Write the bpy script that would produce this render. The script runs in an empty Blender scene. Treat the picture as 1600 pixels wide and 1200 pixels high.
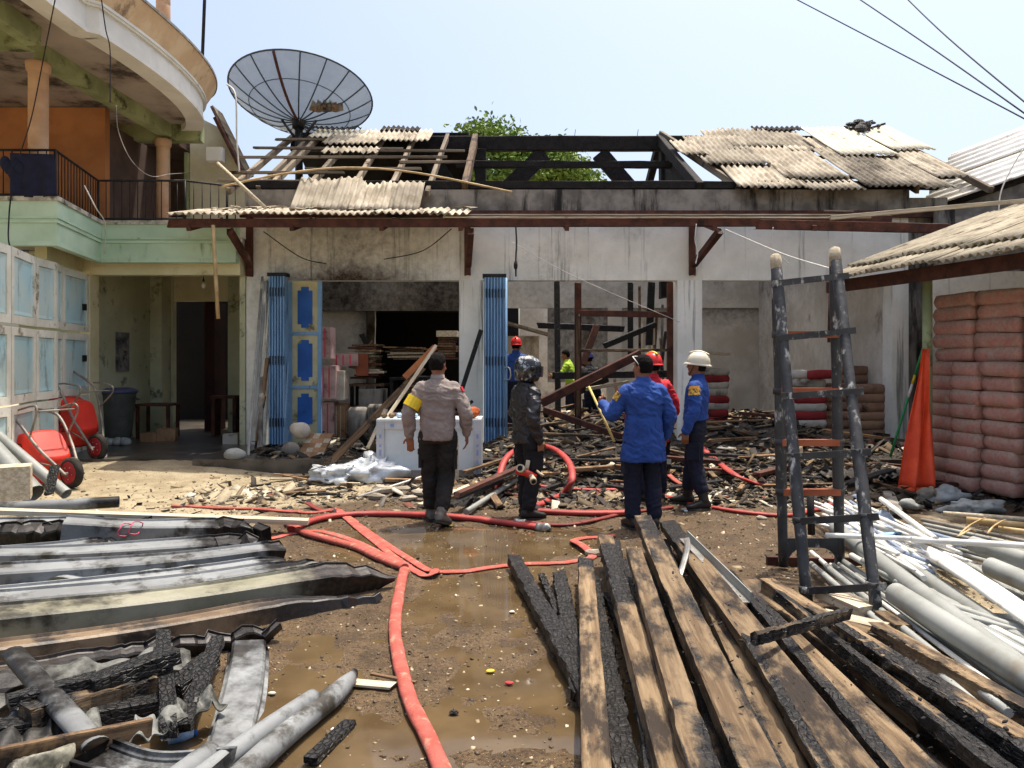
import bpy, bmesh, math, random
import numpy as np
from mathutils import Vector, Matrix, Quaternion

random.seed(7)
SC = bpy.context.scene
COL = SC.collection

# ------------------------------------------------------------------ camera, sky, sun, exposure
FPX, HOR, EYE = 1200.0, 560.0, 1.6          # focal length and horizon of the 1600x1200 picture, eye height
cam_d = bpy.data.cameras.new('camera')
cam = bpy.data.objects.new('camera', cam_d); COL.objects.link(cam)
cam.location = (0, 0, EYE); cam.rotation_euler = (math.pi/2, 0, 0)
cam_d.sensor_width = 36.0; cam_d.lens = 36.0*FPX/1600.0
cam_d.shift_y = -(600.0-HOR)/1600.0
cam_d.clip_start = 0.05; cam_d.clip_end = 3000
SC.camera = cam

SUN_EL, SUN_AZ = math.radians(75), math.radians(38)      # azimuth from +Y towards +X
world = bpy.data.worlds.new('World'); SC.world = world; world.use_nodes = True
wn = world.node_tree.nodes; wl = world.node_tree.links
sky = wn.new('ShaderNodeTexSky'); sky.sky_type = 'NISHITA'; sky.sun_disc = False
sky.sun_elevation = SUN_EL; sky.sun_rotation = SUN_AZ
sky.altitude = 50; sky.air_density = 1.0; sky.dust_density = 5.5; sky.ozone_density = 0.3
wl.new(sky.outputs[0], wn['Background'].inputs[0]); wn['Background'].inputs[1].default_value = 0.122
sun_d = bpy.data.lights.new('sun', 'SUN'); sun_d.energy = 2.75; sun_d.angle = math.radians(0.55); sun_d.color = (1.0, 0.93, 0.82)
sun = bpy.data.objects.new('sun', sun_d); COL.objects.link(sun); sun.location = (0, 0, 30)
sd = Vector((math.sin(SUN_AZ)*math.cos(SUN_EL), math.cos(SUN_AZ)*math.cos(SUN_EL), math.sin(SUN_EL)))
sun.rotation_euler = sd.to_track_quat('Z', 'Y').to_euler()
vs = SC.view_settings
vs.view_transform = 'Standard'; vs.look = 'None'; vs.gamma = 1.0; vs.use_curve_mapping = False; vs.exposure = 1.08
SC.render.engine = 'CYCLES'; SC.cycles.max_bounces = 8; SC.cycles.diffuse_bounces = 4; SC.cycles.transparent_max_bounces = 12

# ------------------------------------------------------------------ helpers
def P(px, py, Y):
    """World point at depth Y that stands at this place of the 1600x1200 picture."""
    return Vector(((px-800.0)*Y/FPX, Y, EYE-(py-HOR)*Y/FPX))
def G(px, py, z=0.0):
    Y = (EYE-z)*FPX/(py-HOR)
    return Vector(((px-800.0)*Y/FPX, Y, z))
def S2L(h):
    h = h.lstrip('#'); r = [int(h[i:i+2], 16)/255 for i in (0, 2, 4)]
    return tuple(c/12.92 if c <= .04045 else ((c+.055)/1.055)**2.4 for c in r)
def sstep(a, b, x):
    t = np.clip((x-a)/(b-a), 0, 1); return t*t*(3-2*t)
def _hash(ix, iy, iz, seed):
    n = (ix*374761393 + iy*668265263 + iz*2147483647 + seed*1274126177) & 0xffffffff
    n = ((n ^ (n >> 13))*1274126177) & 0xffffffff
    n = ((n ^ (n >> 16))*2246822519) & 0xffffffff
    return ((n ^ (n >> 15)) & 0xffff)/65535.0
def vnoise(x, y, z=None, seed=0):
    x = np.asarray(x, float); y = np.asarray(y, float); z = np.zeros_like(x) if z is None else np.asarray(z, float)
    ix, iy, iz = np.floor(x).astype(np.int64), np.floor(y).astype(np.int64), np.floor(z).astype(np.int64)
    fx, fy, fz = x-ix, y-iy, z-iz
    fx, fy, fz = fx*fx*(3-2*fx), fy*fy*(3-2*fy), fz*fz*(3-2*fz)
    r = 0
    for dx in (0, 1):
        for dy in (0, 1):
            for dz in (0, 1):
                w = (fx if dx else 1-fx)*(fy if dy else 1-fy)*(fz if dz else 1-fz)
                r = r + w*_hash(ix+dx, iy+dy, iz+dz, seed)
    return r*2-1
def fbm(x, y, z=None, o=4, seed=0):
    r, a, f = 0, 1.0, 1.0
    for k in range(o):
        r = r + a*vnoise(np.asarray(x)*f, np.asarray(y)*f, None if z is None else np.asarray(z)*f, seed+k); a *= .5; f *= 2.03
    return r/1.6

WORG = {}                                    # object name -> world position of its origin
class MB:
    """Collects shapes in world space; build() links them as one mesh object."""
    def __init__(s): s.v = []; s.f = []; s.m = []; s.a = []; s.sm = []
    def add(s, verts, faces, mi=0, attr=None, smooth=False):
        b = len(s.v); s.v += [tuple(p) for p in verts]
        for i, f in enumerate(faces):
            s.f.append(tuple(b+k for k in f)); s.m.append(mi if not hasattr(mi, '__len__') else mi[i]); s.sm.append(smooth)
        s.a += list(attr) if attr is not None else [0.0]*len(verts)
        return s
    def obox(s, c, ax, ay, az, mi=0, attr=0.0):
        c, ax, ay, az = map(Vector, (c, ax, ay, az)); v = []
        for k in (-1, 1):
            for j in (-1, 1):
                for i in (-1, 1): v.append(c+ax*i+ay*j+az*k)
        return s.add(v, [(0, 2, 3, 1), (4, 5, 7, 6), (0, 1, 5, 4), (2, 6, 7, 3), (0, 4, 6, 2), (1, 3, 7, 5)], mi, [attr]*8)
    def box(s, x0, x1, y0, y1, z0, z1, mi=0, attr=0.0):
        return s.obox(((x0+x1)/2, (y0+y1)/2, (z0+z1)/2), ((x1-x0)/2, 0, 0), (0, (y1-y0)/2, 0), (0, 0, (z1-z0)/2), mi, attr)
    def bar(s, a, b, w, h, up=(0, 0, 1), mi=0):
        a, b = Vector(a), Vector(b); d = (b-a)
        l = d.length; d = d.normalized(); x = d.cross(Vector(up))
        if x.length < 1e-4: x = d.cross(Vector((0, 1, 0)))
        x.normalize(); u = x.cross(d).normalized()
        return s.obox((a+b)/2, x*w/2, d*l/2, u*h/2, mi)
    def rings(s, R, mi=0, caps=True, closed=True, attr=None, smooth=True, loop=False):
        n = len(R[0]); v = []; at = []
        for k, r in enumerate(R):
            v += list(r); at += (list(attr[k]) if hasattr(attr[k], '__len__') else [attr[k]]*n) if attr is not None else [0.0]*n
        f = []
        for k in range(len(R)-(0 if loop else 1)):
            k2 = (k+1) % len(R)
            for i in range(n if closed else n-1):
                j = (i+1) % n
                f.append((k*n+i, k*n+j, k2*n+j, k2*n+i))
        s.add(v, f, mi, at, smooth)
        if caps and not loop:
            b = len(s.v)-len(v)
            s.f.append(tuple(b+i for i in range(n))[::-1]); s.m.append(mi); s.sm.append(False)
            s.f.append(tuple(b+(len(R)-1)*n+i for i in range(n))); s.m.append(mi); s.sm.append(False)
        return s
    def tube(s, pts, r, n=8, mi=0, caps=True, flat=None, attr=None, smooth=True, up=None, loop=False):
        """Tube along pts; r a number or list; flat = (width, height) factors about the up direction."""
        pts = [Vector(p) for p in pts]; N = len(pts); R = []
        rr = r if hasattr(r, '__len__') else [r]*N
        pu = Vector(up) if up else None
        for k in range(N):
            if loop: d = pts[(k+1) % N]-pts[k-1]
            else: d = pts[min(k+1, N-1)]-pts[max(k-1, 0)]
            d = d.normalized() if d.length > 1e-9 else Vector((0, 0, 1))
            if pu is None or up is None and k == 0: pu = Vector((0, 0, 1)) if abs(d.z) < .9 else Vector((0, 1, 0))
            if up: pu = Vector(up)
            x = d.cross(pu)
            if x.length < 1e-5: x = d.orthogonal()
            x.normalize(); u = x.cross(d).normalized()
            if not up: pu = u
            fw, fh = flat[k] if flat and hasattr(flat[0], '__len__') else (flat or (1, 1))
            R.append([pts[k]+x*math.cos(2*math.pi*i/n)*rr[k]*fw+u*math.sin(2*math.pi*i/n)*rr[k]*fh for i in range(n)])
        return s.rings(R, mi, caps, True, attr, smooth, loop)
    def sweep(s, pts, prof, up=(0, 0, 1), mi=0, attr=None, scale=None, twist=None, smooth=False, caps=True):
        """Closed 2-D profile [(across, up)] swept along pts."""
        pts = [Vector(p) for p in pts]; N = len(pts); R = []
        for k in range(N):
            d = (pts[min(k+1, N-1)]-pts[max(k-1, 0)]).normalized()
            x = d.cross(Vector(up)).normalized(); u = x.cross(d).normalized()
            t = twist[k] if twist else 0; sc = scale[k] if scale else (1, 1)
            x2 = x*math.cos(t)+u*math.sin(t); u2 = u*math.cos(t)-x*math.sin(t)
            R.append([pts[k]+x2*p[0]*sc[0]+u2*p[1]*sc[1] for p in prof])
        return s.rings(R, mi, caps, True, attr, smooth)
    def prism(s, poly, ext, mi=0):
        n = len(poly); poly = [Vector(p) for p in poly]; ext = Vector(ext)
        v = poly+[p+ext for p in poly]
        f = [tuple(range(n))[::-1], tuple(range(n, 2*n))]+[(i, (i+1) % n, n+(i+1) % n, n+i) for i in range(n)]
        return s.add(v, f, mi)
    def ball(s, c, r, n=10, m=7, mi=0, smooth=True):
        c = Vector(c); r = (r, r, r) if not hasattr(r, '__len__') else r
        v = [c+Vector((0, 0, -r[2]))]; f = []
        for j in range(1, m):
            a = -math.pi/2+math.pi*j/m
            for i in range(n):
                b = 2*math.pi*i/n; v.append(c+Vector((r[0]*math.cos(a)*math.cos(b), r[1]*math.cos(a)*math.sin(b), r[2]*math.sin(a))))
        v.append(c+Vector((0, 0, r[2]))); L = len(v)-1
        for i in range(n): f.append((0, 1+(i+1) % n, 1+i)); f.append((L, 1+(m-2)*n+i, 1+(m-2)*n+(i+1) % n))
        for j in range(m-2):
            for i in range(n): f.append((1+j*n+i, 1+j*n+(i+1) % n, 1+(j+1)*n+(i+1) % n, 1+(j+1)*n+i))
        return s.add(v, f, mi, None, smooth)
    def mesh(s, name, org, mats, attr):
        me = bpy.data.meshes.new(name); o = Vector(org)
        me.from_pydata([(x-o.x, y-o.y, z-o.z) for x, y, z in s.v], [], s.f)
        for m in mats: me.materials.append(m)
        if len(mats) > 1: me.polygons.foreach_set('material_index', s.m)
        me.polygons.foreach_set('use_smooth', s.sm)
        if attr:
            a = me.attributes.new(attr, 'FLOAT', 'POINT'); a.data.foreach_set('value', s.a)
        me.update(); return me
    def build(s, name, mat, parent=None, label=None, cat=None, group=None, kind=None, attr=None, org=None):
        mats = mat if isinstance(mat, (list, tuple)) else [mat]
        if org is None:
            A = np.array(s.v); lo, hi = A.min(0), A.max(0); org = Vector(((lo[0]+hi[0])/2, (lo[1]+hi[1])/2, lo[2]))
        o = bpy.data.objects.new(name, s.mesh(name, org, mats, attr)); COL.objects.link(o)
        WORG[o.name] = Vector(org)
        o.location = Vector(org)-(WORG[parent.name] if parent else Vector((0, 0, 0)))
        if parent: o.parent = parent
        return tag(o, label, cat, group, kind)
def tag(o, label=None, cat=None, group=None, kind=None):
    if label: o['label'] = label
    if cat: o['category'] = cat
    if group: o['group'] = group
    if kind or cat: o['kind'] = kind or 'thing'
    return o
def thing(name, loc, label, cat, group=None):
    o = bpy.data.objects.new(name, None); COL.objects.link(o); o.location = loc; o.empty_display_size = .2
    WORG[o.name] = Vector(loc); return tag(o, label, cat, group)
def copy_tree(o, parent=None):
    c = o.copy(); COL.objects.link(c)
    if parent: c.parent = parent
    WORG[c.name] = WORG.get(o.name, Vector((0, 0, 0))).copy()
    for ch in o.children: copy_tree(ch, c)
    return c
def bez(pts, n=8, closed=False):
    """Catmull-Rom through pts."""
    pts = [Vector(p) for p in pts]; out = []; N = len(pts)
    for i in range(N-1):
        p0, p1, p2, p3 = pts[max(i-1, 0)], pts[i], pts[i+1], pts[min(i+2, N-1)]
        for k in range(n):
            t = k/n
            out.append(0.5*((2*p1)+(p2-p0)*t+(2*p0-5*p1+4*p2-p3)*t*t+(3*p1-p0-3*p2+p3)*t**3))
    return out+[pts[-1]]
def lerp(a, b, t): return Vector(a)*(1-t)+Vector(b)*t

# ------------------------------------------------------------------ materials
MATS = {}
def mat(name, c1, c2=None, scale=6, rough=.75, metal=0.0, bump=.25, bscale=35, dirt=None, damt=.5, dscale=2.5, stretch=(1, 1, 1),
        attr=None, acol='#0d0c0b', acol2=None, rand=.12, spec=.35, dstretch=None, arough=None, asharp=.45, trans=0.0, detail=6, crack=0.0, cscale=46, cst=(1, .55, 1)):
    """Procedural surface: two tones by noise, an optional shape of dirt, an optional per-vertex stain (attr), grain as bump."""
    if name in MATS: return MATS[name]
    m = bpy.data.materials.new(name); m.use_nodes = True; MATS[name] = m
    N, L = m.node_tree.nodes, m.node_tree.links; bs = N['Principled BSDF']
    def nd(t, **k):
        n = N.new(t)
        for a, b in k.items(): setattr(n, a, b)
        return n
    tc = nd('ShaderNodeTexCoord'); oi = nd('ShaderNodeObjectInfo')
    mul = nd('ShaderNodeVectorMath', operation='MULTIPLY'); mul.inputs[1].default_value = (37.1, 17.3, 53.7)
    L.new(oi.outputs['Random'], mul.inputs[0])
    addv = nd('ShaderNodeVectorMath', operation='ADD'); L.new(tc.outputs['Object'], addv.inputs[0]); L.new(mul.outputs[0], addv.inputs[1])
    def noise(sc, st, det=detail, rg=.6):
        mp = nd('ShaderNodeMapping'); mp.inputs['Scale'].default_value = st; L.new(addv.outputs[0], mp.inputs[0])
        n = nd('ShaderNodeTexNoise'); n.inputs['Scale'].default_value = sc; n.inputs['Detail'].default_value = det; n.inputs['Roughness'].default_value = rg
        L.new(mp.outputs[0], n.inputs['Vector']); return n.outputs['Fac']
    def rampf(src, a, b):
        r = nd('ShaderNodeMapRange', interpolation_type='SMOOTHSTEP'); r.inputs['From Min'].default_value = a; r.inputs['From Max'].default_value = b
        L.new(src, r.inputs['Value']); return r.outputs[0]
    def mix(f, a, b):
        x = nd('ShaderNodeMix', data_type='RGBA')
        L.new(f, x.inputs[0])
        for s, i in ((a, 6), (b, 7)):
            if isinstance(s, tuple): x.inputs[i].default_value = s+(1,)
            else: L.new(s, x.inputs[i])
        return x.outputs[2]
    A = S2L(c1) if isinstance(c1, str) else c1
    B = (S2L(c2) if isinstance(c2, str) else c2) if c2 else tuple(x*.72 for x in A)
    n1 = noise(scale, stretch); colr = mix(rampf(n1, .36, .64), A, B)
    if dirt:
        D = S2L(dirt); n2 = noise(dscale, dstretch or (1, 1, 1), 8, .68)
        colr = mix(rampf(n2, .72-.42*damt, .86-.42*damt), colr, D)
    if rand:
        h = nd('ShaderNodeHueSaturation'); mr = nd('ShaderNodeMapRange'); mr.inputs['To Min'].default_value = 1-rand; mr.inputs['To Max'].default_value = 1+rand
        L.new(oi.outputs['Random'], mr.inputs['Value']); L.new(mr.outputs[0], h.inputs['Value']); L.new(colr, h.inputs['Color']); colr = h.outputs[0]
    bs.inputs['Roughness'].default_value = rough
    if attr:
        at = nd('ShaderNodeAttribute', attribute_name=attr); n3 = noise(9, (1, 1, 1), 7, .7)
        ad = nd('ShaderNodeMath', operation='MULTIPLY_ADD'); ad.inputs[1].default_value = .9; ad.inputs[2].default_value = -.45
        L.new(n3, ad.inputs[0]); ad2 = nd('ShaderNodeMath', operation='ADD'); L.new(ad.outputs[0], ad2.inputs[0]); L.new(at.outputs['Fac'], ad2.inputs[1])
        f = rampf(ad2.outputs[0], .5-asharp/2, .5+asharp/2)
        ac = S2L(acol)
        if acol2: ac = mix(rampf(noise(30, (1, 1, 1)), .4, .65), ac, S2L(acol2))
        colr = mix(f, colr, ac)
        if arough is not None:
            mr = nd('ShaderNodeMapRange'); mr.inputs['To Min'].default_value = rough; mr.inputs['To Max'].default_value = arough
            L.new(f, mr.inputs['Value']); L.new(mr.outputs[0], bs.inputs['Roughness'])
    L.new(colr, bs.inputs['Base Color'])
    bs.inputs['Metallic'].default_value = metal; bs.inputs['Specular IOR Level'].default_value = spec
    if bump:
        b = nd('ShaderNodeBump'); b.inputs['Strength'].default_value = min(bump, 1); b.inputs['Distance'].default_value = .02
        hgt = noise(bscale, stretch, 6, .65)
        if crack:                                   # alligator cracks of charred wood, only where it is burnt
            mp = nd('ShaderNodeMapping'); mp.inputs['Scale'].default_value = cst; L.new(addv.outputs[0], mp.inputs[0])
            vo = nd('ShaderNodeTexVoronoi', feature='DISTANCE_TO_EDGE'); vo.inputs['Scale'].default_value = cscale; L.new(mp.outputs[0], vo.inputs['Vector'])
            cr = rampf(vo.outputs['Distance'], 0.0, .16); ml = nd('ShaderNodeMath', operation='MULTIPLY'); ml.inputs[1].default_value = crack
            L.new(cr, ml.inputs[0]); top = ml.outputs[0]
            if attr:
                m2 = nd('ShaderNodeMath', operation='MULTIPLY'); L.new(top, m2.inputs[0]); L.new(f, m2.inputs[1]); top = m2.outputs[0]
            ad3 = nd('ShaderNodeMath', operation='ADD'); L.new(hgt, ad3.inputs[0]); L.new(top, ad3.inputs[1]); hgt = ad3.outputs[0]
        L.new(hgt, b.inputs['Height']); L.new(b.outputs[0], bs.inputs['Normal'])
    if trans:
        tr = nd('ShaderNodeBsdfTransparent'); mx = nd('ShaderNodeMixShader'); mx.inputs[0].default_value = trans
        L.new(bs.outputs[0], mx.inputs[1]); L.new(tr.outputs[0], mx.inputs[2]); L.new(mx.outputs[0], N['Material Output'].inputs['Surface'])
    return m
GRAIN = (1, .06, 1)
# masonry
m_facade = mat('weathered_grey_paint', '#efeee2', '#e0dfd2', 1.6, .9, bump=.15, dirt='#8d8b81', damt=.42, dscale=1.5, dstretch=(4.6, 1, .20), attr='soot', acol='#2f2822', acol2='#5a4a3d', asharp=1.0, rand=0)
m_bandc = mat('sooty_concrete', '#948e84', '#67625b', 2.5, .95, bump=.3, dirt='#262321', damt=.5, dscale=1.3, dstretch=(2.5, 1, .35), rand=0)
m_inner = mat('interior_plaster', '#d5cfc2', '#bfb7a8', 1.4, .95, bump=.15, dirt='#857869', damt=.38, dscale=.9, dstretch=(1, 1, .6), attr='soot', acol='#14100e', acol2='#2c231d', asharp=1.0, rand=0)
m_floor = mat('wet_cement_floor', '#5c564d', '#3c3731', 2, .28, bump=.15, bscale=12, dirt='#221e1a', damt=.5, dscale=1.6, rand=0, spec=.6)
m_charbeam = mat('charred_beam', '#14110f', '#231e1b', 8, .85, bump=.6, bscale=22, rand=.2)
# timber
m_rafter = mat('weathered_rafter', '#8a7c69', '#5e5346', 9, .9, bump=.35, bscale=30, stretch=GRAIN, dirt='#1c1714', damt=.42, dscale=2.2, rand=.25)
m_brown = mat('brown_painted_timber', '#5a3426', '#3f241b', 6, .75, bump=.3, bscale=25, dirt='#1a110d', damt=.4, dscale=2, rand=.2)
m_timber = mat('sawn_timber', '#857156', '#5f4c36', 3.2, .85, bump=.5, bscale=9, stretch=(9, .55, 9), dirt='#2b221a', damt=.62, dscale=2.4, dstretch=(2.2, .7, 2.2), attr='burn', acol='#0c0b0a', acol2='#262320', asharp=.34, rand=.22, arough=.5, crack=1.0)
m_char = mat('charred_timber', '#0f0e0d', '#1d1b19', 10, .5, bump=.9, bscale=26, dirt='#57514a', damt=.22, dscale=6, rand=.3, spec=.5, crack=1.1)
m_pale = mat('pale_plank', '#c4b8a1', '#a3957c', 4, .85, bump=.3, bscale=9, stretch=(8, .5, 8), dirt='#5d5346', damt=.3, rand=.12)
m_debris = mat('splintered_plank', '#84694c', '#57432f', 4, .85, bump=.4, bscale=9, stretch=(8, .6, 8), dirt='#1d1815', damt=.5, dscale=3, rand=.45)
m_bamboo = mat('dry_bamboo', '#bfa478', '#a08659', 6, .6, bump=.2, dirt='#54412a', damt=.3, rand=.15)
# roofing
m_asb = mat('asbestos_sheet', '#ada391', '#887e6c', 3, .95, bump=.15, bscale=30, dirt='#5c5245', damt=.46, dscale=2.6, dstretch=(2.2, .25, .4), attr='burn', acol='#2a241f', acol2='#4d443a', asharp=.7, rand=.27)
m_asbnew = mat('pale_asbestos_sheet', '#dcd5c0', '#c9c1aa', 3, .95, bump=.2, dirt='#8d8370', damt=.25, rand=.05)
m_asbblk = mat('burnt_asbestos_sheet', '#2a2623', '#1b1816', 4, .95, bump=.4, rand=.2)
m_whiteroof = mat('white_roof_sheet', '#e4e2dc', '#d2cfc7', 3, .8, bump=.15, dirt='#7d776c', damt=.28, rand=.04)
m_shedroof = mat('dusty_shed_sheet', '#aaa08b', '#8a806c', 3, .95, bump=.3, dirt='#4f473c', damt=.48, dstretch=(.6, 3, 1), rand=.1)
# left house
m_mint = mat('mint_paint', '#c3dbc0', '#b1cbae', 1.5, .8, bump=.1, dirt='#6a7a5e', damt=.32, dscale=1.4, dstretch=(2, 1, .5), rand=0)
m_coping = mat('flaking_coping', '#cfcab8', '#9a9484', 7, .9, bump=.3, dirt='#55514a', damt=.5, dscale=5, rand=0)
m_cream = mat('cream_paint', '#dbd3aa', '#cbc297', 1.5, .85, bump=.1, dirt='#8a7b50', damt=.3, rand=0)
m_porch = mat('porch_green_wall', '#c3c3a2', '#b0b08f', 1.2, .9, bump=.1, dirt='#565a44', damt=.4, rand=0)
m_fwhite = mat('white_fascia_paint', '#e6e5dd', '#d6d5cc', 1.5, .8, bump=.08, dirt='#8c887c', damt=.3, dscale=1.5, dstretch=(1, 1, .4), rand=0)
m_ochre = mat('ochre_parapet_paint', '#dcc4a0', '#ccae88', 2, .85, bump=.1, dirt='#77604a', damt=.35, dscale=1.8, dstretch=(1, 1, .4), rand=0)
m_slabtop = mat('grey_slab_edge', '#8f8c86', '#6f6c67', 6, .95, bump=.3, rand=0)
m_ceil = mat('stained_ceiling', '#b3a79c', '#94877c', 1.1, .95, bump=.15, dirt='#433b34', damt=.5, dscale=1.1, rand=0)
m_mossbeam = mat('mossy_beam', '#a5ad80', '#848c64', 1.6, .95, bump=.2, dirt='#46482f', damt=.45, rand=0)
m_tanpil = mat('tan_column_paint', '#c9a888', '#b69170', 2, .85, bump=.1, dirt='#80603f', damt=.3, dstretch=(1, 1, .3), rand=.05)
m_darkwall = mat('dark_brown_wall', '#5c4a41', '#483a33', 1.5, .95, bump=.1, rand=0)
m_orange = mat('orange_wall_paint', '#ad7549', '#99653e', 1.5, .85, bump=.1, rand=0)
m_rail = mat('black_iron', '#1c1b1b', '#2b2928', 8, .55, .3, bump=.1, rand=0)
m_gwhite = mat('garage_frame_paint', '#e4e3d6', '#d2d0bf', 2.5, .7, bump=.15, dirt='#7d7158', damt=.4, dscale=3, rand=.04)
m_gblue = mat('garage_panel_paint', '#a9cdd3', '#bccfca', 1.6, .65, bump=.1, dirt='#80908f', damt=.42, dscale=2, dstretch=(2, 2, .6), rand=.08)
m_maroon = mat('maroon_door', '#3b1712', '#28100d', 3, .7, rand=0)
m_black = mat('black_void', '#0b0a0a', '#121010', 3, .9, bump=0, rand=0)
m_cloth = mat('navy_batik_cloth', '#191c30', '#22263d', 6, .9, bump=.15, dirt='#8a8c92', damt=.06, dscale=6, rand=0)
# steel doors
m_bluesteel = mat('blue_folding_steel', '#7fa5c6', '#6c93b5', 2, .5, .1, bump=.08, dirt='#2a2d33', damt=.34, dscale=2.5, dstretch=(3, 3, .4), rand=.1, spec=.5)
m_deepblue = mat('deep_blue_panel', '#2f66b2', '#25579c', 3, .6, bump=.1, dirt='#20242c', damt=.3, rand=.05)
m_dcream = mat('cream_door_frame', '#cdc59c', '#b9b188', 3, .7, bump=.1, dirt='#6a6247', damt=.4, rand=.05)
# plastics and pipes
m_pvcw = mat('white_pvc', '#d9d7d0', '#c9c7bf', 4, .5, bump=.04, dirt='#948e82', damt=.34, rand=.1, spec=.5)
m_pvcg = mat('grey_pvc', '#92948f', '#80827c', 3, .55, bump=.05, dirt='#777063', damt=.36, dscale=3, rand=.12, spec=.4)
m_pvcb = mat('blue_grey_pvc', '#8c9aae', '#7a889c', 3, .5, bump=.05, dirt='#8d887c', damt=.25, rand=.1)
m_gut = mat('burnt_gutter_plastic', '#868989', '#6e7070', 2.2, .62, bump=.15, bscale=18, dirt='#37342e', damt=.52, dscale=3.0, attr='burn', acol='#0e0d0d', acol2='#262321', asharp=.45, rand=.15, spec=.3, arough=.45)
m_gutol = mat('scorched_olive_gutter', '#8f8c7a', '#76735f', 2.2, .5, bump=.15, bscale=18, dirt='#37342a', damt=.55, dscale=2, attr='burn', acol='#0f0d0c', acol2='#35281d', asharp=.6, rand=.1, spec=.5)
m_gutbr = mat('scorched_brown_gutter', '#7d6a52', '#54422f', 2.2, .5, bump=.15, dirt='#1d1814', damt=.5, dscale=2, attr='burn', acol='#0e0c0b', acol2='#241a14', asharp=.6, rand=.1, spec=.5)
m_hose = mat('faded_red_hose', '#a9564b', '#98483d', 9, .9, bump=.4, bscale=50, dirt='#a87a66', damt=.46, dscale=14, rand=.1)
m_hosew = mat('wet_red_hose', '#a8352d', '#8c2a24', 5, .6, bump=.12, bscale=60, dirt='#6d3a2a', damt=.28, dscale=3, rand=.08, spec=.5)
m_hosed = mat('dark_red_hose', '#7e2d26', '#63221d', 5, .6, bump=.2, bscale=60, dirt='#4d3a2c', damt=.35, rand=.08)
m_alu = mat('dull_aluminium', '#b7b4ac', '#98958d', 6, .4, .8, bump=.1, rand=.1)
m_steelblk = mat('flaking_black_paint', '#3a3a3a', '#2a2a2b', 6, .5, .1, bump=.25, bscale=25, dirt='#bdbbb4', damt=.42, dscale=13, dstretch=(1, 1, .45), rand=.1, spec=.5)
m_rungor = mat('orange_primer', '#a35a3b', '#8a482c', 5, .7, bump=.15, dirt='#59463b', damt=.25, rand=.08)
m_redtray = mat('red_barrow_paint', '#d8321f', '#c42a1a', 3, .38, bump=.05, dirt='#9a4a35', damt=.22, rand=.03, spec=.55)
m_rubber = mat('dusty_rubber', '#3a3530', '#28241f', 8, .9, bump=.3, dirt='#8a7c66', damt=.35, rand=.05)
m_barrowst = mat('worn_barrow_tube', '#9b948a', '#7a736a', 6, .6, .4, bump=.15, dirt='#5b4b3d', damt=.35, rand=.05)
m_barrel = mat('grey_plastic_bin', '#55564f', '#484941', 3, .7, bump=.1, dirt='#75705f', damt=.3, rand=0)
m_binlid = mat('purple_grey_lid', '#595a78', '#4c4d68', 3, .6, rand=0)
m_bagred = mat('red_cement_paper', '#c97c70', '#b86b60', 5, .95, bump=.3, bscale=16, dirt='#b89c8a', damt=.46, dscale=6, rand=.12, attr='dust', acol='#b8a08c', acol2='#a38c7a', asharp=.9)
m_bagwht = mat('white_cement_paper', '#c9c2b4', '#b0a797', 3, .9, bump=.25, bscale=20, dirt='#6a5f52', damt=.4, rand=.1)
m_bagcrm = mat('crimson_cement_paper', '#a83a3a', '#8c2c2e', 3, .9, bump=.25, bscale=20, dirt='#4a3a34', damt=.4, rand=.1)
m_bagbrn = mat('brown_cement_paper', '#9c7b62', '#836450', 3, .9, bump=.25, bscale=20, dirt='#3a2c23', damt=.4, rand=.1)
m_tarp = mat('orange_tarpaulin', '#e2532a', '#cf4520', 4, .6, bump=.2, bscale=14, dirt='#8d3b22', damt=.2, rand=0)
m_sack = mat('grey_woven_sack', '#a8aaa4', '#8d8f89', 5, .85, bump=.3, dirt='#6c675d', damt=.4, rand=.1)
m_film = mat('silvery_plastic_film', '#d6dadb', '#b9bec0', 5, .22, .25, bump=.5, bscale=14, dirt='#4b4640', damt=.3, dscale=5, rand=.05, spec=.7)
m_carton = mat('brown_carton', '#a07c5c', '#86664a', 4, .9, bump=.1, dirt='#5b4433', damt=.35, rand=.2)
m_cabwht = mat('white_cabinet_panel', '#d3dad9', '#c3cbca', 2, .35, bump=.03, dirt='#9c9a92', damt=.24, rand=0, spec=.5)
m_cabalu = mat('cabinet_frame_aluminium', '#c9ced2', '#b6bcc1', 3, .35, .3, bump=.03, rand=0)
m_blueprint = mat('blue_print', '#8499c4', '#95a7cc', 8, .5, rand=0)
m_pinkbox = mat('pink_striped_carton', '#c4aaa6', '#a88a87', 3, .85, bump=.1, dirt='#5d4a45', damt=.4, dscale=3, rand=.15)
m_wire = mat('dark_cable', '#26262a', '#1d1d20', 4, .7, bump=0, rand=0)
m_wirew = mat('white_string', '#d7d5cf', '#c4c1b9', 4, .8, bump=0, rand=0)
m_paperpost = mat('faded_poster', '#8b8880', '#4b4a4a', 5, .8, bump=0, dirt='#2b2a2c', damt=.5, dscale=6, rand=0)
m_stone = mat('rough_stone', '#a79d8c', '#857b6b', 6, .95, bump=.5, dirt='#5a5145', damt=.35, rand=.2)
m_dishrib = mat('dish_rib', '#4d575c', '#414a4f', 6, .6, .4, bump=.1, rand=.05)
m_dishmesh = mat('dish_perforated_mesh', '#939da2', '#858f95', 2.5, .7, .2, bump=0, dirt='#8f979b', damt=.3, rand=.04, trans=.24)
m_yellow = mat('yellow_plastic', '#dfc02c', '#cfae20', 4, .5, rand=0)
m_green = mat('green_plastic', '#2f9a58', '#27834a', 4, .5, rand=0)
m_pinkst = mat('pink_string', '#d4566c', '#c4475d', 6, .6, rand=0)
m_clearpl = mat('bluish_plastic_litter', '#b9c9d8', '#7fa6cf', 9, .25, bump=.4, rand=.15, spec=.6)
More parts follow.
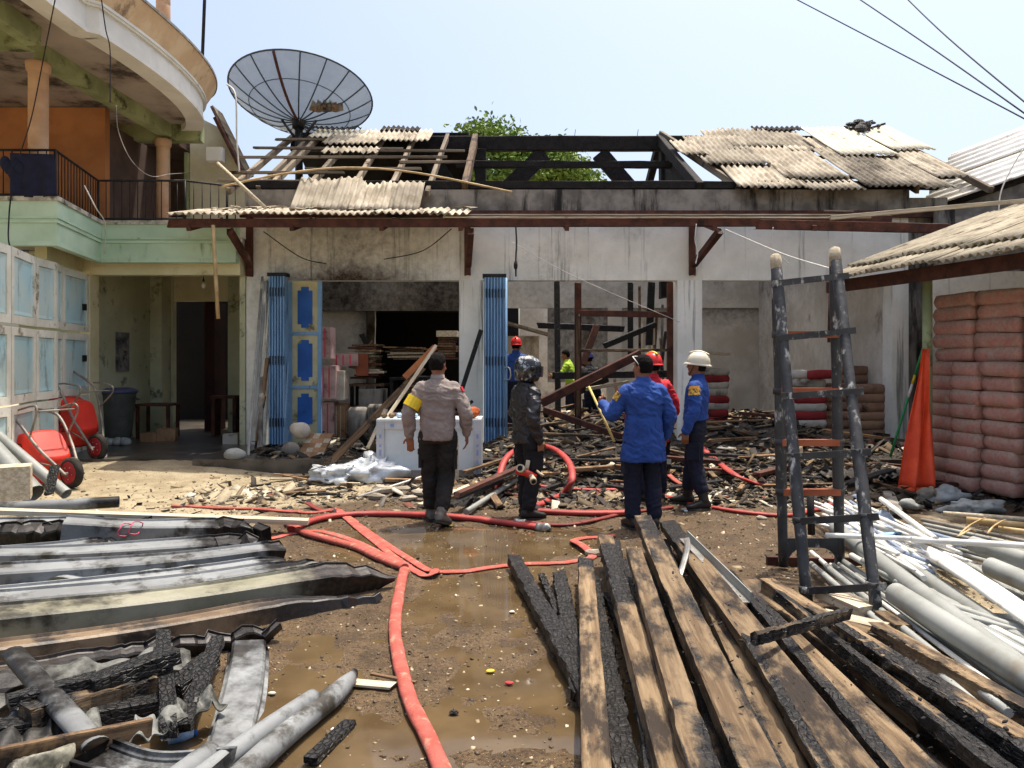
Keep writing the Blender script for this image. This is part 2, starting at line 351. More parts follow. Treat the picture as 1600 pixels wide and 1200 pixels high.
# ------------------------------------------------------------------ ground
WATER_Z = -0.018
def gz(x, y):
    x = np.asarray(x, float); y = np.asarray(y, float)
    rise = .16*sstep(9.0, 11.3, y)*sstep(-2.8, -4.6, x)
    wet = sstep(-2.9, -1.6, x)*sstep(1.6, .7, x)*sstep(8.6, 7.2, y)*sstep(.5, 2.5, y)
    wet2 = .6*np.exp(-((x+3.6)/1.3)**2-((y-9.9)/.45)**2)
    n = fbm(x*.9, y*.9, None, 4, 3)*.030 + fbm(x*5.2, y*5.2, None, 3, 11)*.012 + fbm(x*19, y*19, None, 2, 23)*.005
    mound = .17*sstep(-1.3, .2, x)*sstep(5.6, 4.6, x)*sstep(9.0, 10.5, y)
    near = sstep(14, 11, y)
    return (rise+mound)*near + (n - .020*wet - .012*wet2 + .006)*near*sstep(16, 9, np.abs(x))
def gz1(x, y): return float(gz(np.array([x]), np.array([y]))[0])
def GG(px, py, dz=0.0):
    """Point on the real ground seen at this place of the picture."""
    p = G(px, py, 0.0)
    for _ in range(3): p = G(px, py, max(-.1, gz1(p.x, p.y)))
    p.z += dz; return p
def axis(lo, hi, step, far):
    a = list(np.arange(lo, hi+1e-6, step)); s = step; x = hi
    while x < far: s *= 1.35; x += s; a.append(x)
    s = step; x = lo; b = []
    while x > -far: s *= 1.35; x -= s; b.append(x)
    return np.array(b[::-1]+a)
xs = axis(-7.2, 6.8, .035, 900); ys = axis(1.9, 11.8, .035, 900)
XX, YY = np.meshgrid(xs, ys); ZZ = gz(XX, YY)
nx, ny = len(xs), len(ys)
me = bpy.data.meshes.new('ground')
me.vertices.add(nx*ny); me.vertices.foreach_set('co', np.stack([XX, YY, ZZ], -1).ravel())
idx = np.arange(nx*ny).reshape(ny, nx)
q = np.stack([idx[:-1, :-1], idx[:-1, 1:], idx[1:, 1:], idx[1:, :-1]], -1).reshape(-1, 4)
me.loops.add(q.size); me.loops.foreach_set('vertex_index', q.ravel()); me.polygons.add(len(q))
me.polygons.foreach_set('loop_start', np.arange(0, q.size, 4)); me.polygons.foreach_set('loop_total', np.full(len(q), 4))
me.update(calc_edges=True); me.polygons.foreach_set('use_smooth', np.ones(len(q), bool))
# how wet the soil is: sodden in the middle of the yard, dry sand on the left, ashy before the shop
wetv = .95*sstep(-3.2, -1.3, XX)*sstep(3.4, 1.4, XX)*sstep(9.2, 7.4, YY) + .35*fbm(XX*.8, YY*.8, None, 4, 41) + .45*np.exp(-((XX+3.6)/1.1)**2-((YY-9.9)/.4)**2) + .28*sstep(-3, -1.5, XX) + .5*sstep(.012, -.02, ZZ)
ashv = sstep(-2.2, -.8, XX)*sstep(7.6, 9.0, YY)*sstep(12.6, 11.5, YY) + .3*fbm(XX*1.3, YY*1.3, None, 4, 57)
for nm, val in (('wet', wetv), ('ash', ashv)):
    a = me.attributes.new(nm, 'FLOAT', 'POINT'); a.data.foreach_set('value', np.clip(val, 0, 1).astype(np.float32).ravel())
def ground_mat():
    m = bpy.data.materials.new('yard_soil'); m.use_nodes = True; N, L = m.node_tree.nodes, m.node_tree.links; bs = N['Principled BSDF']
    tc = N.new('ShaderNodeTexCoord')
    def noise(s, d=7, r=.62):
        n = N.new('ShaderNodeTexNoise'); n.inputs['Scale'].default_value = s; n.inputs['Detail'].default_value = d; n.inputs['Roughness'].default_value = r
        L.new(tc.outputs['Object'], n.inputs['Vector']); return n.outputs['Fac']
    def ramp(src, a, b):
        r = N.new('ShaderNodeMapRange'); r.interpolation_type = 'SMOOTHSTEP'; r.inputs['From Min'].default_value = a; r.inputs['From Max'].default_value = b
        L.new(src, r.inputs['Value']); return r.outputs[0]
    def mix(f, a, b):
        x = N.new('ShaderNodeMix'); x.data_type = 'RGBA'; L.new(f, x.inputs[0])
        for s, i in ((a, 6), (b, 7)):
            if isinstance(s, str): x.inputs[i].default_value = S2L(s)+(1,)
            else: L.new(s, x.inputs[i])
        return x.outputs[2]
    def att(n):
        a = N.new('ShaderNodeAttribute'); a.attribute_name = n; return a.outputs['Fac']
    def addn(a, b, k):
        x = N.new('ShaderNodeMath'); x.operation = 'MULTIPLY_ADD'; x.inputs[1].default_value = k; L.new(b, x.inputs[0]); L.new(a, x.inputs[2]); return x.outputs[0]
    dry = mix(ramp(noise(3), .38, .62), '#b9aa8c', '#9f9073'); dry = mix(ramp(noise(45, 4), .56, .68), dry, '#7f6d52')
    wet = mix(ramp(noise(4), .4, .62), '#705b40', '#574530'); wet = mix(ramp(noise(60, 4), .48, .64), wet, '#3d3122')
    wet = mix(ramp(noise(110, 2), .66, .72), wet, '#bdab8c')
    ash = mix(ramp(noise(6), .4, .6), '#6f6454', '#4b4238'); ash = mix(ramp(noise(80, 3), .5, .66), ash, '#2c2722')
    wf = ramp(addn(att('wet'), noise(7), .5), .52, .92)
    c = mix(wf, dry, wet); c = mix(ramp(addn(att('ash'), noise(9), .5), .62, 1.1), c, ash)
    L.new(c, bs.inputs['Base Color'])
    rr = N.new('ShaderNodeMapRange'); rr.inputs['To Min'].default_value = .95; rr.inputs['To Max'].default_value = .42; L.new(wf, rr.inputs['Value']); L.new(rr.outputs[0], bs.inputs['Roughness'])
    bs.inputs['Specular IOR Level'].default_value = .4
    b = N.new('ShaderNodeBump'); b.inputs['Strength'].default_value = .75; b.inputs['Distance'].default_value = .03
    x = N.new('ShaderNodeMath'); x.operation = 'ADD'; L.new(noise(38, 8, .7), x.inputs[0]); L.new(noise(130, 3), x.inputs[1]); L.new(x.outputs[0], b.inputs['Height']); L.new(b.outputs[0], bs.inputs['Normal'])
    return m
me.materials.append(ground_mat())
ground = bpy.data.objects.new('ground', me); COL.objects.link(ground); tag(ground, 'wet muddy yard strewn with ash and chips', None, None, 'structure')
# muddy water standing in the hollows
def water_mat():
    m = bpy.data.materials.new('muddy_water'); m.use_nodes = True; N, L = m.node_tree.nodes, m.node_tree.links; bs = N['Principled BSDF']
    tc = N.new('ShaderNodeTexCoord'); n = N.new('ShaderNodeTexNoise'); n.inputs['Scale'].default_value = 3; n.inputs['Detail'].default_value = 5; L.new(tc.outputs['Object'], n.inputs['Vector'])
    r = N.new('ShaderNodeValToRGB'); r.color_ramp.elements[0].position = .38; r.color_ramp.elements[0].color = S2L('#5e4e37')+(1,); r.color_ramp.elements[1].position = .64; r.color_ramp.elements[1].color = S2L('#4a3c29')+(1,)
    L.new(n.outputs['Fac'], r.inputs[0]); L.new(r.outputs[0], bs.inputs['Base Color']); bs.inputs['Roughness'].default_value = .05; bs.inputs['IOR'].default_value = 1.33
    n2 = N.new('ShaderNodeTexNoise'); n2.inputs['Scale'].default_value = 14; L.new(tc.outputs['Object'], n2.inputs['Vector'])
    b = N.new('ShaderNodeBump'); b.inputs['Strength'].default_value = .14; L.new(n2.outputs['Fac'], b.inputs['Height']); L.new(b.outputs[0], bs.inputs['Normal']); return m
m_water = water_mat()
w = MB(); w.add([(-3.2, .6, WATER_Z), (1.7, .6, WATER_Z), (1.7, 8.8, WATER_Z), (-3.2, 8.8, WATER_Z)], [(0, 1, 2, 3)])
w.build('puddle_water', m_water, label='shallow muddy puddle water across the yard', kind='structure')
w = MB(); w.add([(-5.0, 9.2, .004), (-2.4, 9.2, .004), (-2.4, 10.6, .012), (-5.0, 10.6, .03)], [(0, 1, 2, 3)])

# ------------------------------------------------------------------ burnt shop
FY = 12.5                                    # front of the facade
X0, X1 = -4.32, 6.45
RIDGE_Y, RIDGE_Z, WALL_Z = 16.0, 6.22, 4.34
BACK_Y = 19.3
LZ = 2.87
shop = thing('burnt_shop', ((X0+X1)/2, FY, 0), 'burnt out single storey shop with three open bays and collapsed roof', 'shop')
def wall_patch(name, x0, x1, z0, z1, y0, th, mat_, soot, parent=shop, nx=24, nz=12, flip=False):
    """Slab wall with a finely divided front so that the soot can vary over it."""
    mb = MB(); v = []; at = []; f = []
    for j in range(nz+1):
        for i in range(nx+1):
            x = x0+(x1-x0)*i/nx; z = z0+(z1-z0)*j/nz; v.append((x, y0, z)); at.append(soot(x, z))
    for j in range(nz):
        for i in range(nx): a = j*(nx+1)+i; f.append((a, a+1, a+nx+2, a+nx+1))
    mb.add(v, f, 0, at)
    o = lambda i, j: j*(nx+1)+i
    b = len(mb.v); mb.v += [(x0, y0+th, z0), (x1, y0+th, z0), (x1, y0+th, z1), (x0, y0+th, z1)]; mb.a += [at[o(0, 0)], at[o(nx, 0)], at[o(nx, nz)], at[o(0, nz)]]
    for poly in ((b+1, b, b+3, b+2), tuple(o(i, 0) for i in range(nx, -1, -1))+(b, b+1), tuple(o(i, nz) for i in range(nx+1))+(b+2, b+3),
                 tuple(o(0, j) for j in range(nz+1))+(b+3, b), tuple(o(nx, j) for j in range(nz, -1, -1))+(b+1, b+2)):
        mb.f.append(poly); mb.m.append(0); mb.sm.append(False)
    return mb.build(name, mat_, parent, attr='soot')
def soot_front(x, z):
    s = 0.0
    s += .50*max(0, 1-abs(x+2.6)/2.3)*(.6+.4*(z < 3.9))          # over the left bay
    s += .55*max(0, 1-(z-LZ)/.35)*max(0, 1-abs(x+2.7)/1.9)
    s += .30*max(0, 1-abs(x-.6)/.9)*max(0, 1-(z-LZ)/1.0)
    s += .22*max(0, 1-abs(x-2.0)/.8)*(z > 3.5)
    return s
wall_patch('front_wall', X0, X1, LZ, 3.93, FY, .18, m_facade, soot_front, nx=70, nz=14)
mb = MB(); mb.box(X0-.02, X1, FY-.035, FY+.2, 3.932, WALL_Z); mb.build('ring_beam', m_bandc, shop)
for (a, b) in ((-4.32, -4.0), (-.86, -.47), (2.69, 3.09), (6.18, 6.45)):
    wall_patch('pillar', a, b, .0, LZ-.001, FY-.012, .32, m_facade, lambda x, z, a=a: (.35 if a < -4 else .12)*max(0, 1-z/1.0)+(.22*z/2.9 if a < -4 else 0), nx=4, nz=16)
mb = MB(); mb.box(X0-.1, X1+.3, 10.62, BACK_Y+.4, -.2, .2); mb.build('floor_slab', m_floor, shop)
mb = MB(); mb.box(-4.31, -4.12, FY+.33, BACK_Y, .2, WALL_Z); mb.build('side_wall', m_inner, shop, attr='soot')
def side_wall(x, th, soot):
    mb = MB(); v = []; at = []; f = []; n, k = 24, 12
    for j in range(k+1):
        for i in range(n+1):
            y = FY+.33+(BACK_Y-FY-.33)*i/n; z = .2+(WALL_Z-.2)*j/k; v.append((x, y, z)); at.append(soot(y, z))
    for j in range(k):
        for i in range(n): a = j*(n+1)+i; f.append((a, a+1, a+n+2, a+n+1) if th > 0 else (a, a+n+1, a+n+2, a+1))
    mb.add(v, f, 0, at); mb.box(min(x, x+th)+.002, max(x, x+th)-.002, FY+.335, BACK_Y-.005, .202, WALL_Z-.002)
    return mb.build('side_wall', m_inner, shop, attr='soot')
side_wall(6.2, .22, lambda y, z: .1+.25*(z > 3.2)+.15*(y > 17))
# back wall: piers, lintel course and infill; the left bay stands open to a dark room
def soot_back(x, z): return (.75 if x < -.6 else .25 if x < 2.8 else .12)*(.4+.6*min(1, max(0, (z-1.2)/2)))
wall_patch('back_wall', X0, X1, LZ, WALL_Z+.4, BACK_Y, .18, m_inner, soot_back, nx=40, nz=8)
wall_patch('back_wall', 2.75, X1, .2, LZ-.002, BACK_Y+.04, .14, m_inner, lambda x, z: .50*max(0, (z-2.2)/.65), nx=30, nz=20)
wall_patch('back_wall', X0, -3.45, .2, LZ-.002, BACK_Y, .16, m_inner, lambda x, z: .25, nx=6, nz=6)
wall_patch('back_wall', .9, 2.749, 1.0, LZ-.002, BACK_Y, .16, m_inner, lambda x, z: .35+.1*z, nx=10, nz=6)
for (a, b) in ((-.95, -.55), (2.4, 2.749)):
    mb = MB(); mb.box(a, b, BACK_Y-.1, BACK_Y+.24, .2, LZ-.004); mb.build('pillar', m_inner, shop)
# pale partition inside the left bay, a roofed dark room behind it
wall_patch('partition_wall', -4.1, -3.15, .2, 3.3, 16.6, .12, m_inner, lambda x, z: .15+.5*max(0, (x+3.55)/.4)+.3*max(0, z-2.4), nx=16, nz=12)
wall_patch('partition_wall', -4.1, -.8, 2.62, 4.4, 16.45, .12, m_inner, lambda x, z: .62+.1*math.sin(3*x), nx=16, nz=12)
mb = MB(); mb.box(-4.1, -.75, 16.46, BACK_Y-.01, 4.41, 4.5); mb.build('inner_ceiling', m_charbeam, shop)
mb = MB(); mb.box(-.7, -.55, 14.6, BACK_Y-.12, .2, 4.4); mb.build('partition_wall', m_inner, shop, attr='soot')
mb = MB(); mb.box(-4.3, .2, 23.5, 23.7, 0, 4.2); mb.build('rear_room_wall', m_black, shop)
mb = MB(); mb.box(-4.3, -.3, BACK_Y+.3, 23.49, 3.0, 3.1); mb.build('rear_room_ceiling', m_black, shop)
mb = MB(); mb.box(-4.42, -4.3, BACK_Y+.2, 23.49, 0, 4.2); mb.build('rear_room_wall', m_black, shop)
wall_patch('rear_wall', .25, 6.4, .0, 4.0, 24.5, .2, m_inner, lambda x, z: .15, nx=10, nz=6)

# roof timbers
def RP(x, t, lift=0.0):
    """Point on the front roof slope: t = 0 at the ridge, 1 at the wall plate."""
    n = Vector((0, -(RIDGE_Z-WALL_Z), RIDGE_Y-FY)).normalized()
    return Vector((x, RIDGE_Y+(FY-RIDGE_Y)*t, RIDGE_Z+(WALL_Z-RIDGE_Z)*t))+Vector((0, n.y, n.z))*lift
def rough_bar(a, b, w_, h_, mat_, name, parent=None, segs=8, amp=.012, up=(0, 0, 1), seed=0, attr=None, sag=0.0, label=None, cat=None, group=None):
    """Bar with worn edges, built along its own y axis so that the grain follows it."""
    a, b = Vector(a), Vector(b); d = (b-a); l = d.length; d = d.normalized(); x = d.cross(Vector(up))
    if x.length < 1e-4: x = d.cross(Vector((0, 1, 0)))
    x.normalize(); u = x.cross(d).normalized(); rnd = random.Random(seed*31+int(a.x*97)+int(b.y*13)); R = []; at = []; mb = MB(); ch = .13
    base = [(-1, -1+ch), (-1+ch, -1), (1-ch, -1), (1, -1+ch), (1, 1-ch), (1-ch, 1), (-1+ch, 1), (-1, 1-ch)]
    ph = [rnd.random()*40 for _ in range(8)]; off = rnd.random()*60
    drift = [0.0]*8
    for k in range(segs+1):
        t = k/segs; bn = attr(t) if attr else 0.0; row = []; ra = []
        er = 1-.10*bn*rnd.random()
        for i, p in enumerate(base):
            drift[i] = drift[i]*.7+rnd.uniform(-.5, .5)
            am = amp*(.55*drift[i]+(1.6*bn*rnd.uniform(-1, 1)))
            row.append((p[0]*w_/2*er+am, (t-.5)*l+(rnd.uniform(-.03, .03)*min(1, l) if k in (0, segs) and amp > .003 else 0), p[1]*h_/2*er+am*.8-sag*4*t*(1-t)))
            ra.append(min(1.0, max(0.0, bn+.46*(math.sin(t*l*2.1+ph[i])*math.sin(t*l*5.3+ph[i]*2)) if attr else 0.0)))
        R.append(row); at.append(ra)
    mb.rings(R, 0, True, True, at, False)
    o = bpy.data.objects.new(name, mb.mesh(name, (0, 0, 0), [mat_], 'burn' if attr else None)); COL.objects.link(o)
    c = (a+b)/2; M_ = Matrix(((x.x, d.x, u.x, c.x), (x.y, d.y, u.y, c.y), (x.z, d.z, u.z, c.z), (0, 0, 0, 1)))
    if parent: o.parent = parent; M_.translation = c-WORG[parent.name]
    o.matrix_local = M_; WORG[o.name] = c
    return tag(o, label, cat, group)
# black longitudinal truss under the ridge
rough_bar((-4.6, RIDGE_Y, RIDGE_Z-.15), (7.95, RIDGE_Y, RIDGE_Z-.15), .16, .30, m_charbeam, 'ridge_beam', shop, 40)
rough_bar((-1.1, 15.2, 5.44), (3.15, 15.2, 5.43), .12, .13, m_charbeam, 'purlin', shop, 20, .016)
rough_bar((-4.4, FY+.12, WALL_Z+.10), (7.0, FY+.12, WALL_Z+.10), .15, .13, m_charbeam, 'wall_plate', shop, 44, .018)
for (xa, xb) in ((.68, -.55), (1.82, 2.85), (-1.75, -1.0), (5.2, 4.0)):
    rough_bar((xa*1.0, RIDGE_Y+.02, RIDGE_Z-.34), (xb, RIDGE_Y+.02, 4.7), .14, .34, m_charbeam, 'brace', shop, 8)
for X in (-.77, 3.07):                       # the two portal frames
    rough_bar(RP(X, -.02, -.06), RP(X, .99, .02), .11, .20, m_debris if X < 0 else m_charbeam, 'frame_rafter', shop, 10, .02)
    rough_bar((X+.12, RIDGE_Y, RIDGE_Z-.3), (X+.12, RIDGE_Y, LZ), .22, .3, m_charbeam, 'king_post', shop, 8)
    a = Vector((X+.02, RIDGE_Y+.1, RIDGE_Z-.1)); rough_bar(a, (X+.02, BACK_Y, WALL_Z+.3), .14, .2, m_charbeam, 'frame_rafter', shop, 8)
mb = MB(); mb.prism([(3.15, 15.9, 6.0), (3.15, 13.1, 4.55), (3.15, 15.9, 4.55)], (.1, 0, 0)); mb.build('gusset_panel', m_charbeam, shop)
# bare rafters and battens over the left bay
for i, x in enumerate((-4.55, -4.15, -3.98, -3.3, -2.65, -2.0, -1.35)):
    rough_bar(RP(x+random.uniform(-.03, .03), -.03), RP(x+random.uniform(-.06, .06), .94+.12*random.random()), .075, .11, m_rafter, 'rafter', shop, 6, .006)
for i, (t, xa, xb) in enumerate(((.16, -4.75, -2.9), (.34, -4.95, -2.1), (.40, -2.6, -.9), (.53, -5.0, -1.2), (.62, -2.0, -.7), (.80, -4.9, -2.9), (.93, -4.85, -2.7), (.74, -3.6, -1.6))):
    rough_bar(RP(xa, t, .08), RP(xb, t+random.uniform(-.02, .02), .07), .055, .045, m_rafter, 'batten', shop, 6, .004)
for (a, b) in ((RP(3.25, .30, .05), RP(3.7, .98, .03)), (RP(3.1, -.02, .05), RP(3.35, .34, .05)), (RP(3.6, .45, .03), RP(3.95, 1.02, .03)), (RP(5.3, 0, 0), RP(5.35, 1, 0)), (RP(6.6, 0, 0), RP(6.6, 1, 0)), (RP(7.8, 0, 0), RP(7.8, 1, 0))):
    rough_bar(a, b, .07, .11, m_rafter, 'rafter', shop, 6, .006)
for t in (.12, .5, .85): rough_bar(RP(4.0, t, .05), RP(7.5, t, .05), .06, .05, m_charbeam, 'batten', shop, 8, .004)
mb = MB(); mb.box(6.22, 6.42, FY+.2, BACK_Y, WALL_Z-.3, WALL_Z+.1); mb.build('gable_wall', m_bandc, shop)
# ceiling of charred boards left over the left bay keeps it dark
for i in range(5):
    rough_bar((-4.2, 13.2+i*.62, 4.42), (-.9, 13.2+i*.62+random.uniform(-.08, .08), 4.42), .3, .03, m_charbeam, 'ceiling_board', shop, 6, .01)
mb = MB(); mb.add([(-4.6, RIDGE_Y+.05, RIDGE_Z+.06), (-.9, RIDGE_Y+.05, RIDGE_Z+.06), (-.9, BACK_Y+.5, WALL_Z+.34), (-4.6, BACK_Y+.5, WALL_Z+.34), (-4.6, RIDGE_Y+.05, RIDGE_Z+.1), (-.9, RIDGE_Y+.05, RIDGE_Z+.1), (-.9, BACK_Y+.5, WALL_Z+.38), (-4.6, BACK_Y+.5, WALL_Z+.38)],
                  [(0, 3, 2, 1), (4, 5, 6, 7), (0, 1, 5, 4), (2, 3, 7, 6), (0, 4, 7, 3), (1, 2, 6, 5)]); mb.build('rear_roof_slope', m_asbblk, shop)
# wire ends on the ridge
for x in (-.6, .1, 1.3, 2.6, 4.3, 5.7):
    mb = MB(); mb.tube([(x, RIDGE_Y-.05, RIDGE_Z), (x+.02, RIDGE_Y-.07, RIDGE_Z+.13)], .006, 5); mb.build('nail_wire', m_wire, shop)

# corrugated sheets
def corrugated(o, u, v, nu, w_, l_, pitch=.105, amp=.021, th=.007, jag=(0, 0), seed=1, sag=0.0, burn=0.0, rows=5, sub=6, chip=None):
    """Sheet from corner o: w_ along u (the waves run across it), l_ along v, normal nu; jag roughens its two short ends."""
    o, u, v, nu = map(Vector, (o, u, v, nu)); rnd = random.Random(seed); n = max(3, int(round(w_/pitch)))*sub; mb = MB()
    e0 = [0.0]*(n+1); e1 = [0.0]*(n+1)
    for e, j in ((e0, jag[0]), (e1, jag[1])):
        if j:
            cur = rnd.random()
            for i in range(n+1):
                if rnd.random() < .16: cur = rnd.random()
                e[i] = j*cur
    top = []; bot = []; at = []
    for k in range(rows+1):
        for i in range(n+1):
            t0 = e0[i]; t1 = l_-e1[i]; t = t0+(t1-t0)*k/rows
            p = o+u*(w_*i/n)+v*t+nu*(amp*math.sin(2*math.pi*i/sub)+sag*math.sin(math.pi*k/rows)+.006*math.sin(i*.13+seed))
            top.append(p+nu*th/2); bot.append(p-nu*th/2); at.append(burn*(.5+.5*math.sin(seed+i*.07+k)))
    N = (rows+1)*(n+1); f = []
    for k in range(rows):
        for i in range(n):
            a = k*(n+1)+i; f.append((a, a+1, a+n+2, a+n+1)); f.append((N+a, N+a+n+1, N+a+n+2, N+a+1))
    mb.add(top+bot, f, 0, at+at, True)
    def edge(lst):
        for a, b in zip(lst[:-1], lst[1:]): mb.f.append((a, N+a, N+b, b)); mb.m.append(0); mb.sm.append(False)
    edge(list(range(n+1))); edge([rows*(n+1)+i for i in range(n, -1, -1)]); edge([k*(n+1) for k in range(rows, -1, -1)]); edge([k*(n+1)+n for k in range(rows+1)])
    return mb
SL = (RP(0, 1)-RP(0, 0)); SLEN = SL.length; SV = SL.normalized(); SN = Vector((0, -(RIDGE_Z-WALL_Z), RIDGE_Y-FY)).normalized()
def roof_sheet(x0, x1, t0, t1, mat_, lift=.1, rot=0.0, jag=(0, 0), seed=1, tilt=0.0, burn=0.0):
    u = Vector((math.cos(rot), 0, 0))+SV*math.sin(rot); v = SV*math.cos(rot)-Vector((1, 0, 0))*math.sin(rot)
    nu = (SN+SV*tilt).normalized(); v = (v-nu*v.dot(nu)).normalized()
    return corrugated(RP(x0, t0, lift), u, v, nu, x1-x0, (t1-t0)*SLEN, jag=jag, seed=seed, burn=burn, sag=-.012).build('roof_sheet', mat_, shop, attr='burn')
for i, (x0, x1, t0, t1, mm, li, ro, jg, bu) in enumerate((
    (3.9, 4.55, .0, .44, m_asb, .14, .05, (.05, 0), .35), (4.25, 5.25, -.01, .40, m_asb, .16, .04, (.1, .05), .3), (5.0, 6.05, -.05, .03, m_asbblk, .16, 0, (0, 0), 0),
    (5.2, 5.85, -.01, .47, m_asb, .13, .0, (.15, 0), .45), (5.75, 6.15, .14, .46, m_asb, .15, .02, (.3, 0), .3),
    (5.95, 7.0, .02, .60, m_asbnew, .2, .01, (0, 0), 0), (7.0, 7.78, .02, .52, m_asbnew, .22, .0, (0, 0), 0),
    (3.38, 4.5, .18, .74, m_asb, .17, .0, (.06, 0), .1), (3.62, 4.7, .70, 1.07, m_asb, .13, .0, (0, .02), .1),
    (4.5, 5.55, .38, .95, m_asb, .15, .0, (.05, .03), .25), (4.72, 5.62, .62, 1.08, m_asb, .105, .0, (0, .02), .2),
    (5.6, 6.6, .42, 1.08, m_asb, .16, .0, (.03, .02), .62), (6.5, 7.05, .56, 1.08, m_asb, .13, .0, (0, .02), .3), (6.98, 7.55, .48, .95, m_asb, .17, .0, (0, 0), .15),
    (3.02, 3.5, .33, .60, m_asb, .2, -.05, (0, 0), 0),
    (-4.05, -2.95, -.02, .17, m_asbnew, .13, .05, (0, .06), .1), (-3.6, -2.55, .13, .36, m_asb, .17, .06, (.08, .1), .1), (-3.55, -2.5, .36, .50, m_asb, .12, .04, (.05, .2), .1), (-2.95, -1.6, .0, .26, m_asb, .15, .03, (.06, .05), .25),
    (-4.4, -3.1, .0, .05, m_asbblk, .2, .0, (.05, .1), 0), (-2.7, -1.9, -.05, .05, m_asbblk, .17, .02, (.1, .03), 0))):
    roof_sheet(x0, x1, t0, t1, mm, li, ro, jg, 11+i, 0, bu)
# sheets that slid off the roof and lean from the canopy against the ring beam
for i, (x0, w_, top, jg, y0) in enumerate(((-3.42, 1.05, 4.52, (.0, .10), 11.75), (-2.62, .72, 4.46, (.0, .16), 11.68), (-2.05, .62, 4.46, (.0, .08), 11.77))):
    a = Vector((x0, y0, 3.86)); b = Vector((x0+.04, FY-.16, top)); v = (b-a); l_ = v.length; v.normalize(); u = Vector((1, 0, .0)); nu = u.cross(v).normalized()
    corrugated(a, u, v, nu, w_, l_, jag=jg, seed=60+i, burn=.2).build('roof_sheet', m_asb, shop, attr='burn')
# canopy over the doors
CY, CZ0, CZ1 = 11.15, 3.66, 3.95
mb = MB(); mb.box(-4.4, 7.0, FY-.1, FY-.04, 3.88, 3.99); mb.build('canopy_ledger', m_brown, shop)
rough_bar((-5.0, CY+.05, CZ0-.09), (3.6, CY+.05, CZ0-.075), .07, .12, m_brown, 'canopy_beam', shop, 24, .004)
rough_bar((3.55, CY+.07, CZ0-.10), (6.4, CY+.1, CZ0-.16), .07, .14, m_brown, 'canopy_beam', shop, 14, .005)
rough_bar((-1.0, 11.75, CZ0+.05), (5.8, 11.75, CZ0+.06), .07, .13, m_brown, 'canopy_beam', shop, 20, .004)
rough_bar((-4.8, 11.75, CZ0+.02), (-1.0, 11.75, CZ0+.02), .06, .1, m_brown, 'canopy_beam', shop, 12, .004)
rough_bar((-1.0, CY-.02, CZ0-.015), (5.2, CY-.02, CZ0-.02), .03, .02, m_pale, 'canopy_lath', shop, 20, .002)
rough_bar((-1.0, 11.72, CZ0+.13), (5.6, 11.72, CZ0+.13), .03, .02, m_pale, 'canopy_lath', shop, 20, .002)
rough_bar((4.6, CY-.05, CZ0-.03), (7.6, 11.0, CZ0+.22), .06, .06, m_pale, 'canopy_lath', shop, 10, .003)
for X in (-4.25, -.72, 2.92):
    s = -.02
    rough_bar((X, FY-.06, LZ+.08), (X, FY-.06, 3.87), .10, .08, m_brown, 'bracket_post', shop, 5, .004, (0, 1, 0))
    rough_bar((X+.02, FY-.10, LZ+.25), (X+.12, CY+.1, CZ0-.2), .09, .10, m_brown, 'bracket_strut', shop, 6, .004)
for X in (-4.7, -3.2, -1.9, -.75, .8, 2.95, 4.4):
    rough_bar((X, FY-.08, 3.84), (X, CY, CZ0-.17), .06, .08, m_brown, 'canopy_rafter', shop, 4, .003)
cs = Vector((0, CY-.12-(FY-.1), CZ0-.04-CZ1)); cl = cs.length; cv = cs.normalized(); cn = Vector((1, 0, 0)).cross(cv); cn = -cn if cn.z < 0 else cn
for i, (x0, w_) in enumerate(((-4.98, 1.07), (-3.98, 1.07), (-2.98, 1.05), (-2.0, 1.05), (-1.25, .62))):
    corrugated(Vector((x0, FY-.12+.0, CZ1+.05))+cn*(.004+.012*(i % 2)), (1, 0, 0), cv, cn, w_, cl, jag=(.3 if i in (0, 2, 4) else .1, .035), seed=80+i, burn=.12).build('canopy_sheet', m_asb, shop, attr='burn')
# broken shards lying on the canopy
for i in range(34):
    x = random.uniform(-4.6, -.65); t = random.uniform(.05, .62); p = Vector((x, FY-.12, CZ1+.05))+cv*cl*t+cn*(.035+.012*random.random()); r = random.uniform(.05, .2)
    n = random.choice((4, 5, 6)); poly = [p+Vector((math.cos(a)*r*random.uniform(.6, 1.2), 0, 0))+cv*math.sin(a)*r*random.uniform(.4, 1.0)+cn*random.uniform(-.01, .03) for a in sorted(random.uniform(0, 6.28) for _ in range(n))]
    MB().prism(poly, cn*.008).build('roof_shard', m_asb, shop)
for i in range(14):
    p = RP(random.uniform(6.85, 7.45), random.uniform(-.02, .16), .25+.08*random.random()); MB().ball(p, (random.uniform(.05, .14), random.uniform(.05, .1), random.uniform(.03, .1)), 6, 4, 0, False).build('burnt_lump', m_char, shop)
for i in range(8):
    a = RP(random.uniform(6.7, 7.4), random.uniform(-.05, .12), .22); rough_bar(a, a+Vector((random.uniform(-.3, .35), random.uniform(-.2, .2), random.uniform(-.06, .08))), .05, .03, m_char, 'burnt_stick', shop, 4, .006)
rough_bar((4.7, 11.55, CZ0+.16), (5.15, 11.6, CZ0+.16), .05, .02, m_asb, 'roof_shard', shop, 4, .004)

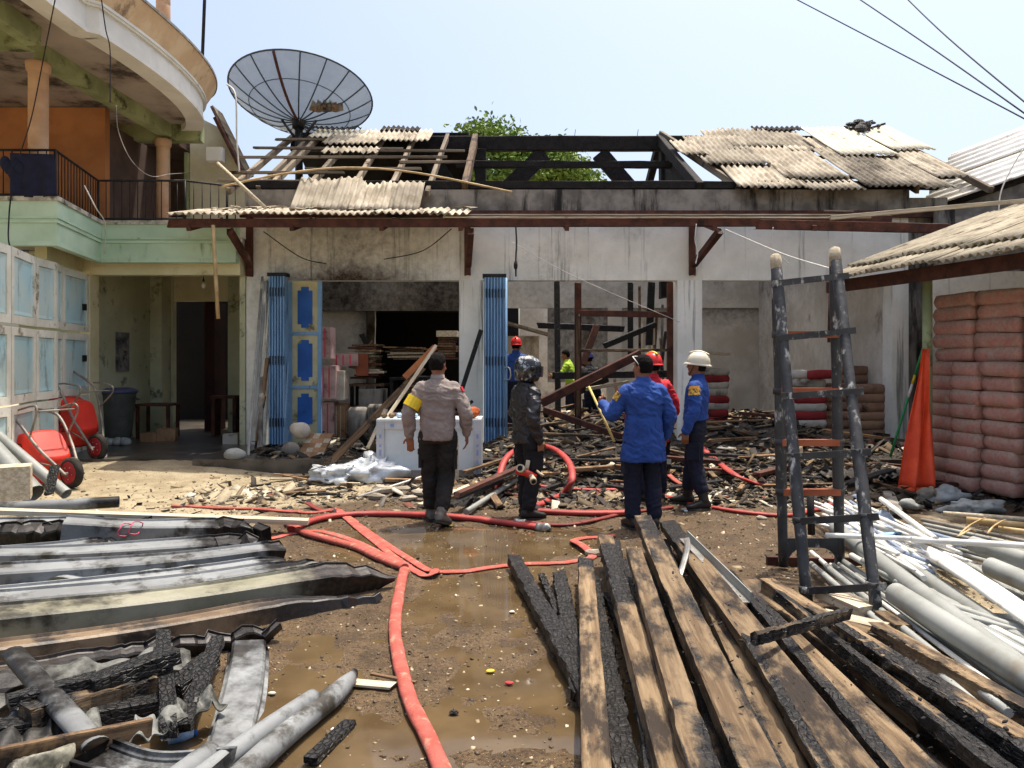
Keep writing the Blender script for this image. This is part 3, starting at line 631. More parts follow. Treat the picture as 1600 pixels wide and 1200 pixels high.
# blue folding steel doors and the panelled leaf in the left bay
def folding_door(name, px0, px1, py0, py1, Y, n, label):
    a, b = P(px0, py1, Y), P(px1, py0, Y); t = thing(name, ((a.x+b.x)/2, Y, a.z), label, 'folding door', 'blue folding steel doors')
    w_ = (b.x-a.x)/n
    for i in range(n):
        x = a.x+w_*i; mb = MB(); d = .16
        mb.sweep([(x+w_*.5, Y, a.z), (x+w_*.5, Y, b.z)], [(-w_*.46, -.02), (-w_*.30, -.05), (w_*.1, -.055), (w_*.46, -.02), (w_*.46, d), (-w_*.46, d)], up=(0, 1, 0))
        o = mb.build('leaf', m_bluesteel, t)
        for z in (a.z+.35, (a.z+b.z)/2, b.z-.25):
            MB().bar((x+w_*.82, Y-.055, z-.07), (x+w_*.82, Y-.055, z+.07), .012, .014, (0, 1, 0)).build('hinge', m_rail, o)
    mb = MB(); mb.box(a.x-.02, b.x+.02, Y-.03, Y+.18, b.z+.002, b.z+.06); mb.build('top_track', m_rail, t)
    return t
folding_door('folding_door', 420, 446, 432, 694, 12.25, 6, 'blue folding steel door gathered beside the cream panelled door')
d2 = folding_door('folding_door', 756, 789, 434, 694, 12.2, 7, 'blue folding steel door gathered at the middle pillar')
MB().tube([P(791, 434, 12.1), P(791, 690, 12.1)], .02, 8).build('guide_rod', m_bluesteel, d2)
MB().tube(bez([P(786, 575, 12.1), P(796, 575, 12.05), P(797, 592, 12.05), P(786, 592, 12.1)], 3), .012, 6).build('pull_handle', m_alu, d2)
t = thing('panelled_door', P(478, 693, 12.75), 'cream steel door leaf with deep blue octagonal panels in the left bay', 'door')
a, b = P(457, 694, 12.75), P(497, 440, 12.75)
MB().box(a.x, b.x, 12.74, 12.78, a.z, b.z).build('leaf', m_dcream, t)
for x in (a.x-.03, b.x+.03): MB().box(x-.03, x+.03, 12.72, 12.79, a.z, b.z).build('stile', m_bluesteel, t)
for (y0, y1) in ((448, 512), (531, 595), (615, 668)):
    z1, z0 = P(0, y0, 12.7).z, P(0, y1, 12.7).z; xa, xb = a.x+.09, b.x-.09; c = .06
    MB().prism([(xa+c, 12.73, z0), (xb-c, 12.73, z0), (xb-c, 12.73, z0+c), (xb, 12.73, z0+c), (xb, 12.73, z1-c), (xb-c, 12.73, z1-c), (xb-c, 12.73, z1), (xa+c, 12.73, z1), (xa+c, 12.73, z1-c), (xa, 12.73, z1-c), (xa, 12.73, z0+c), (xa+c, 12.73, z0+c)][::-1], (0, .012, 0)).build('panel', m_deepblue, t)
for py in (521, 605): z = P(0, py, 12.7).z; MB().box(a.x+.002, b.x-.002, 12.715, 12.745, z-.025, z+.025).build('rail', m_bluesteel, t)
# ------------------------------------------------------------------ mint house on the left
house = thing('mint_house', (-6.5, 12, 0), 'mint green two storey house with curved white balcony roof and tan columns', 'house')
FB, FT = 3.1, 3.74                            # lower balcony fascia
edge = [(-12.0, 10.2), (-6.04, 10.2), (-6.42, 12.0), (-4.32, 12.0)]
def offset_poly(pts, d):
    out = []
    for i, p in enumerate(pts):
        n = Vector((0, 0))
        for a, b in ((i-1, i), (i, i+1)):
            if a < 0 or b >= len(pts): continue
            e = (Vector(pts[b])-Vector(pts[a])).normalized(); n += Vector((e.y, -e.x))
        out.append(Vector(p)+n.normalized()*d)
    return out
def band(pts, d0, d1, z0, z1, name, mat_, parent):
    a, b = offset_poly(pts, d0), offset_poly(pts, d1); mb = MB()
    R = [[(q.x, q.y, z0), (p.x, p.y, z0), (p.x, p.y, z1), (q.x, q.y, z1)] for p, q in zip(a, b)]
    return mb.rings(R, 0, True, True, None, False).build(name, mat_, parent)
band(edge, 0, -.18, FB, FB+.06, 'fascia_foot', m_mint, house)
band(edge, -.012, -.2, FB+.061, FB+.30, 'fascia', m_mint, house)
band(edge, .02, -.2, FB+.301, FB+.335, 'moulding', m_mint, house)
band(edge, .0, -.2, FB+.336, FB+.36, 'moulding', m_mint, house)
band(edge, .025, -.2, FB+.361, FB+.385, 'moulding', m_mint, house)
band(edge, .012, -.2, FB+.386, FT-.05, 'fascia', m_mint, house)
band(edge, .05, -.24, FT-.049, FT+.01, 'coping', m_coping, house)
mb = MB(); mb.prism([(-12, 10.42, 3.35), (-6.2, 10.42, 3.35), (-6.6, 12.2, 3.35), (-4.32, 12.2, 3.35), (-4.32, 16, 3.35), (-12, 16, 3.35)], (0, 0, .18)); mb.build('balcony_slab', m_ceil, house)
mb = MB(); mb.box(-6.72, -4.33, 12.22, 12.44, 2.93, 3.34); mb.build('beam', m_cream, house)
mb = MB(); mb.box(-6.86, -6.70, 12.2, 12.46, 0, 3.34); mb.build('door_post', m_cream, house)
# soffit beam over the garage doors
mb = MB(); mb.prism([(-6.42, 10.6, 2.97), (-6.85, 12.3, 2.97), (-7.0, 12.27, 2.97), (-6.57, 10.57, 2.97)], (0, 0, .36)); mb.build('beam', m_cream, house)
# porch
mb = MB(); mb.box(-8.0, -6.62, 15.0, 15.15, .1, 3.34); mb.build('porch_wall', m_porch, house)
mb = MB(); mb.box(-5.55, -4.43, 15.0, 15.15, .1, 3.34); mb.build('porch_wall', m_porch, house)
mb = MB(); mb.box(-6.618, -5.552, 15.02, 15.15, 2.72, 3.34); mb.build('porch_wall', m_cream, house)
mb = MB(); mb.box(-8.0, -6.88, 12.46, 12.6, .1, 3.34); mb.build('porch_wall', m_porch, house)
mb = MB(); mb.box(-6.98, -6.88, 12.61, 14.99, .1, 3.34); mb.build('porch_wall', m_porch, house)
mb = MB(); mb.box(-6.879, -6.66, 14.6, 14.99, .1, 3.34); mb.build('pilaster', m_porch, house)
mb = MB(); mb.box(-4.42, -4.33, 12.46, 14.99, .1, 3.34); mb.build('porch_wall', m_porch, house)
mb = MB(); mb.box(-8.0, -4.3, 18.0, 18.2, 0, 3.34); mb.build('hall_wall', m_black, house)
mb = MB(); mb.box(-6.02, -5.82, 15.03, 15.6, .18, 2.71); mb.build('door', m_maroon, house)
mb = MB(); mb.box(-8.0, -4.42, 10.9, 18, -.1, .17); mb.build('porch_floor', m_floor, house)
MB().box(-6.876, -6.85, 13.32, 13.75, 1.37, 2.06).build('meter_niche', m_paperpost, house)
# folding garage doors: leaves along a slightly receding line
gd = thing('garage_door', (-6.4, 10.6, .15), 'white framed folding garage door with faded light blue panels', 'garage door')
ga, gb = Vector((-5.78, 8.2)), Vector((-6.80, 12.2)); gdir = (gb-ga).normalized(); gl = (gb-ga).length; gn = Vector((gdir.y, -gdir.x))
cuts = [0, .9, 1.95, 2.55, 3.05, gl]
rows = [(.17, .80), (.83, 1.62), (1.66, 2.90)]
rows = [(.17, 1.02), (1.05, 1.98), (2.02, 2.93)]
for i in range(5):
    s0, s1 = cuts[i]+.015, cuts[i+1]-.015; za = .035*(1 if i % 2 else -1)
    A = ga+gdir*s0+gn*(.02+za); B = ga+gdir*s1+gn*(.02-za); w2 = (B-A); ww = w2.length; w2.normalize(); nn = Vector((w2.y, -w2.x))
    def q(s, z, d): p = A+w2*s+nn*d; return (p.x, p.y, z)
    for (z0, z1) in rows:
        lf = MB(); f = .09 if ww > .7 else .07
        for (u0, u1, v0, v1) in ((0, f, z0, z1), (ww-f, ww, z0, z1), (f, ww-f, z0, z0+.1), (f, ww-f, z1-.1, z1)):
            c = A+w2*((u0+u1)/2); lf.obox((c.x, c.y, (v0+v1)/2), w2.to_3d()*((u1-u0)/2), nn.to_3d()*.025, (0, 0, (v1-v0)/2))
        fr = lf.build('leaf_frame', m_gwhite, gd)
        mb = MB(); b_ = .06                              # raised bevelled panel
        R = [[q(f, z0+.1, .0), q(ww-f, z0+.1, .0), q(ww-f, z1-.1, .0), q(f, z1-.1, .0)], [q(f+.015, z0+.115, .012), q(ww-f-.015, z0+.115, .012), q(ww-f-.015, z1-.115, .012), q(f+.015, z1-.115, .012)],
             [q(f+b_, z0+.1+b_, .002), q(ww-f-b_, z0+.1+b_, .002), q(ww-f-b_, z1-.1-b_, .002), q(f+b_, z1-.1-b_, .002)]]
        mb.rings(R, 0, True, True, None, False); mb.build('panel', m_gblue, fr)
for k, (s, z) in enumerate(((3.9, 1.6), (3.9, 2.4))):
    p = ga+gdir*s+gn*.06; MB().obox((p.x, p.y, z), (.03, 0, 0), (0, .03, 0), (0, 0, .05)).build('hinge', m_rail, gd)
# upper storey
UZ = 5.75
curve = [(-5.55, 5.2), (-5.42, 7.0), (-5.40, 8.6), (-5.40, 9.75), (-5.28, 9.85), (-5.20, 10.6), (-5.16, 11.4), (-5.18, 12.2), (-5.27, 12.95), (-5.45, 13.6), (-5.75, 14.15), (-6.2, 14.5)]
cp = [Vector(p) for p in curve]
sm = [p.to_2d() for p in bez([v.to_3d() for v in cp[4:]], 6)]; path = [tuple(p) for p in cp[:4]]+[tuple(p) for p in sm]
path = path[::-1]                                           # so that outward is to the right of travel
def band2(d0, d1, z0, z1, name, mat_, tops=None): 
    a0, a1, b = offset_poly(path, d0), offset_poly(path, d0 if tops is None else tops), offset_poly(path, d1); mb = MB()
    R = [[(q_.x, q_.y, z0), (p0.x, p0.y, z0), (p1.x, p1.y, z1), (q_.x, q_.y, z1)] for p0, p1, q_ in zip(a0, a1, b)]
    return mb.rings(R, 0, True, True, None, False).build(name, mat_, house)
s = Vector(path[0]); chk = offset_poly(path, .5)[len(path)//2]; SGN = 1 if chk.x > path[len(path)//2][0] else -1
def B2(d0, d1, z0, z1, name, m_, tops=None): return band2(d0*SGN, d1*SGN, z0, z1, name, m_, None if tops is None else tops*SGN)
B2(.0, -.3, UZ, UZ+.05, 'roof_fascia_foot', m_fwhite)
B2(-.02, -.3, UZ+.051, UZ+.34, 'roof_fascia', m_fwhite)
B2(.02, -.3, UZ+.341, UZ+.37, 'roof_moulding', m_fwhite)
B2(.04, -.3, UZ+.371, UZ+.41, 'roof_moulding', m_fwhite)
B2(.03, -.3, UZ+.411, UZ+.70, 'roof_parapet', m_ochre, .2)
B2(.22, -.3, UZ+.701, UZ+.74, 'roof_coping', m_slabtop)
inner = [(p.x, p.y) for p in offset_poly(path, -.2*SGN)]
mb = MB(); mb.prism([(x, y, UZ+.12) for x, y in inner]+[(-12, 5.2, UZ+.12), (-12, 14.5, UZ+.12)], (0, 0, .2)); mb.build('roof_slab', m_ceil, house)
# a tilted beam pattern under the slab
mb = MB(); mb.bar((-6.45, 10.5, UZ+.0), (-6.3, 14.0, UZ), .2, .24); mb.build('roof_beam', m_mossbeam, house)
mb = MB(); mb.bar((-9.5, 10.0, UZ+.0), (-6.27, 10.0, UZ), .2, .24); mb.build('roof_beam', m_mossbeam, house)
mb = MB(); mb.bar((-10.5, 14.12, UZ-.02), (-5.7, 14.12, UZ-.02), .22, .3); mb.build('roof_beam', m_mossbeam, house)
mb = MB(); mb.bar((-6.17, 6.2, UZ+.0), (-6.17, 9.9, UZ), .2, .24); mb.build('roof_beam', m_mossbeam, house)
def column(px, Y, z0, z1, r):
    x = (px-800)*Y/FPX; n = 5; pts = []; rad = []
    for i in range(n):
        a, b = z0+(z1-z0)*i/n, z0+(z1-z0)*(i+1)/n; pts += [(x, Y, a+.004), (x, Y, a+.016), (x, Y, b-.016), (x, Y, b-.004)]; rad += [r*.965, r, r, r*.965]
    c = MB().tube(pts, rad, 20, up=(0, 1, 0)).build('column', m_tanpil, house)
    MB().tube([(x, Y, z1-.14), (x, Y, z1-.10), (x, Y, z1-.03), (x, Y, z1)], [r*1.02, r*1.2, r*1.25, r*1.3], 20, up=(0, 1, 0)).build('capital', m_tanpil, c)
column(60, 10.5, FT+.011, UZ-.12, .125); column(255, 14.0, 3.5, UZ-.17, .117)
x = (255-800)*12.6/FPX
column(255, 13.0, UZ+.33, UZ+2.2, .115)
MB().tube([P(316, 95, 13.4), P(322, -60, 13.2)], .03, 8).build('roof_pole', m_rail, house)
MB().tube([P(18, 28, 9.6), P(18, -30, 9.6)], .05, 10).build('drain_pipe', m_pvcg, house)
mb = MB(); mb.box(-12, -6.89, 13.0, 13.155, 3.54, UZ+.1); mb.build('upper_wall', m_orange, house)
mb = MB(); mb.box(-7.0, -6.3, 15.6, 15.75, 3.54, UZ+.4); mb.build('upper_wall', m_darkwall, house)
mb = MB(); mb.box(-12, -6.3, 14.55, 15.8, UZ-.12, UZ-.02); mb.build('upper_ceiling', m_darkwall, house)
mb = MB(); mb.box(-7.04, -6.9, 13.16, 15.6, 3.54, UZ-.13); mb.build('upper_wall', m_darkwall, house)
mb = MB(); mb.prism([(-6.29, 15.0, 3.5), (-4.6, 15.0, 3.5), (-4.6, 15.0, 4.4), (-5.2, 15.0, 5.15), (-5.70, 15.0, 6.1), (-6.29, 15.0, 6.4)][::-1], (0, .12, 0)); mb.build('gable_wall', mat('pale_gable_paint', '#d9d3b4', '#c6bf9e', 2, .85, rand=0, dirt='#968d6c', damt=.25), house)
mb = MB(); mb.bar(P(338, 172, 15.0), P(388, 272, 15.0), .06, .5, (0, 1, 0)); mb.build('gable_roof', m_rafter, house)
mb = MB(); mb.bar(P(336, 184, 14.7), P(378, 268, 14.7), .06, .09, (0, 1, 0)); mb.build('gable_board', m_brown, house)
mb = MB(); mb.box(-5.80, -5.50, 14.56, 14.72, UZ-.4, UZ-.14); mb.build('corbel', m_fwhite, house)
mb = MB(); mb.box(-6.36, -6.295, 14.9, 15.0, 3.5, UZ-.15); mb.build('corner_strip', m_mossbeam, house)
# balcony railing
rl = thing('balcony_railing', (-5.6, 12.1, FT), 'black iron balcony railing above the mint fascia', 'railing')
rp = [Vector((-7.3, 10.32, 0)), Vector((-6.14, 10.32, 0)), Vector((-6.52, 12.1, 0)), Vector((-5.15, 12.1, 0)), Vector((-4.62, 12.45, 0)), Vector((-4.35, 12.45, 0))]
for z in (FT+.06, FT+.66): MB().tube([p+Vector((0, 0, z)) for p in rp], .018, 6).build('rail', m_rail, rl)
for a, b in zip(rp[:-1], rp[1:]):
    n = int((b-a).length/.115)
    for k in range(n):
        p = a+(b-a)*(k/n); MB().tube([p+Vector((0, 0, FT)), p+Vector((0, 0, FT+.66))], .008 if k else .02, 5).build('baluster', m_rail, rl)
# cloth hung over the railing
def cloth(name, corner, u, v, nu_, nv_, fn, mat_, parent=None, thick=.006, **kw):
    mb = MB(); c, u, v = Vector(corner), Vector(u), Vector(v); n = u.cross(v).normalized(); T = []; B = []
    for j in range(nv_+1):
        for i in range(nu_+1):
            a, b = i/nu_, j/nv_; d = fn(a, b); p = c+u*a+v*b+Vector(d); T.append(p+n*thick/2); B.append(p-n*thick/2)
    N = len(T); f = []
    for j in range(nv_):
        for i in range(nu_):
            k = j*(nu_+1)+i; f.append((k, k+1, k+nu_+2, k+nu_+1)); f.append((N+k, N+k+nu_+1, N+k+nu_+2, N+k+1))
    mb.add(T+B, f, 0, None, True)
    ring = list(range(nu_+1))+[j*(nu_+1)+nu_ for j in range(1, nv_+1)]+[nv_*(nu_+1)+i for i in range(nu_-1, -1, -1)]+[j*(nu_+1) for j in range(nv_-1, 0, -1)]
    for a, b in zip(ring, ring[1:]+ring[:1]): mb.f.append((b, a, N+a, N+b)); mb.m.append(0); mb.sm.append(False)
    return mb.build(name, mat_, parent, **kw)
cloth('hanging_cloth', P(18, 240, 10.2), P(86, 242, 10.2)-P(18, 240, 10.2), (0, 0, -.54), 24, 12, lambda a, b: (-.03*b*math.sin(5*a), -.03-.03*math.sin(a*17)*b, -.04*math.sin(a*3)*b), m_cloth, label='dark navy patterned cloth hung over the balcony railing by the column', cat='cloth')
mb = MB()
for k in range(5): mb.ball(P(8+6*k, 255+7*(k % 3), 10.2), (.07, .06, .1), 8, 5)
mb.build('hanging_clothes', m_cloth, label='bundle of dark clothes on the railing at the left picture edge', cat='clothes')
# bulb on its cord under the porch beam
t = thing('light_bulb', P(318, 448, 13), 'unlit white light bulb hanging on a cord under the porch', 'light bulb')
MB().tube([P(318, 420, 13), P(318, 436, 13)], .008, 5).build('cord', m_wire, t); MB().tube([P(318, 436, 13), P(318, 440, 13)], .018, 8).build('socket', m_rail, t)
MB().ball(P(318, 446, 13), (.035, .035, .05), 10, 7).build('bulb', m_fwhite, t)
# things in the porch
t = thing('plastic_bin', P(182, 684, 13.2), 'large grey plastic bin with purple grey lid in the porch', 'bin')
b = P(182, 684, 13.2); H = .86
MB().tube([(b.x, b.y, b.z+H*k) for k in (0, .02, .3, .6, .86, .9)], [.22, .235, .265, .29, .31, .325], 22, up=(0, 1, 0)).build('body', m_barrel, t)
MB().tube([(b.x, b.y, b.z+H*k) for k in (.9, .93, .97, 1.0)], [.34, .345, .31, .2], 22, up=(0, 1, 0)).build('lid', m_binlid, t)
for s in (-1, 1): MB().tube([(b.x+s*.30, b.y-.05, b.z+.68), (b.x+s*.37, b.y-.05, b.z+.66), (b.x+s*.37, b.y+.05, b.z+.66), (b.x+s*.30, b.y+.05, b.z+.68)], .012, 6).build('handle', m_barrel, t)
t = thing('wooden_table', P(245, 660, 13.8), 'low dark wooden table in the porch shade', 'table')
a = P(222, 630, 13.9); MB().box(a.x, a.x+.62, 13.6, 14.1, a.z-.04, a.z).build('tabletop', m_brown, t)
for dx in (.04, .58):
    for dy in (13.65, 14.05): MB().box(a.x+dx-.025, a.x+dx+.025, dy-.025, dy+.025, .17, a.z-.041).build('leg', m_brown, t)
def carton(p, sx, sy, sz, rz, label, m_=m_carton, group=None, tape=True):
    t = thing('carton', p, label, 'carton', group); mb = MB(); c, s = math.cos(rz), math.sin(rz)
    mb.obox(Vector(p)+Vector((0, 0, sz/2)), Vector((c, s, 0))*sx/2, Vector((-s, c, 0))*sy/2, (0, 0, sz/2)); mb.build('box', m_, t)
    for k in (-1, 1): MB().obox(Vector(p)+Vector((0, 0, sz+.006))+Vector((-s, c, 0))*sy/4*k, Vector((c, s, 0))*(sx/2-.004), Vector((-s, c, 0))*(sy/4-.004), Vector((0, 0, .004))).build('flap', m_, t)
    return t
p = P(262, 672, 13.4); carton((p.x, p.y, .17), .3, .25, .2, .2, 'small carton beside the porch table')
p = P(235, 676, 13.3); carton((p.x, p.y, .17), .26, .2, .14, -.3, 'flat carton beside the grey bin')
p = P(362, 685, 12.9); carton((p.x, p.y, .17), .24, .2, .16, .1, 'pale block shaped carton at the porch corner', m_bagwht)
for i, (px, py) in enumerate(((172, 682), (183, 684), (196, 683), (166, 677))):
    p = P(px, py, 12.6); mb = MB(); mb.ball((p.x, p.y, .17+.06), (.08+.01*i, .08, .07), 9, 6)
    for k, v in enumerate(mb.v): n = 1+.2*fbm(np.array([v[0]*20]), np.array([v[1]*20]), np.array([v[2]*20]))[0]; mb.v[k] = (p.x+(v[0]-p.x)*n, p.y+(v[1]-p.y)*n, .17+max(0, (v[2]-.17)*n))
    mb.build('plastic_bag', m_sack, label=['crumpled grey bag at the foot of the grey bin, left', 'crumpled grey bag right under the grey bin', 'crumpled grey bag right of the grey bin', 'crumpled grey bag touching the wheelbarrow tyre'][i], cat='bag')
# motorcycle parts and bench in the hall are only dark shapes in the photo
t = thing('porch_bench', P(350, 660, 14.2), 'dark bench with dusty things piled at the porch corner', 'bench'); a = P(335, 618, 14.3)
MB().box(a.x, a.x+.45, 14.1, 14.5, a.z-.05, a.z).build('seat', m_brown, t)
for dx in (.03, .42): MB().box(a.x+dx-.03, a.x+dx+.03, 14.15, 14.45, .17, a.z-.051).build('leg', m_brown, t)

# ------------------------------------------------------------------ satellite dish
dc = P(467, 189, 15.7); axis_ = Vector((0.02, math.cos(math.radians(106))*-1, math.sin(math.radians(106)))).normalized()
dish = thing('satellite_dish', (dc.x, dc.y, 4.6), 'large grey mesh satellite dish above the burnt roof', 'satellite dish')
e1 = axis_.cross(Vector((0, 1, 0))).normalized(); e2 = axis_.cross(e1).normalized(); DR, DD = 1.44, .60
def DP(r, a, off=0.0): return dc+(e1*math.cos(a)+e2*math.sin(a))*r*DR+axis_*(DD*r*r+off)
NR = 18; A0 = .06
for k in range(NR):
    a0, a1 = A0+2*math.pi*k/NR, A0+2*math.pi*(k+1)/NR; mb = MB(); v = []; f = []
    for i in range(9):
        for j in range(4): v.append(DP(.07+.93*i/8, a0+(a1-a0)*j/3))
    for i in range(8):
        for j in range(3): q_ = i*4+j; f.append((q_, q_+1, q_+5, q_+4))
    mb.add(v, f, 0, None, True).build('mesh_panel', m_dishmesh, dish)
    MB().tube([DP(.05+.95*i/10, a0, -.012) for i in range(11)], .014, 6).build('rib', m_dishrib, dish)
MB().tube([DP(1.0, 2*math.pi*i/60) for i in range(60)], .018, 6, loop=True).build('rim', m_dishrib, dish)
MB().tube([DP(.7, 2*math.pi*i/48, -.02) for i in range(48)], .009, 5, loop=True).build('hoop', m_dishrib, dish)
MB().tube([dc-axis_*.16, dc-axis_*.03, dc+axis_*.02], [.12, .13, .10], 14).build('hub', m_char, dish)
a = min((A0+2*math.pi*k/NR for k in range(NR)), key=lambda a: abs((DP(1, a)-dc).x+.05)-10*(DP(1, a)-dc).z)
MB().tube([DP(.05+.95*i/10, a, -.03) for i in range(11)], .03, 6).build('heavy_rib', m_brown, dish)
MB().tube([(dc.x, dc.y, dc.z-.12), (dc.x, dc.y+.02, 4.6)], .08, 10).build('mount_post', m_char, dish)
for s in (-1, 1): MB().tube([dc+e1*s*.35+axis_*.02, (dc.x+s*.1, dc.y, dc.z-.6)], .03, 6).build('mount_strut', m_char, dish)
q0 = DP(.22, 4.3, .0)
best = min((math.radians(d) for d in range(0, 360, 4)), key=lambda a: abs(((DP(.45, a)).x-dc.x)-.5)*3+((DP(.45, a)).y-dc.y))
for i in range(4):
    c = DP(.42+.05*i, best+.12*i, -.02); n = (c-dc).normalized()
    MB().prism([c+Vector((x, 0, z)) for x, z in ((-.17, -.07), (.02, -.12), (.18, -.08), (.16, .08), (.0, .05), (-.1, .14))], (0, .01, 0)).build('burnt_scrap', m_rafter if i % 2 else m_debris, dish)

# ------------------------------------------------------------------ tree behind the roof
def leaf_mat():
    m = mat('tree_leaf', '#7c9440', '#627c30', 3, .6, bump=0, dirt='#8a8f45', damt=.35, dscale=1.2, rand=0, spec=.3); return m
def tree(px, py, Y, rx, rz, n, label):
    c = P(px, py, Y); t = thing('leafy_tree', (c.x, Y, 0), label, 'tree'); rnd = random.Random(5)
    trunk = MB(); trunk.tube(bez([(c.x, Y, -.2), (c.x+.1, Y, 2.5), (c.x-.1, Y, 5), (c.x+.1, Y, c.z-.6)], 5), [.28-.012*i for i in range(16)], 9)
    limbs = []
    for k in range(16):
        a = rnd.uniform(0, 6.28); r = rnd.uniform(.35, .85); h = rnd.uniform(-.5, .8); e = Vector((c.x+math.cos(a)*rx*r, Y+math.sin(a)*rx*r*.8, c.z+h*rz)); s = Vector((c.x, Y, c.z-rz*.9+rnd.random()*rz*.6))
        trunk.tube(bez([s, lerp(s, e, .5)+Vector((0, 0, .25)), e], 4), [.09-.008*i for i in range(9)], 6); limbs.append(e)
    limbs += [Vector((P(x, y, Y).x, Y+rnd.uniform(-1, 1), P(x, y, Y).z)) for x, y in ((765, 206), (790, 212), (745, 220), (870, 258), (890, 268), (840, 262), (730, 262), (860, 252), (905, 262), (780, 230), (830, 240), (725, 275), (915, 280), (850, 285), (760, 285), (880, 280))]
    trunk.build('trunk', m_rafter, t)
    v = np.zeros((n*6, 3)); f = []
    for i in range(n):
        e = limbs[rnd.randrange(len(limbs))]; sp = .33
        p = e+Vector((rnd.gauss(0, sp), rnd.gauss(0, sp), rnd.gauss(0, sp*.62)))
        d = Vector((rnd.gauss(0, 1), rnd.gauss(0, 1), rnd.gauss(-.4, .7))).normalized(); w_ = d.orthogonal().normalized(); w_ = Quaternion(d, rnd.uniform(0, 6.28)) @ w_
        l = rnd.uniform(.13, .24); h = l*.22; nrm = d.cross(w_)*l*.06
        pts = (p, p+d*l*.35+w_*h+nrm, p+d*l*.7+w_*h*.8+nrm, p+d*l, p+d*l*.7-w_*h*.8+nrm, p+d*l*.35-w_*h+nrm)
        v[i*6:i*6+6] = [tuple(x) for x in pts]; b = i*6; f += [(b, b+1, b+2, b+3), (b, b+3, b+4, b+5)]
    mb = MB(); mb.v = [tuple(x) for x in v]; mb.f = f; mb.m = [0]*len(f); mb.sm = [False]*len(f); mb.a = [0.0]*len(v)
    o = mb.build('crown', leaf_mat(), t); o['kind'] = 'stuff'
tree(822, 262, 27, 1.75, .7, 15000, 'leafy green tree seen through the burnt roof frame')

# ------------------------------------------------------------------ shed on the right
shed = thing('storage_shed', (6.5, 9.5, 0), 'open storage shed with dusty corrugated roof on the right', 'shed')
ea, eb = Vector((4.42, 10.2, 2.69)), Vector((5.36, 5.7, 2.66)); ed = (eb-ea).normalized(); en = Vector((-ed.y, ed.x, 0)).normalized()
if en.x < 0: en = -en
rv = (en+Vector((0, 0, .36))).normalized(); rn = ed.cross(rv).normalized(); rn = rn if rn.z > 0 else -rn
for i, s0 in enumerate((-.35, .62, 1.6, 2.6, 3.55)):
    corrugated(ea+ed*s0+rn*(.03+.02*(i % 2))-rv*.15, ed, rv, rn, 1.05, 1.9, jag=(.03, 0), seed=120+i).build('roof_sheet', m_shedroof, shed)
    corrugated(ea+ed*(s0+.06)+rn*(.075+.02*(i % 2))+rv*(.28+.07*(i % 2)), ed, rv, rn, 1.05, 2.4, jag=(.03, 0), seed=140+i).build('roof_sheet', m_shedroof, shed)
    corrugated(ea+ed*(s0+.03)+rn*(.04)+rv*2.4, ed, rv, rn, 1.05, 2.4, seed=160+i).build('roof_sheet', m_shedroof, shed)
rough_bar(ea+Vector((.12, .1, -.10))-ed*.5, eb+Vector((.12, 0, -.10)), .07, .16, m_brown, 'eave_beam', shed, 14, .004)
rough_bar(ea-ed*.3+Vector((-.35, 0, -.04)), ea+Vector((.9, .2, .16)), .12, .03, m_pale, 'broken_lath', shed, 6, .006)
for k in range(3): rough_bar(ea+rv*(1.2+1.3*k)+Vector((0, 0, -.08))-ed*.3, eb+rv*(1.2+1.3*k)+Vector((0, 0, -.08)), .06, .1, m_brown, 'purlin', shed, 8, .004)
pp = P(1449, 770, 9.3); MB().tube([(pp.x, pp.y, 0), (pp.x, pp.y, 2.66)], .055, 12).build('post', m_mossbeam, shed)
p2 = P(1310, 520, 10.4); MB().tube([P(1298, 455, 10.3), P(1296, 535, 10.3)], .03, 6).build('hanging_stick', m_brown, shed)
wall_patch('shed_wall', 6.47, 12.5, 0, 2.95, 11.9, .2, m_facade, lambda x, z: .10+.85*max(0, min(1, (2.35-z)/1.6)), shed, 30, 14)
mb = MB(); mb.box(9.0, 9.2, 4, 11.88, 0, 4.2); mb.build('shed_wall', m_inner, shed)
wr = thing('white_roofed_building', (9, 13, 0), 'building with bright white sheet roof behind the shed', 'building')
e0, e1 = P(1440, 328, 13.6), P(1700, 240, 11.5)          # the verge that faces the yard, rising to the right
wv = (e1-e0).normalized(); wu = Vector((.1, 1, .40)); wu = (wu-wv*wu.dot(wv)).normalized(); wnn = wv.cross(wu).normalized(); wnn = wnn if wnn.z > 0 else -wnn
for i in range(2):
    corrugated(e0-wv*.05+wu*i*.98+wnn*.02*(i % 2), wu, wv, wnn, 1.03, 6.5, pitch=.2, amp=.022, seed=200+i, sub=8).build('roof_sheet', m_whiteroof, wr)
dn = Vector((0, 0, -1)); w0, w1 = e0+wu*.12-wnn*.05, e1+wu*.12-wnn*.05
MB().prism([w0, w1, (w1.x, w1.y, 2.2), (w0.x, w0.y, 2.2)], wu*.15).build('gable_wall', m_bandc, wr)
rough_bar(e0+wu*.06-wnn*.09, e1+wu*.06-wnn*.09, .05, .1, m_charbeam, 'verge_board', wr, 12, .003)
MB().box(6.455, 7.1, 12.52, 13.6, 0, 4.22).build('corner_wall', m_bandc, wr)  # fills the gap; its dark concrete tone stands in for shade there
MB().box(6.75, 9.0, 12.15, 12.3, 0, 4.0).build('side_wall', m_bandc, wr)
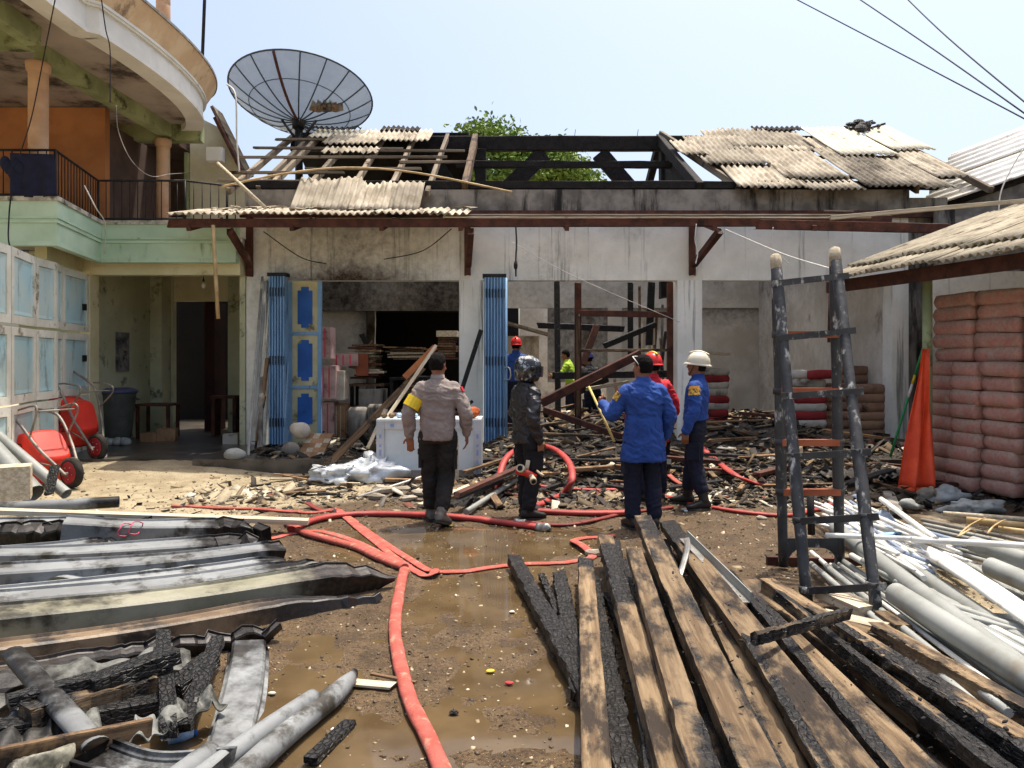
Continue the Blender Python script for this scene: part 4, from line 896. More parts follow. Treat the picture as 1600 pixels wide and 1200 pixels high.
# ------------------------------------------------------------------ ash heaps and chips (nobody could count them)
def heap_z(x, y):
    x = np.asarray(x, float); y = np.asarray(y, float)
    h = .10+.20*fbm(x*.9, y*.9, None, 4, 71)+.05*fbm(x*6, y*6, None, 3, 77)
    h = h+.22*np.exp(-((x-.9)/1.5)**2-((y-14.5)/1.6)**2)+.20*np.exp(-((x-4.0)/1.3)**2-((y-12.6)/.9)**2)+.12*np.exp(-((x-1.2)/1.2)**2-((y-11.2)/.6)**2)
    m = sstep(-.9, .2, x)*sstep(6.15, 5.6, x)*sstep(10.55, 11.1, y)*sstep(18.6, 17.6, y)
    return .19+np.maximum(h, -.05)*m-.06*(1-m)
hx = np.linspace(-1.0, 6.18, 120); hy = np.linspace(10.6, 18.9, 120); HX, HY = np.meshgrid(hx, hy); HZ = heap_z(HX, HY)
mb = MB(); ii = np.arange(120*120).reshape(120, 120)
mb.add(np.stack([HX, HY, HZ], -1).reshape(-1, 3).tolist(), np.stack([ii[:-1, :-1], ii[:-1, 1:], ii[1:, 1:], ii[1:, :-1]], -1).reshape(-1, 4).tolist(), 0, None, True)
m_ash = mat('ash_and_soot', '#4d453c', '#2b2622', 5, .95, bump=1.0, bscale=24, dirt='#8d8271', damt=.35, dscale=7, rand=0)
mb.build('ash_heap', m_ash, label='grey black ash heaped over the burnt shop floor', kind='stuff')
def chip_mat(name, cols, rough=.9):
    m = bpy.data.materials.new(name); m.use_nodes = True; N, L = m.node_tree.nodes, m.node_tree.links; bs = N['Principled BSDF']
    a = N.new('ShaderNodeAttribute'); a.attribute_name = 'tone'; r = N.new('ShaderNodeValToRGB'); r.color_ramp.interpolation = 'CONSTANT'
    el = r.color_ramp.elements
    while len(el) < len(cols): el.new(.5)
    for i, (p, c) in enumerate(cols): el[i].position = p; el[i].color = S2L(c)+(1,)
    tc = N.new('ShaderNodeTexCoord'); n = N.new('ShaderNodeTexNoise'); n.inputs['Scale'].default_value = 40; L.new(tc.outputs['Object'], n.inputs['Vector'])
    x = N.new('ShaderNodeMix'); x.data_type = 'RGBA'; x.blend_type = 'MULTIPLY'; x.inputs[0].default_value = .55; L.new(a.outputs['Fac'], r.inputs[0]); L.new(r.outputs[0], x.inputs[6]); L.new(n.outputs['Fac'], x.inputs[7])
    L.new(x.outputs[2], bs.inputs['Base Color']); bs.inputs['Roughness'].default_value = rough; return m
m_chip = chip_mat('rubble_chips', [(0, '#1b1815'), (.18, '#40372f'), (.40, '#66553f'), (.60, '#85704f'), (.72, '#6c655c'), (.84, '#a08f72'), (.93, '#74412f'), (.96, '#cfc6b2')])
m_peb = chip_mat('yard_grit', [(0, '#5f4f3a'), (.34, '#7f6c50'), (.56, '#9d8967'), (.74, '#463a2c'), (.88, '#bfae8f'), (.965, '#e6dcc8')], .7)
def scatter(name, n, sampler, zfun, smin, smax, material, label, flat=.25, elong=1.0, seed=1):
    rng = np.random.default_rng(seed); x, y = sampler(rng, n); z = zfun(x, y); n = len(x)
    s = smin+(smax-smin)*rng.random(n)**4.5; el = 1+elong*rng.random(n)**2*3; yaw = rng.random(n)*6.28; tx = rng.normal(0, .35, n); ty = rng.normal(0, .35, n)
    base = np.array([(i, j, k) for k in (-1, 1) for j in (-1, 1) for i in (-1, 1)], float)
    V = base[None]*np.stack([s*el, s, s*flat], -1)[:, None, :]*.5*(1+.35*(rng.random((n, 8, 3))-.5))
    c, sn = np.cos(yaw)[:, None], np.sin(yaw)[:, None]; X = V[..., 0]*c-V[..., 1]*sn; Y = V[..., 0]*sn+V[..., 1]*c; Z = V[..., 2]+X*tx[:, None]+Y*ty[:, None]
    co = np.stack([X+x[:, None], Y+y[:, None], Z+z[:, None]+s[:, None]*.12], -1).reshape(-1, 3)
    F = np.array([(0, 2, 3, 1), (4, 5, 7, 6), (0, 1, 5, 4), (2, 6, 7, 3), (0, 4, 6, 2), (1, 3, 7, 5)]); q = (F[None]+(np.arange(n)*8)[:, None, None]).reshape(-1, 4)
    me = bpy.data.meshes.new(name); me.vertices.add(len(co)); me.vertices.foreach_set('co', co.ravel()); me.loops.add(q.size); me.loops.foreach_set('vertex_index', q.ravel())
    me.polygons.add(len(q)); me.polygons.foreach_set('loop_start', np.arange(0, q.size, 4)); me.polygons.foreach_set('loop_total', np.full(len(q), 4)); me.update(calc_edges=True)
    a = me.attributes.new('tone', 'FLOAT', 'POINT'); a.data.foreach_set('value', np.repeat(rng.random(n), 8).astype(np.float32)); me.materials.append(material)
    o = bpy.data.objects.new(name, me); COL.objects.link(o); tag(o, label, None, None, 'stuff'); return o
def u(a, b): return lambda r, n: r.uniform(a, b, n)
scatter('rubble', 30000, lambda r, n: ((lambda q: q*(6.4+1.5)-1.5)(r.beta(1.6, 1.5, n)), 8.0+2.7*r.beta(2.2, 1.2, n)), gz, .006, .09, m_chip, 'burnt chips and splinters in front of the shop', .18, 1.0, 3)
scatter('rubble', 11000, lambda r, n: (r.uniform(-.6, 6.1, n), r.uniform(10.75, 18.0, n)), lambda x, y: np.maximum(heap_z(x, y), .2), .012, .12, m_chip, 'burnt splinters over the ash inside the shop', .18, 1.0, 4)
scatter('rubble', 2200, lambda r, n: (r.uniform(-3.9, -.6, n), r.uniform(10.75, 16.5, n)), lambda x, y: x*0+.2, .015, .14, m_chip, 'burnt splinters on the floor of the left bay', .18, 1.0, 5)
scatter('rubble', 1300, lambda r, n: (r.normal(-2.4, .9, n), r.normal(9.1, .65, n).clip(7.4, 10.5)), gz, .006, .07, m_chip, 'pale splinters on the sand left of the cabinet', .15, 1.2, 6)
scatter('grit', 30000, lambda r, n: (r.uniform(-3.4, 3.6, n), 2.6+6.4*r.random(n)**1.2), lambda x, y: np.maximum(gz(x, y), WATER_Z-.004), .002, .016, m_peb, 'pebbles and pale grit in the wet mud', .6, .2, 7)
scatter('grit', 5000, lambda r, n: (r.uniform(-6.0, 5.0, n), r.uniform(5.5, 10.4, n)), gz, .003, .03, m_peb, 'pebbles and crumbs over the yard', .4, .5, 8)
scatter('rubble', 420, lambda r, n: (r.normal(-3.15, .25, n), r.normal(8.9, .22, n)), gz, .015, .10, chip_mat('pale_splinters', [(0, '#b9aa8d'), (.4, '#d6cbb4'), (.7, '#8f7d62'), (.9, '#4a3d30')]), 'heap of pale wood splinters on the sand', .2, 1.4, 9)

# ------------------------------------------------------------------ loose planks of the fire
DEB = [m_debris, m_char, m_brown, m_debris, m_timber, m_char]
def plank(p, yaw, pitch, l, w_, h_, mm, label, group, i=0, name='burnt_plank'):
    d = Vector((math.cos(yaw)*math.cos(pitch), math.sin(yaw)*math.cos(pitch), math.sin(pitch)))
    return rough_bar(Vector(p)-d*l/2, Vector(p)+d*l/2, w_, h_, mm, name, None, 6, .006, (0, 0, 1), i, label=label, cat='plank', group=group)
rnd = random.Random(21)
CW = {m_debris.name: 'splintered brown', m_char.name: 'black charred', m_brown.name: 'dark red brown', m_timber.name: 'tan', m_pale.name: 'pale'}
def zone(x): return 'left of the middle pillar' if x < -.85 else 'at the middle pillar' if x < 0 else 'left in the middle bay' if x < 1.1 else 'amid the middle bay' if x < 1.9 else 'right in the middle bay' if x < 2.75 else 'at the right pillar' if x < 3.3 else 'left in the third bay' if x < 4.3 else 'right in the third bay'
for i in range(46):
    x, y = rnd.uniform(-1.4, 5.2), rnd.uniform(9.0, 10.5); l = rnd.uniform(.35, 1.2); mm = rnd.choice(DEB)
    plank((x, y, gz1(x, y)+.04+rnd.random()*.1), rnd.uniform(-.9, .9)+(0 if rnd.random() < .7 else 1.2), rnd.uniform(-.10, .12), l, rnd.uniform(.05, .13), rnd.uniform(.02, .05), mm, '%s %s plank outside, %s, %s' % ('long' if l > .8 else 'short', CW[mm.name], zone(x).replace(' in the ', ' of the '), 'by the step' if y > 9.8 else 'by the hoses'), 'planks littering the front of the shop', i)
for i in range(44):
    x, y = rnd.uniform(-.3, 5.8), rnd.uniform(11.0, 15.5); l = rnd.uniform(.4, 1.6); mm = rnd.choice(DEB)
    plank((x, y, float(heap_z(x, y))+.06+rnd.random()*.12), rnd.uniform(-1.2, 1.2), rnd.uniform(-.2, .25), l, rnd.uniform(.05, .14), rnd.uniform(.02, .05), mm, '%s %s plank on the ash %s, %s' % ('long' if l > 1 else 'short', CW[mm.name], zone(x), 'near the front' if y < 12.6 else 'farther inside'), 'planks on the ash inside the shop', i)
for i in range(16):
    x, y = rnd.uniform(-3.3, -1.9), rnd.uniform(8.6, 10.3); mm = rnd.choice([m_pale, m_debris, m_char])
    plank((x, y, gz1(x, y)+.02+rnd.random()*.03), rnd.uniform(-.8, .8), rnd.uniform(-.06, .06), rnd.uniform(.2, .6), rnd.uniform(.04, .09), .02, mm, '%s board scrap on the sand, %s, %s' % (CW[mm.name], 'left of the silvery sacks' if x < -2.6 else 'below the silvery sacks', 'near the step' if y > 9.5 else 'near the dusty hose'), 'boards on the sand before the left bay', i)
# the pile left of the man in black
for i, (a, b, w_, mm, lab) in enumerate((
    ((715, 772, .18), (822, 726, .30), .09, m_brown, 'long brown plank rising towards the man in black, upper of the pile'),
    ((705, 790, .10), (845, 716, .26), .08, m_char, 'black plank crossing the pile beside the man in black'),
    ((700, 778, .06), (800, 745, .16), .1, m_debris, 'splintered plank under the brown plank pile'),
    ((752, 748, .12), (780, 790, .04), .08, m_debris, 'short dark plank pointing at the grey pipe'),
    ((880, 775, .05), (915, 720, .12), .1, m_char, 'charred plank inside the red hose loop'),
    ((925, 735, .1), (1000, 690, .1), .06, m_debris, 'thin grey plank right of the red hose loop'),
    ((1145, 720, .2), (1120, 700, .05), .2, m_char, 'tilted charred board behind the white helmeted man'),
    ((1160, 735, .05), (1330, 752, .05), .1, m_brown, 'reddish plank on the ground behind the ladder'),
    ((660, 790, .03), (760, 750, .05), .12, m_pale, 'pale broken board on the ground near the policeman'))):
    rough_bar(G(*a), G(*b), w_, .04, mm, 'burnt_plank', None, 8, .006, label=lab, cat='plank')
MB().tube(bez([G(728, 800, .05), G(790, 760, .08), G(838, 728, .12)], 5), .03, 10).build('grey_pipe', m_pvcg, label='grey pipe lying between the policeman and the man in black', cat='pipe')
MB().tube([G(560, 776, .04), G(700, 732, .2)], .013, 8).build('white_pipe', m_pvcw, label='thin white pipe on the ground before the cabinet', cat='pipe')
for i, (px, py, s) in enumerate(((600, 772, .16), (625, 770, .13), (640, 782, .1), (590, 780, .12), (660, 775, .13), (930, 868, .1), (1190, 812, .06), (1070, 798, .05))):
    p = GG(px, py); mb = MB(); mb.ball((p.x, p.y, p.z+s*.25), (s, s*.6, s*.4), 8, 5, 0, False)
    mb.v = [(a+s*.2*fbm(np.array([a*13]), np.array([b*13]), np.array([c*13]))[0], b, c+s*.25*fbm(np.array([a*9+3]), np.array([b*9]), np.array([c*9]))[0]) for a, b, c in mb.v]
    mb.build('rubble_stone', m_stone, label='broken pale stone on the ground, %s' % ['left of the policeman', 'below the white cabinet', 'beside the policeman boot', 'at the end of the thin white pipe', 'behind the policeman leg', 'at the pink flat hose', 'right of the white helmeted man', 'at the white helmeted man boots'][i], cat='stone')

# ------------------------------------------------------------------ standing burnt timber frame in the middle bay
fr = thing('burnt_timber_frame', (1.6, 12.9, .2), 'brown timber rack frame standing in the middle bay', 'timber frame')
def fbar(p, q, w_, h_, mm, nm, up=(0, 1, 0)): return rough_bar(p, q, w_, h_, mm, nm, fr, 10, .004, up)
fbar(P(903, 442, 12.9), P(903, 692, 12.9), .11, .1, m_brown, 'post'); fbar(P(1048, 442, 12.95), P(1048, 690, 12.95), .12, .12, m_brown, 'post')
fbar(P(900, 489, 12.85), P(1050, 492, 12.85), .05, .1, m_brown, 'rail', (0, 0, 1)); fbar(P(900, 680, 12.8), P(1050, 682, 12.8), .05, .12, m_brown, 'rail', (0, 0, 1))
fbar(P(865, 587, 13.1), P(1052, 584, 13.1), .06, .12, m_char, 'rail', (0, 0, 1)); fbar(P(905, 548, 12.8), P(1042, 547, 12.8), .04, .05, m_timber, 'rail', (0, 0, 1))
fbar(P(903, 492, 12.8), P(903, 680, 12.8), .06, .06, m_debris, 'post')
fb2 = thing('charred_post', P(870, 645, 13.6), 'thin black charred post standing left of the brown rack frame', 'post'); rough_bar(P(870, 442, 13.6), P(872, 650, 13.4), .1, .1, m_char, 'shaft', fb2, 10, .008, (0, 1, 0))
for i, (a, b, w_, mm, lab) in enumerate((
    (P(985, 442, 14.2), P(985, 560, 14.2), .1, m_char, 'black post behind the brown rack frame'), (P(1018, 442, 14.6), P(1014, 540, 14.6), .13, m_char, 'thick black post behind the right of the rack frame'),
    (P(845, 630, 12.4), P(1000, 553, 12.6), .14, m_brown, 'thick brown beam slanting across the rack frame'), (P(945, 540, 13.3), P(1022, 508, 13.5), .1, m_char, 'charred beam end slanting up behind the rack'),
    (P(850, 640, 12.3), P(970, 682, 12.0), .09, m_brown, 'brown beam slanting down to the rubble'), (P(910, 570, 13.6), P(932, 510, 13.8), .12, m_brown, 'short steep brown beam behind the rack'),
    (P(840, 508, 15.5), P(975, 514, 15.5), .12, m_char, 'horizontal black beam deep in the middle bay'), (P(905, 612, 13.4), P(950, 592, 13.4), .1, m_timber, 'tan board slanting inside the rack'),
    (P(915, 608, 13.2), P(982, 597, 13.2), .06, m_pale, 'pale lath across the rack'), (P(960, 592, 13.5), P(967, 625, 13.3), .05, m_brown, 'small brown brace inside the rack'),
    (P(1040, 520, 13.6), P(1030, 600, 13.4), .05, m_char, 'thin dark batten leaning inside the right post'), (P(1032, 530, 13.8), P(1040, 640, 13.3), .04, m_debris, 'thin grey batten leaning by the right post'),
    (P(1022, 540, 13.9), P(1036, 655, 13.2), .035, m_debris, 'thinnest grey batten by the right post'), (P(930, 665, 12.7), P(980, 630, 12.6), .05, m_timber, 'tan stick on the rubble below the rack'))):
    rough_bar(a, b, w_, w_*.6, mm, 'burnt_beam', None, 10, .005, (0, 1, .2), i, label=lab, cat='beam')
for i in range(6):
    x = 1000+i*7+rnd.uniform(-2, 2); rough_bar(P(x, 442+rnd.uniform(0, 60), 15.2+.1*i), P(x+rnd.uniform(-4, 4), 560, 15.0+.1*i), .05, .03, rnd.choice((m_pale, m_debris, m_bandc)), 'leaning_lath', None, 6, .004, (0, 1, 0), i, label='pale lath leaning upright deep in the middle bay', cat='lath', group='laths leaning in the middle bay')
# small shack roof and wall visible through the middle bay
t = thing('back_hut', P(820, 600, 21), 'small pale hut behind the burnt middle bay', 'hut'); a, b = P(792, 640, 21), P(842, 525, 21)
MB().box(a.x, b.x, 21, 21.15, .0, b.z).build('wall', m_inner, t, attr='soot'); MB().obox(((a.x+b.x)/2, 20.8, b.z+.22), (1.0, 0, -.28), (0, .6, 0), (0, 0, .03)).build('roof', m_bandc, t)
# leaning props at the pillars
rough_bar(P(752, 515, 12.2), P(722, 608, 12.1), .07, .05, m_char, 'leaning_batten', None, 6, .004, (0, 1, 0), label='dark batten leaning against the middle pillar', cat='batten')
rough_bar(P(738, 627, 12.2), P(722, 640, 12.1), .05, .05, m_char, 'leaning_batten', None, 3, .004, (0, 1, 0), label='short charred stub beside the middle pillar', cat='batten')
rough_bar(P(660, 575, 11.6), P(490, 750, 10.3), .10, .07, m_debris, 'leaning_beam', None, 10, .005, (0, 1, 0), label='long brown beam sloping from the left bay to the sand', cat='beam')
rough_bar(P(681, 540, 11.2), P(598, 662, 10.2), .045, .03, m_pale, 'leaning_lath', None, 8, .002, (0, 1, 0), label='pale lath leaning behind the policeman', cat='lath')
rough_bar(P(680, 542, 11.4), P(632, 590, 11.2), .09, .03, mat('orange_wood', '#a8683c', '#8e5530', 5, .75, rand=0), 'leaning_board', None, 6, .002, (0, 1, 0), label='orange brown board leaning left of the policeman', cat='board')
rough_bar(P(602, 640, 11.0), P(575, 700, 10.4), .05, .03, m_pale, 'leaning_lath', None, 6, .002, (0, 1, 0), label='grey lath leaning against the white cabinet', cat='lath')
rough_bar(P(565, 522, 14.6), P(585, 560, 14.6), .1, .06, m_char, 'burnt_beam', None, 6, .006, (0, 1, 0), label='black beam end sticking up from the board stack', cat='beam')
rough_bar(P(568, 552, 14.4), P(582, 533, 14.4), .05, .04, m_debris, 'burnt_beam', None, 4, .004, (0, 1, 0), label='grey batten end crossing the black beam end', cat='beam')
# aluminium and grey bars leaning at the left pillar
for i, (a, b, r, mm) in enumerate(((P(410, 432, 12.2), P(388, 712, 10.9), .022, m_alu), (P(415, 440, 12.2), P(396, 690, 11.2), .03, m_pvcg), (P(418, 560, 12.2), P(402, 690, 11.3), .035, m_debris), (P(409, 590, 12.0), P(406, 700, 11.2), .04, m_bandc), (P(414, 620, 12.1), P(399, 700, 11.4), .02, m_char))):
    rough_bar(a, b, r*1.6, r*1.2, mm, 'leaning_bar', None, 8, .001, (0, 1, 0), i, label=['shiny aluminium bar leaning at the left pillar', 'grey bar leaning at the left pillar', 'brown batten leaning at the left pillar', 'short dark grey bar upright at the left pillar', 'thin black batten leaning at the left pillar'][i], cat='bar')
# ------------------------------------------------------------------ goods left in the left bay
def board_stack(px, py, Y, w_, n, label, group, mats_, dz=.05, jitter=.08):
    p = P(px, py, Y); t = thing('board_stack', (p.x, Y, p.z), label, 'board stack', group)
    for i in range(n):
        j = Vector((rnd.uniform(-jitter, jitter), rnd.uniform(-jitter, jitter), 0)); c = Vector((p.x, Y, p.z+dz*(i+.5)))+j; a = rnd.uniform(-.08, .08)
        MB().obox(c, Vector((math.cos(a), math.sin(a), rnd.uniform(-.03, .03)))*w_/2*rnd.uniform(.8, 1.05), Vector((-math.sin(a), math.cos(a), 0))*.3, (0, 0, dz*.36)).build('board', rnd.choice(mats_), t)
    return t
def rack(px0, px1, py0, py1, Y, label, mats_):
    a, b = P(px0, py1, Y), P(px1, py0, Y); t = thing('goods_rack', ((a.x+b.x)/2, Y, a.z), label, 'rack')
    for x in (a.x, b.x):
        for y in (Y, Y+.5): MB().box(x-.03, x+.03, y-.03, y+.03, .2, b.z).build('post', m_char, t)
    for z in (a.z+.1, (a.z+b.z)/2, b.z-.02): MB().box(a.x-.04, b.x+.04, Y-.05, Y+.55, z-.02, z+.02).build('shelf', rnd.choice(mats_), t)
    return t
rack(550, 598, 600, 672, 14.3, 'burnt goods rack in the left bay', [m_brown, m_debris]); rack(612, 690, 590, 650, 14.0, 'dark goods rack behind the pale lath', [m_brown, m_char])
board_stack(574, 592, 14.35, .52, 13, 'stack of scorched boards on the goods rack in the left bay', 'scorched board stacks', [m_brown, m_debris, m_pale, m_timber])
board_stack(640, 562, 14.6, .78, 7, 'flat stack of pale broken boards deep in the left bay', 'scorched board stacks', [m_debris, m_pale, m_debris], .035, .1)
board_stack(700, 562, 14.2, .34, 9, 'stack of brown boards under a pale slab at the middle pillar', 'scorched board stacks', [m_brown, m_brown, m_debris], .045, .02)
board_stack(660, 640, 13.6, .6, 12, 'stack of dark boards behind the policeman', 'scorched board stacks', [m_brown, m_char, m_debris], .05, .04)
board_stack(645, 667, 12.2, .75, 4, 'low stack of orange boards on the floor behind the cabinet', 'scorched board stacks', [m_timber, m_debris], .05, .04)
p = P(700, 522, 14.1); MB().obox((p.x, p.y, p.z), (.19, 0, 0), (0, .25, 0), (0, 0, .055)).build('pale_slab', m_pale, label='pale slab on the brown board stack by the pillar', cat='slab')
p = P(566, 570, 14.0); MB().obox((p.x, p.y, p.z), (.11, 0, 0), (0, .03, 0), (0, 0, .2)).build('orange_board', mat('orange_panel', '#9c5638', '#85462c', 4, .7, rand=0), label='small orange brown panel against the scorched boards', cat='panel')
p = P(583, 628, 14.05); mb = MB(); mb.obox((p.x, p.y, p.z), (.26, 0, 0), (0, .02, 0), (0, 0, .24)); mb.build('grey_sheet', m_bandc, label='grey panel standing in the goods rack', cat='panel')
for k, (px, py0, py1, w_, mm) in enumerate(((505, 512, 560, .34, m_pinkbox), (510, 572, 622, .42, m_pinkbox), (528, 580, 624, .3, m_bagwht), (508, 628, 684, .40, m_pinkbox), (530, 632, 686, .3, m_carton), (545, 640, 686, .34, m_bandc), (541, 553, 572, .5, m_pinkbox))):
    a, b = P(px, py1, 13.5+.1*k), P(px, py0, 13.5+.1*k); h = b.z-a.z
    t = carton((a.x, a.y, a.z), w_, .4, h, .0, ['tall pink striped carton at the top of the tile pile', 'pink striped carton in the middle of the tile pile', 'whitish carton beside the pink cartons', 'pink striped carton at the bottom of the tile pile', 'brown carton beside the bottom pink carton', 'grey carton right of the tile pile', 'flat pink carton on top of the tile pile'][k], mm, 'cartons in the left bay')
    for s in range(3): MB().box(a.x-w_/2+w_*(.2+.25*s), a.x-w_/2+w_*(.26+.25*s), a.y-.204, a.y-.2005, a.z+.02, a.z+h-.02).build('strap', m_pinkst if mm is m_pinkbox else m_pale, t)
for i, (px, py, h) in enumerate(((560, 676, .55), (590, 680, .6), (612, 690, .45))):
    a = P(px, py, 13.4); MB().tube([(a.x, a.y, .2), (a.x, a.y, .22), (a.x, a.y, .2+h*.9), (a.x, a.y, .2+h)], [.15, .17, .18, .14], 14, up=(0, 1, 0)).build('dark_drum', m_bandc, label=['sooty drum beside the goods rack post', 'sooty drum under the goods rack', 'sooty drum in front of the dark boards'][i], cat='drum')
# parcel of tiles and white bag by the blue door
t = thing('tile_parcel', P(484, 716, 11.0), 'checked brown and cream parcel leaning by the blue door', 'parcel')
a = P(486, 716, 11.0)
for j in range(5):
    for i in range(4):
        c = Vector((a.x-.13+.09*i+.025*j, 11.0+.03*j, .23+.062*j)); MB().obox(c, (.044, 0, 0), (0, .05, .0), (.012, .014, .030)).build('tile', m_carton if (i+j*2) % 3 else m_pale, t)
def lumpy(name, c, r, m_, amp=.25, fr_=9, seed=0, n=16, k=10, floor=None, **kw):
    mb = MB(); mb.ball(c, r, n, k); c = Vector(c); out = []
    A = np.array(mb.v); nn = fbm(A[:, 0]*fr_+seed, A[:, 1]*fr_, A[:, 2]*fr_, 4, seed)
    for v, q_ in zip(mb.v, nn):
        p = c+(Vector(v)-c)*(1+amp*q_)
        if floor is not None: p.z = max(p.z, floor)
        out.append(tuple(p))
    mb.v = out; return mb.build(name, m_, **kw)
c = P(470, 672, 11.0); lumpy('white_bag', c, (.15, .13, .12), m_bagwht, .25, 8, 3, label='crumpled whitish plastic bag on the parcel by the panelled door', cat='bag')
c = P(366, 710, 10.7); lumpy('white_bag', (c.x, c.y, c.z), (.15, .12, .09), m_sack, .2, 8, 5, floor=gz1(c.x, c.y), label='small grey white sack at the foot of the aluminium bars', cat='bag')
c = P(455, 702, 11.4); lumpy('dark_bag', c, (.14, .12, .12), m_bandc, .25, 8, 6, label='dark lump beside the tile parcel', cat='bag')
# white cabinet with blue printed film
cab = thing('white_cabinet', (P(670, 740, 10.0).x, 10.1, 0), 'low white cabinet with aluminium frame and blue printed film', 'cabinet')
a, b = P(588, 740, 9.95), P(752, 655, 9.95); x0, x1, z0, z1 = a.x, b.x, 0.06, b.z
MB().box(x0+.06, x1-.06, 9.98, 10.5, z0, z1-.03).build('case', m_cabwht, cab)
MB().box(x0, x1, 9.94, 10.54, z1-.029, z1).build('top', m_cabwht, cab)
for xa in (x0, x1-.1): 
    f = MB().box(xa, xa+.1, 9.95, 10.52, z0-.03, z1-.03).build('frame_stile', m_cabalu, cab)
    for k in range(5):
        z = z0+.06+(z1-z0-.2)*k/5; MB().box(xa+.035, xa+.065, 9.946, 9.9497, z, z+.035+.02*(k % 3)).build('print_mark', m_blueprint, f)
f = MB().box(x0+.101, x1-.101, 9.956, 9.98, z1-.13, z1-.031).build('frame_rail', m_cabalu, cab)
for k in range(0, 12, 3): 
    x = x0+.18+(x1-x0-.4)*k/12; MB().box(x, x+.05, 9.952, 9.9558, z1-.10, z1-.06).build('print_mark', m_blueprint, f)
MB().box(x0+.101, x1-.101, 9.956, 9.98, z0, z0+.09).build('frame_rail', m_bandc, cab)
for k in range(5):
    p = P(600+12*k, 652, 10.15); lumpy('bottle', (p.x, p.y, z1+.035), (.045, .06, .035), [m_timber, m_debris, m_clearpl, m_debris, m_clearpl][k], .2, 9, k, 8, 6, floor=z1+.001, label=['orange scrap on the left top of the cabinet', 'second scrap on the cabinet top', 'bluish plastic scrap on the cabinet top', 'brown scrap on the cabinet top beside the policeman', 'pale plastic scrap on the cabinet nearest the policeman'][k], cat='scrap')
p = P(737, 652, 10.1); lumpy('orange_rope', (p.x, p.y, z1+.08), (.11, .1, .08), mat('orange_rope', '#c2622c', '#8f3f1b', 14, .8, bump=.6, rand=0), .3, 14, 4, floor=z1+.001, label='orange rope bundle on the right end of the cabinet', cat='rope')
p = P(712, 690, 9.7); MB().obox((p.x, p.y, .3), (.035, 0, 0), (0, .012, 0), (0, 0, .32)).build('pale_lath', m_pale, label='pale upright slat before the cabinet behind the policeman hand', cat='slat')
# silvery plastic sacks in front of the step
for i, (px, py, Y, r, mm) in enumerate(((572, 735, 10.0, (.46, .26, .19), m_film), (525, 742, 9.8, (.30, .22, .14), m_film), (592, 722, 10.15, (.25, .2, .22), m_film))):
    c = P(px, py, Y); lumpy('plastic_sack', (c.x, Y, .1), r, mm, .85, 7, 30+i, 40, 26, floor=gz1(c.x, Y)+.002, label=['large silvery plastic sack before the shop step', 'smaller silvery plastic sack mixed with charred threads', 'bluish silver sack against the white cabinet'][i], cat='sack')
for i in range(14):
    c = P(535+rnd.uniform(-25, 20), 738+rnd.uniform(-8, 10), 9.8); MB().tube(bez([c, c+Vector((rnd.uniform(-.15, .15), rnd.uniform(-.1, .1), rnd.uniform(.02, .16))), c+Vector((rnd.uniform(-.25, .25), rnd.uniform(-.1, .1), rnd.uniform(0, .1))), c+Vector((rnd.uniform(-.25, .25), rnd.uniform(-.1, .1), 0))], 5), .006, 5).build('charred_thread', m_char, label='charred thread curling over the silvery sack', cat='thread', group='threads on the silvery sack')
# sacks of cement
def bag_mesh(name, L_, W_, H_, m_, seed):
    mb = MB(); nx_, ny_, nz_ = 8, 6, 4; pts = {}; v = []; f = []
    rng = random.Random(seed); off = rng.random()*50; dst = []
    def vid(i, j, k):
        if (i, j, k) in pts: return pts[(i, j, k)]
        x, y, z = 2*i/nx_-1, 2*j/ny_-1, 2*k/nz_-1
        puff = (1-abs(x)**3.2)**.5*(1-abs(y)**3.2)**.5
        zz = z*(.92+.08*puff); sq = 1-.04*abs(z)**3
        pinch = 1-.05*abs(z)
        p = (x*L_/2*sq*pinch, y*W_/2*sq*pinch, zz*H_/2); n = .010*float(fbm(np.array([p[0]*7+off]), np.array([p[1]*7]), np.array([p[2]*9]))[0])
        dst.append(min(1, .05+.42*max(abs(x), abs(y))**8+.16*(z > .4)+.12*abs(z)**3)); pts[(i, j, k)] = len(v); v.append((p[0]+n, p[1]+n, p[2]+n+H_/2)); return pts[(i, j, k)]
    for i in range(nx_):
        for j in range(ny_):
            f.append((vid(i, j, 0), vid(i, j+1, 0), vid(i+1, j+1, 0), vid(i+1, j, 0))); f.append((vid(i, j, nz_), vid(i+1, j, nz_), vid(i+1, j+1, nz_), vid(i, j+1, nz_)))
    for i in range(nx_):
        for k in range(nz_):
            f.append((vid(i, 0, k), vid(i+1, 0, k), vid(i+1, 0, k+1), vid(i, 0, k+1))); f.append((vid(i, ny_, k), vid(i, ny_, k+1), vid(i+1, ny_, k+1), vid(i+1, ny_, k)))
    for j in range(ny_):
        for k in range(nz_):
            f.append((vid(0, j, k), vid(0, j, k+1), vid(0, j+1, k+1), vid(0, j+1, k))); f.append((vid(nx_, j, k), vid(nx_, j+1, k), vid(nx_, j+1, k+1), vid(nx_, j, k+1)))
    mb.add(v, f, 0, dst, True); return mb.mesh(name, (0, 0, 0), [m_], 'dust')
def put_bag(me, loc, rz, label, group, tilt=0.0):
    o = bpy.data.objects.new('cement_bag', me); COL.objects.link(o); o.location = loc; o.rotation_euler = (rnd.uniform(-.03, .03), tilt+rnd.uniform(-.03, .03), rz); WORG[o.name] = Vector(loc); return tag(o, label, 'cement bag', group)
ORD = ['bottom', 'second', 'third', 'fourth', 'fifth', 'sixth', 'seventh', 'eighth', 'ninth', 'tenth', 'eleventh', 'twelfth', 'thirteenth', 'fourteenth', 'fifteenth']
rb = [bag_mesh('cement_bag', .66, .43, .176, m_bagred, s) for s in range(3)]; rbl = [bag_mesh('cement_bag', .43, .62, .176, m_bagred, s+5) for s in range(3)]
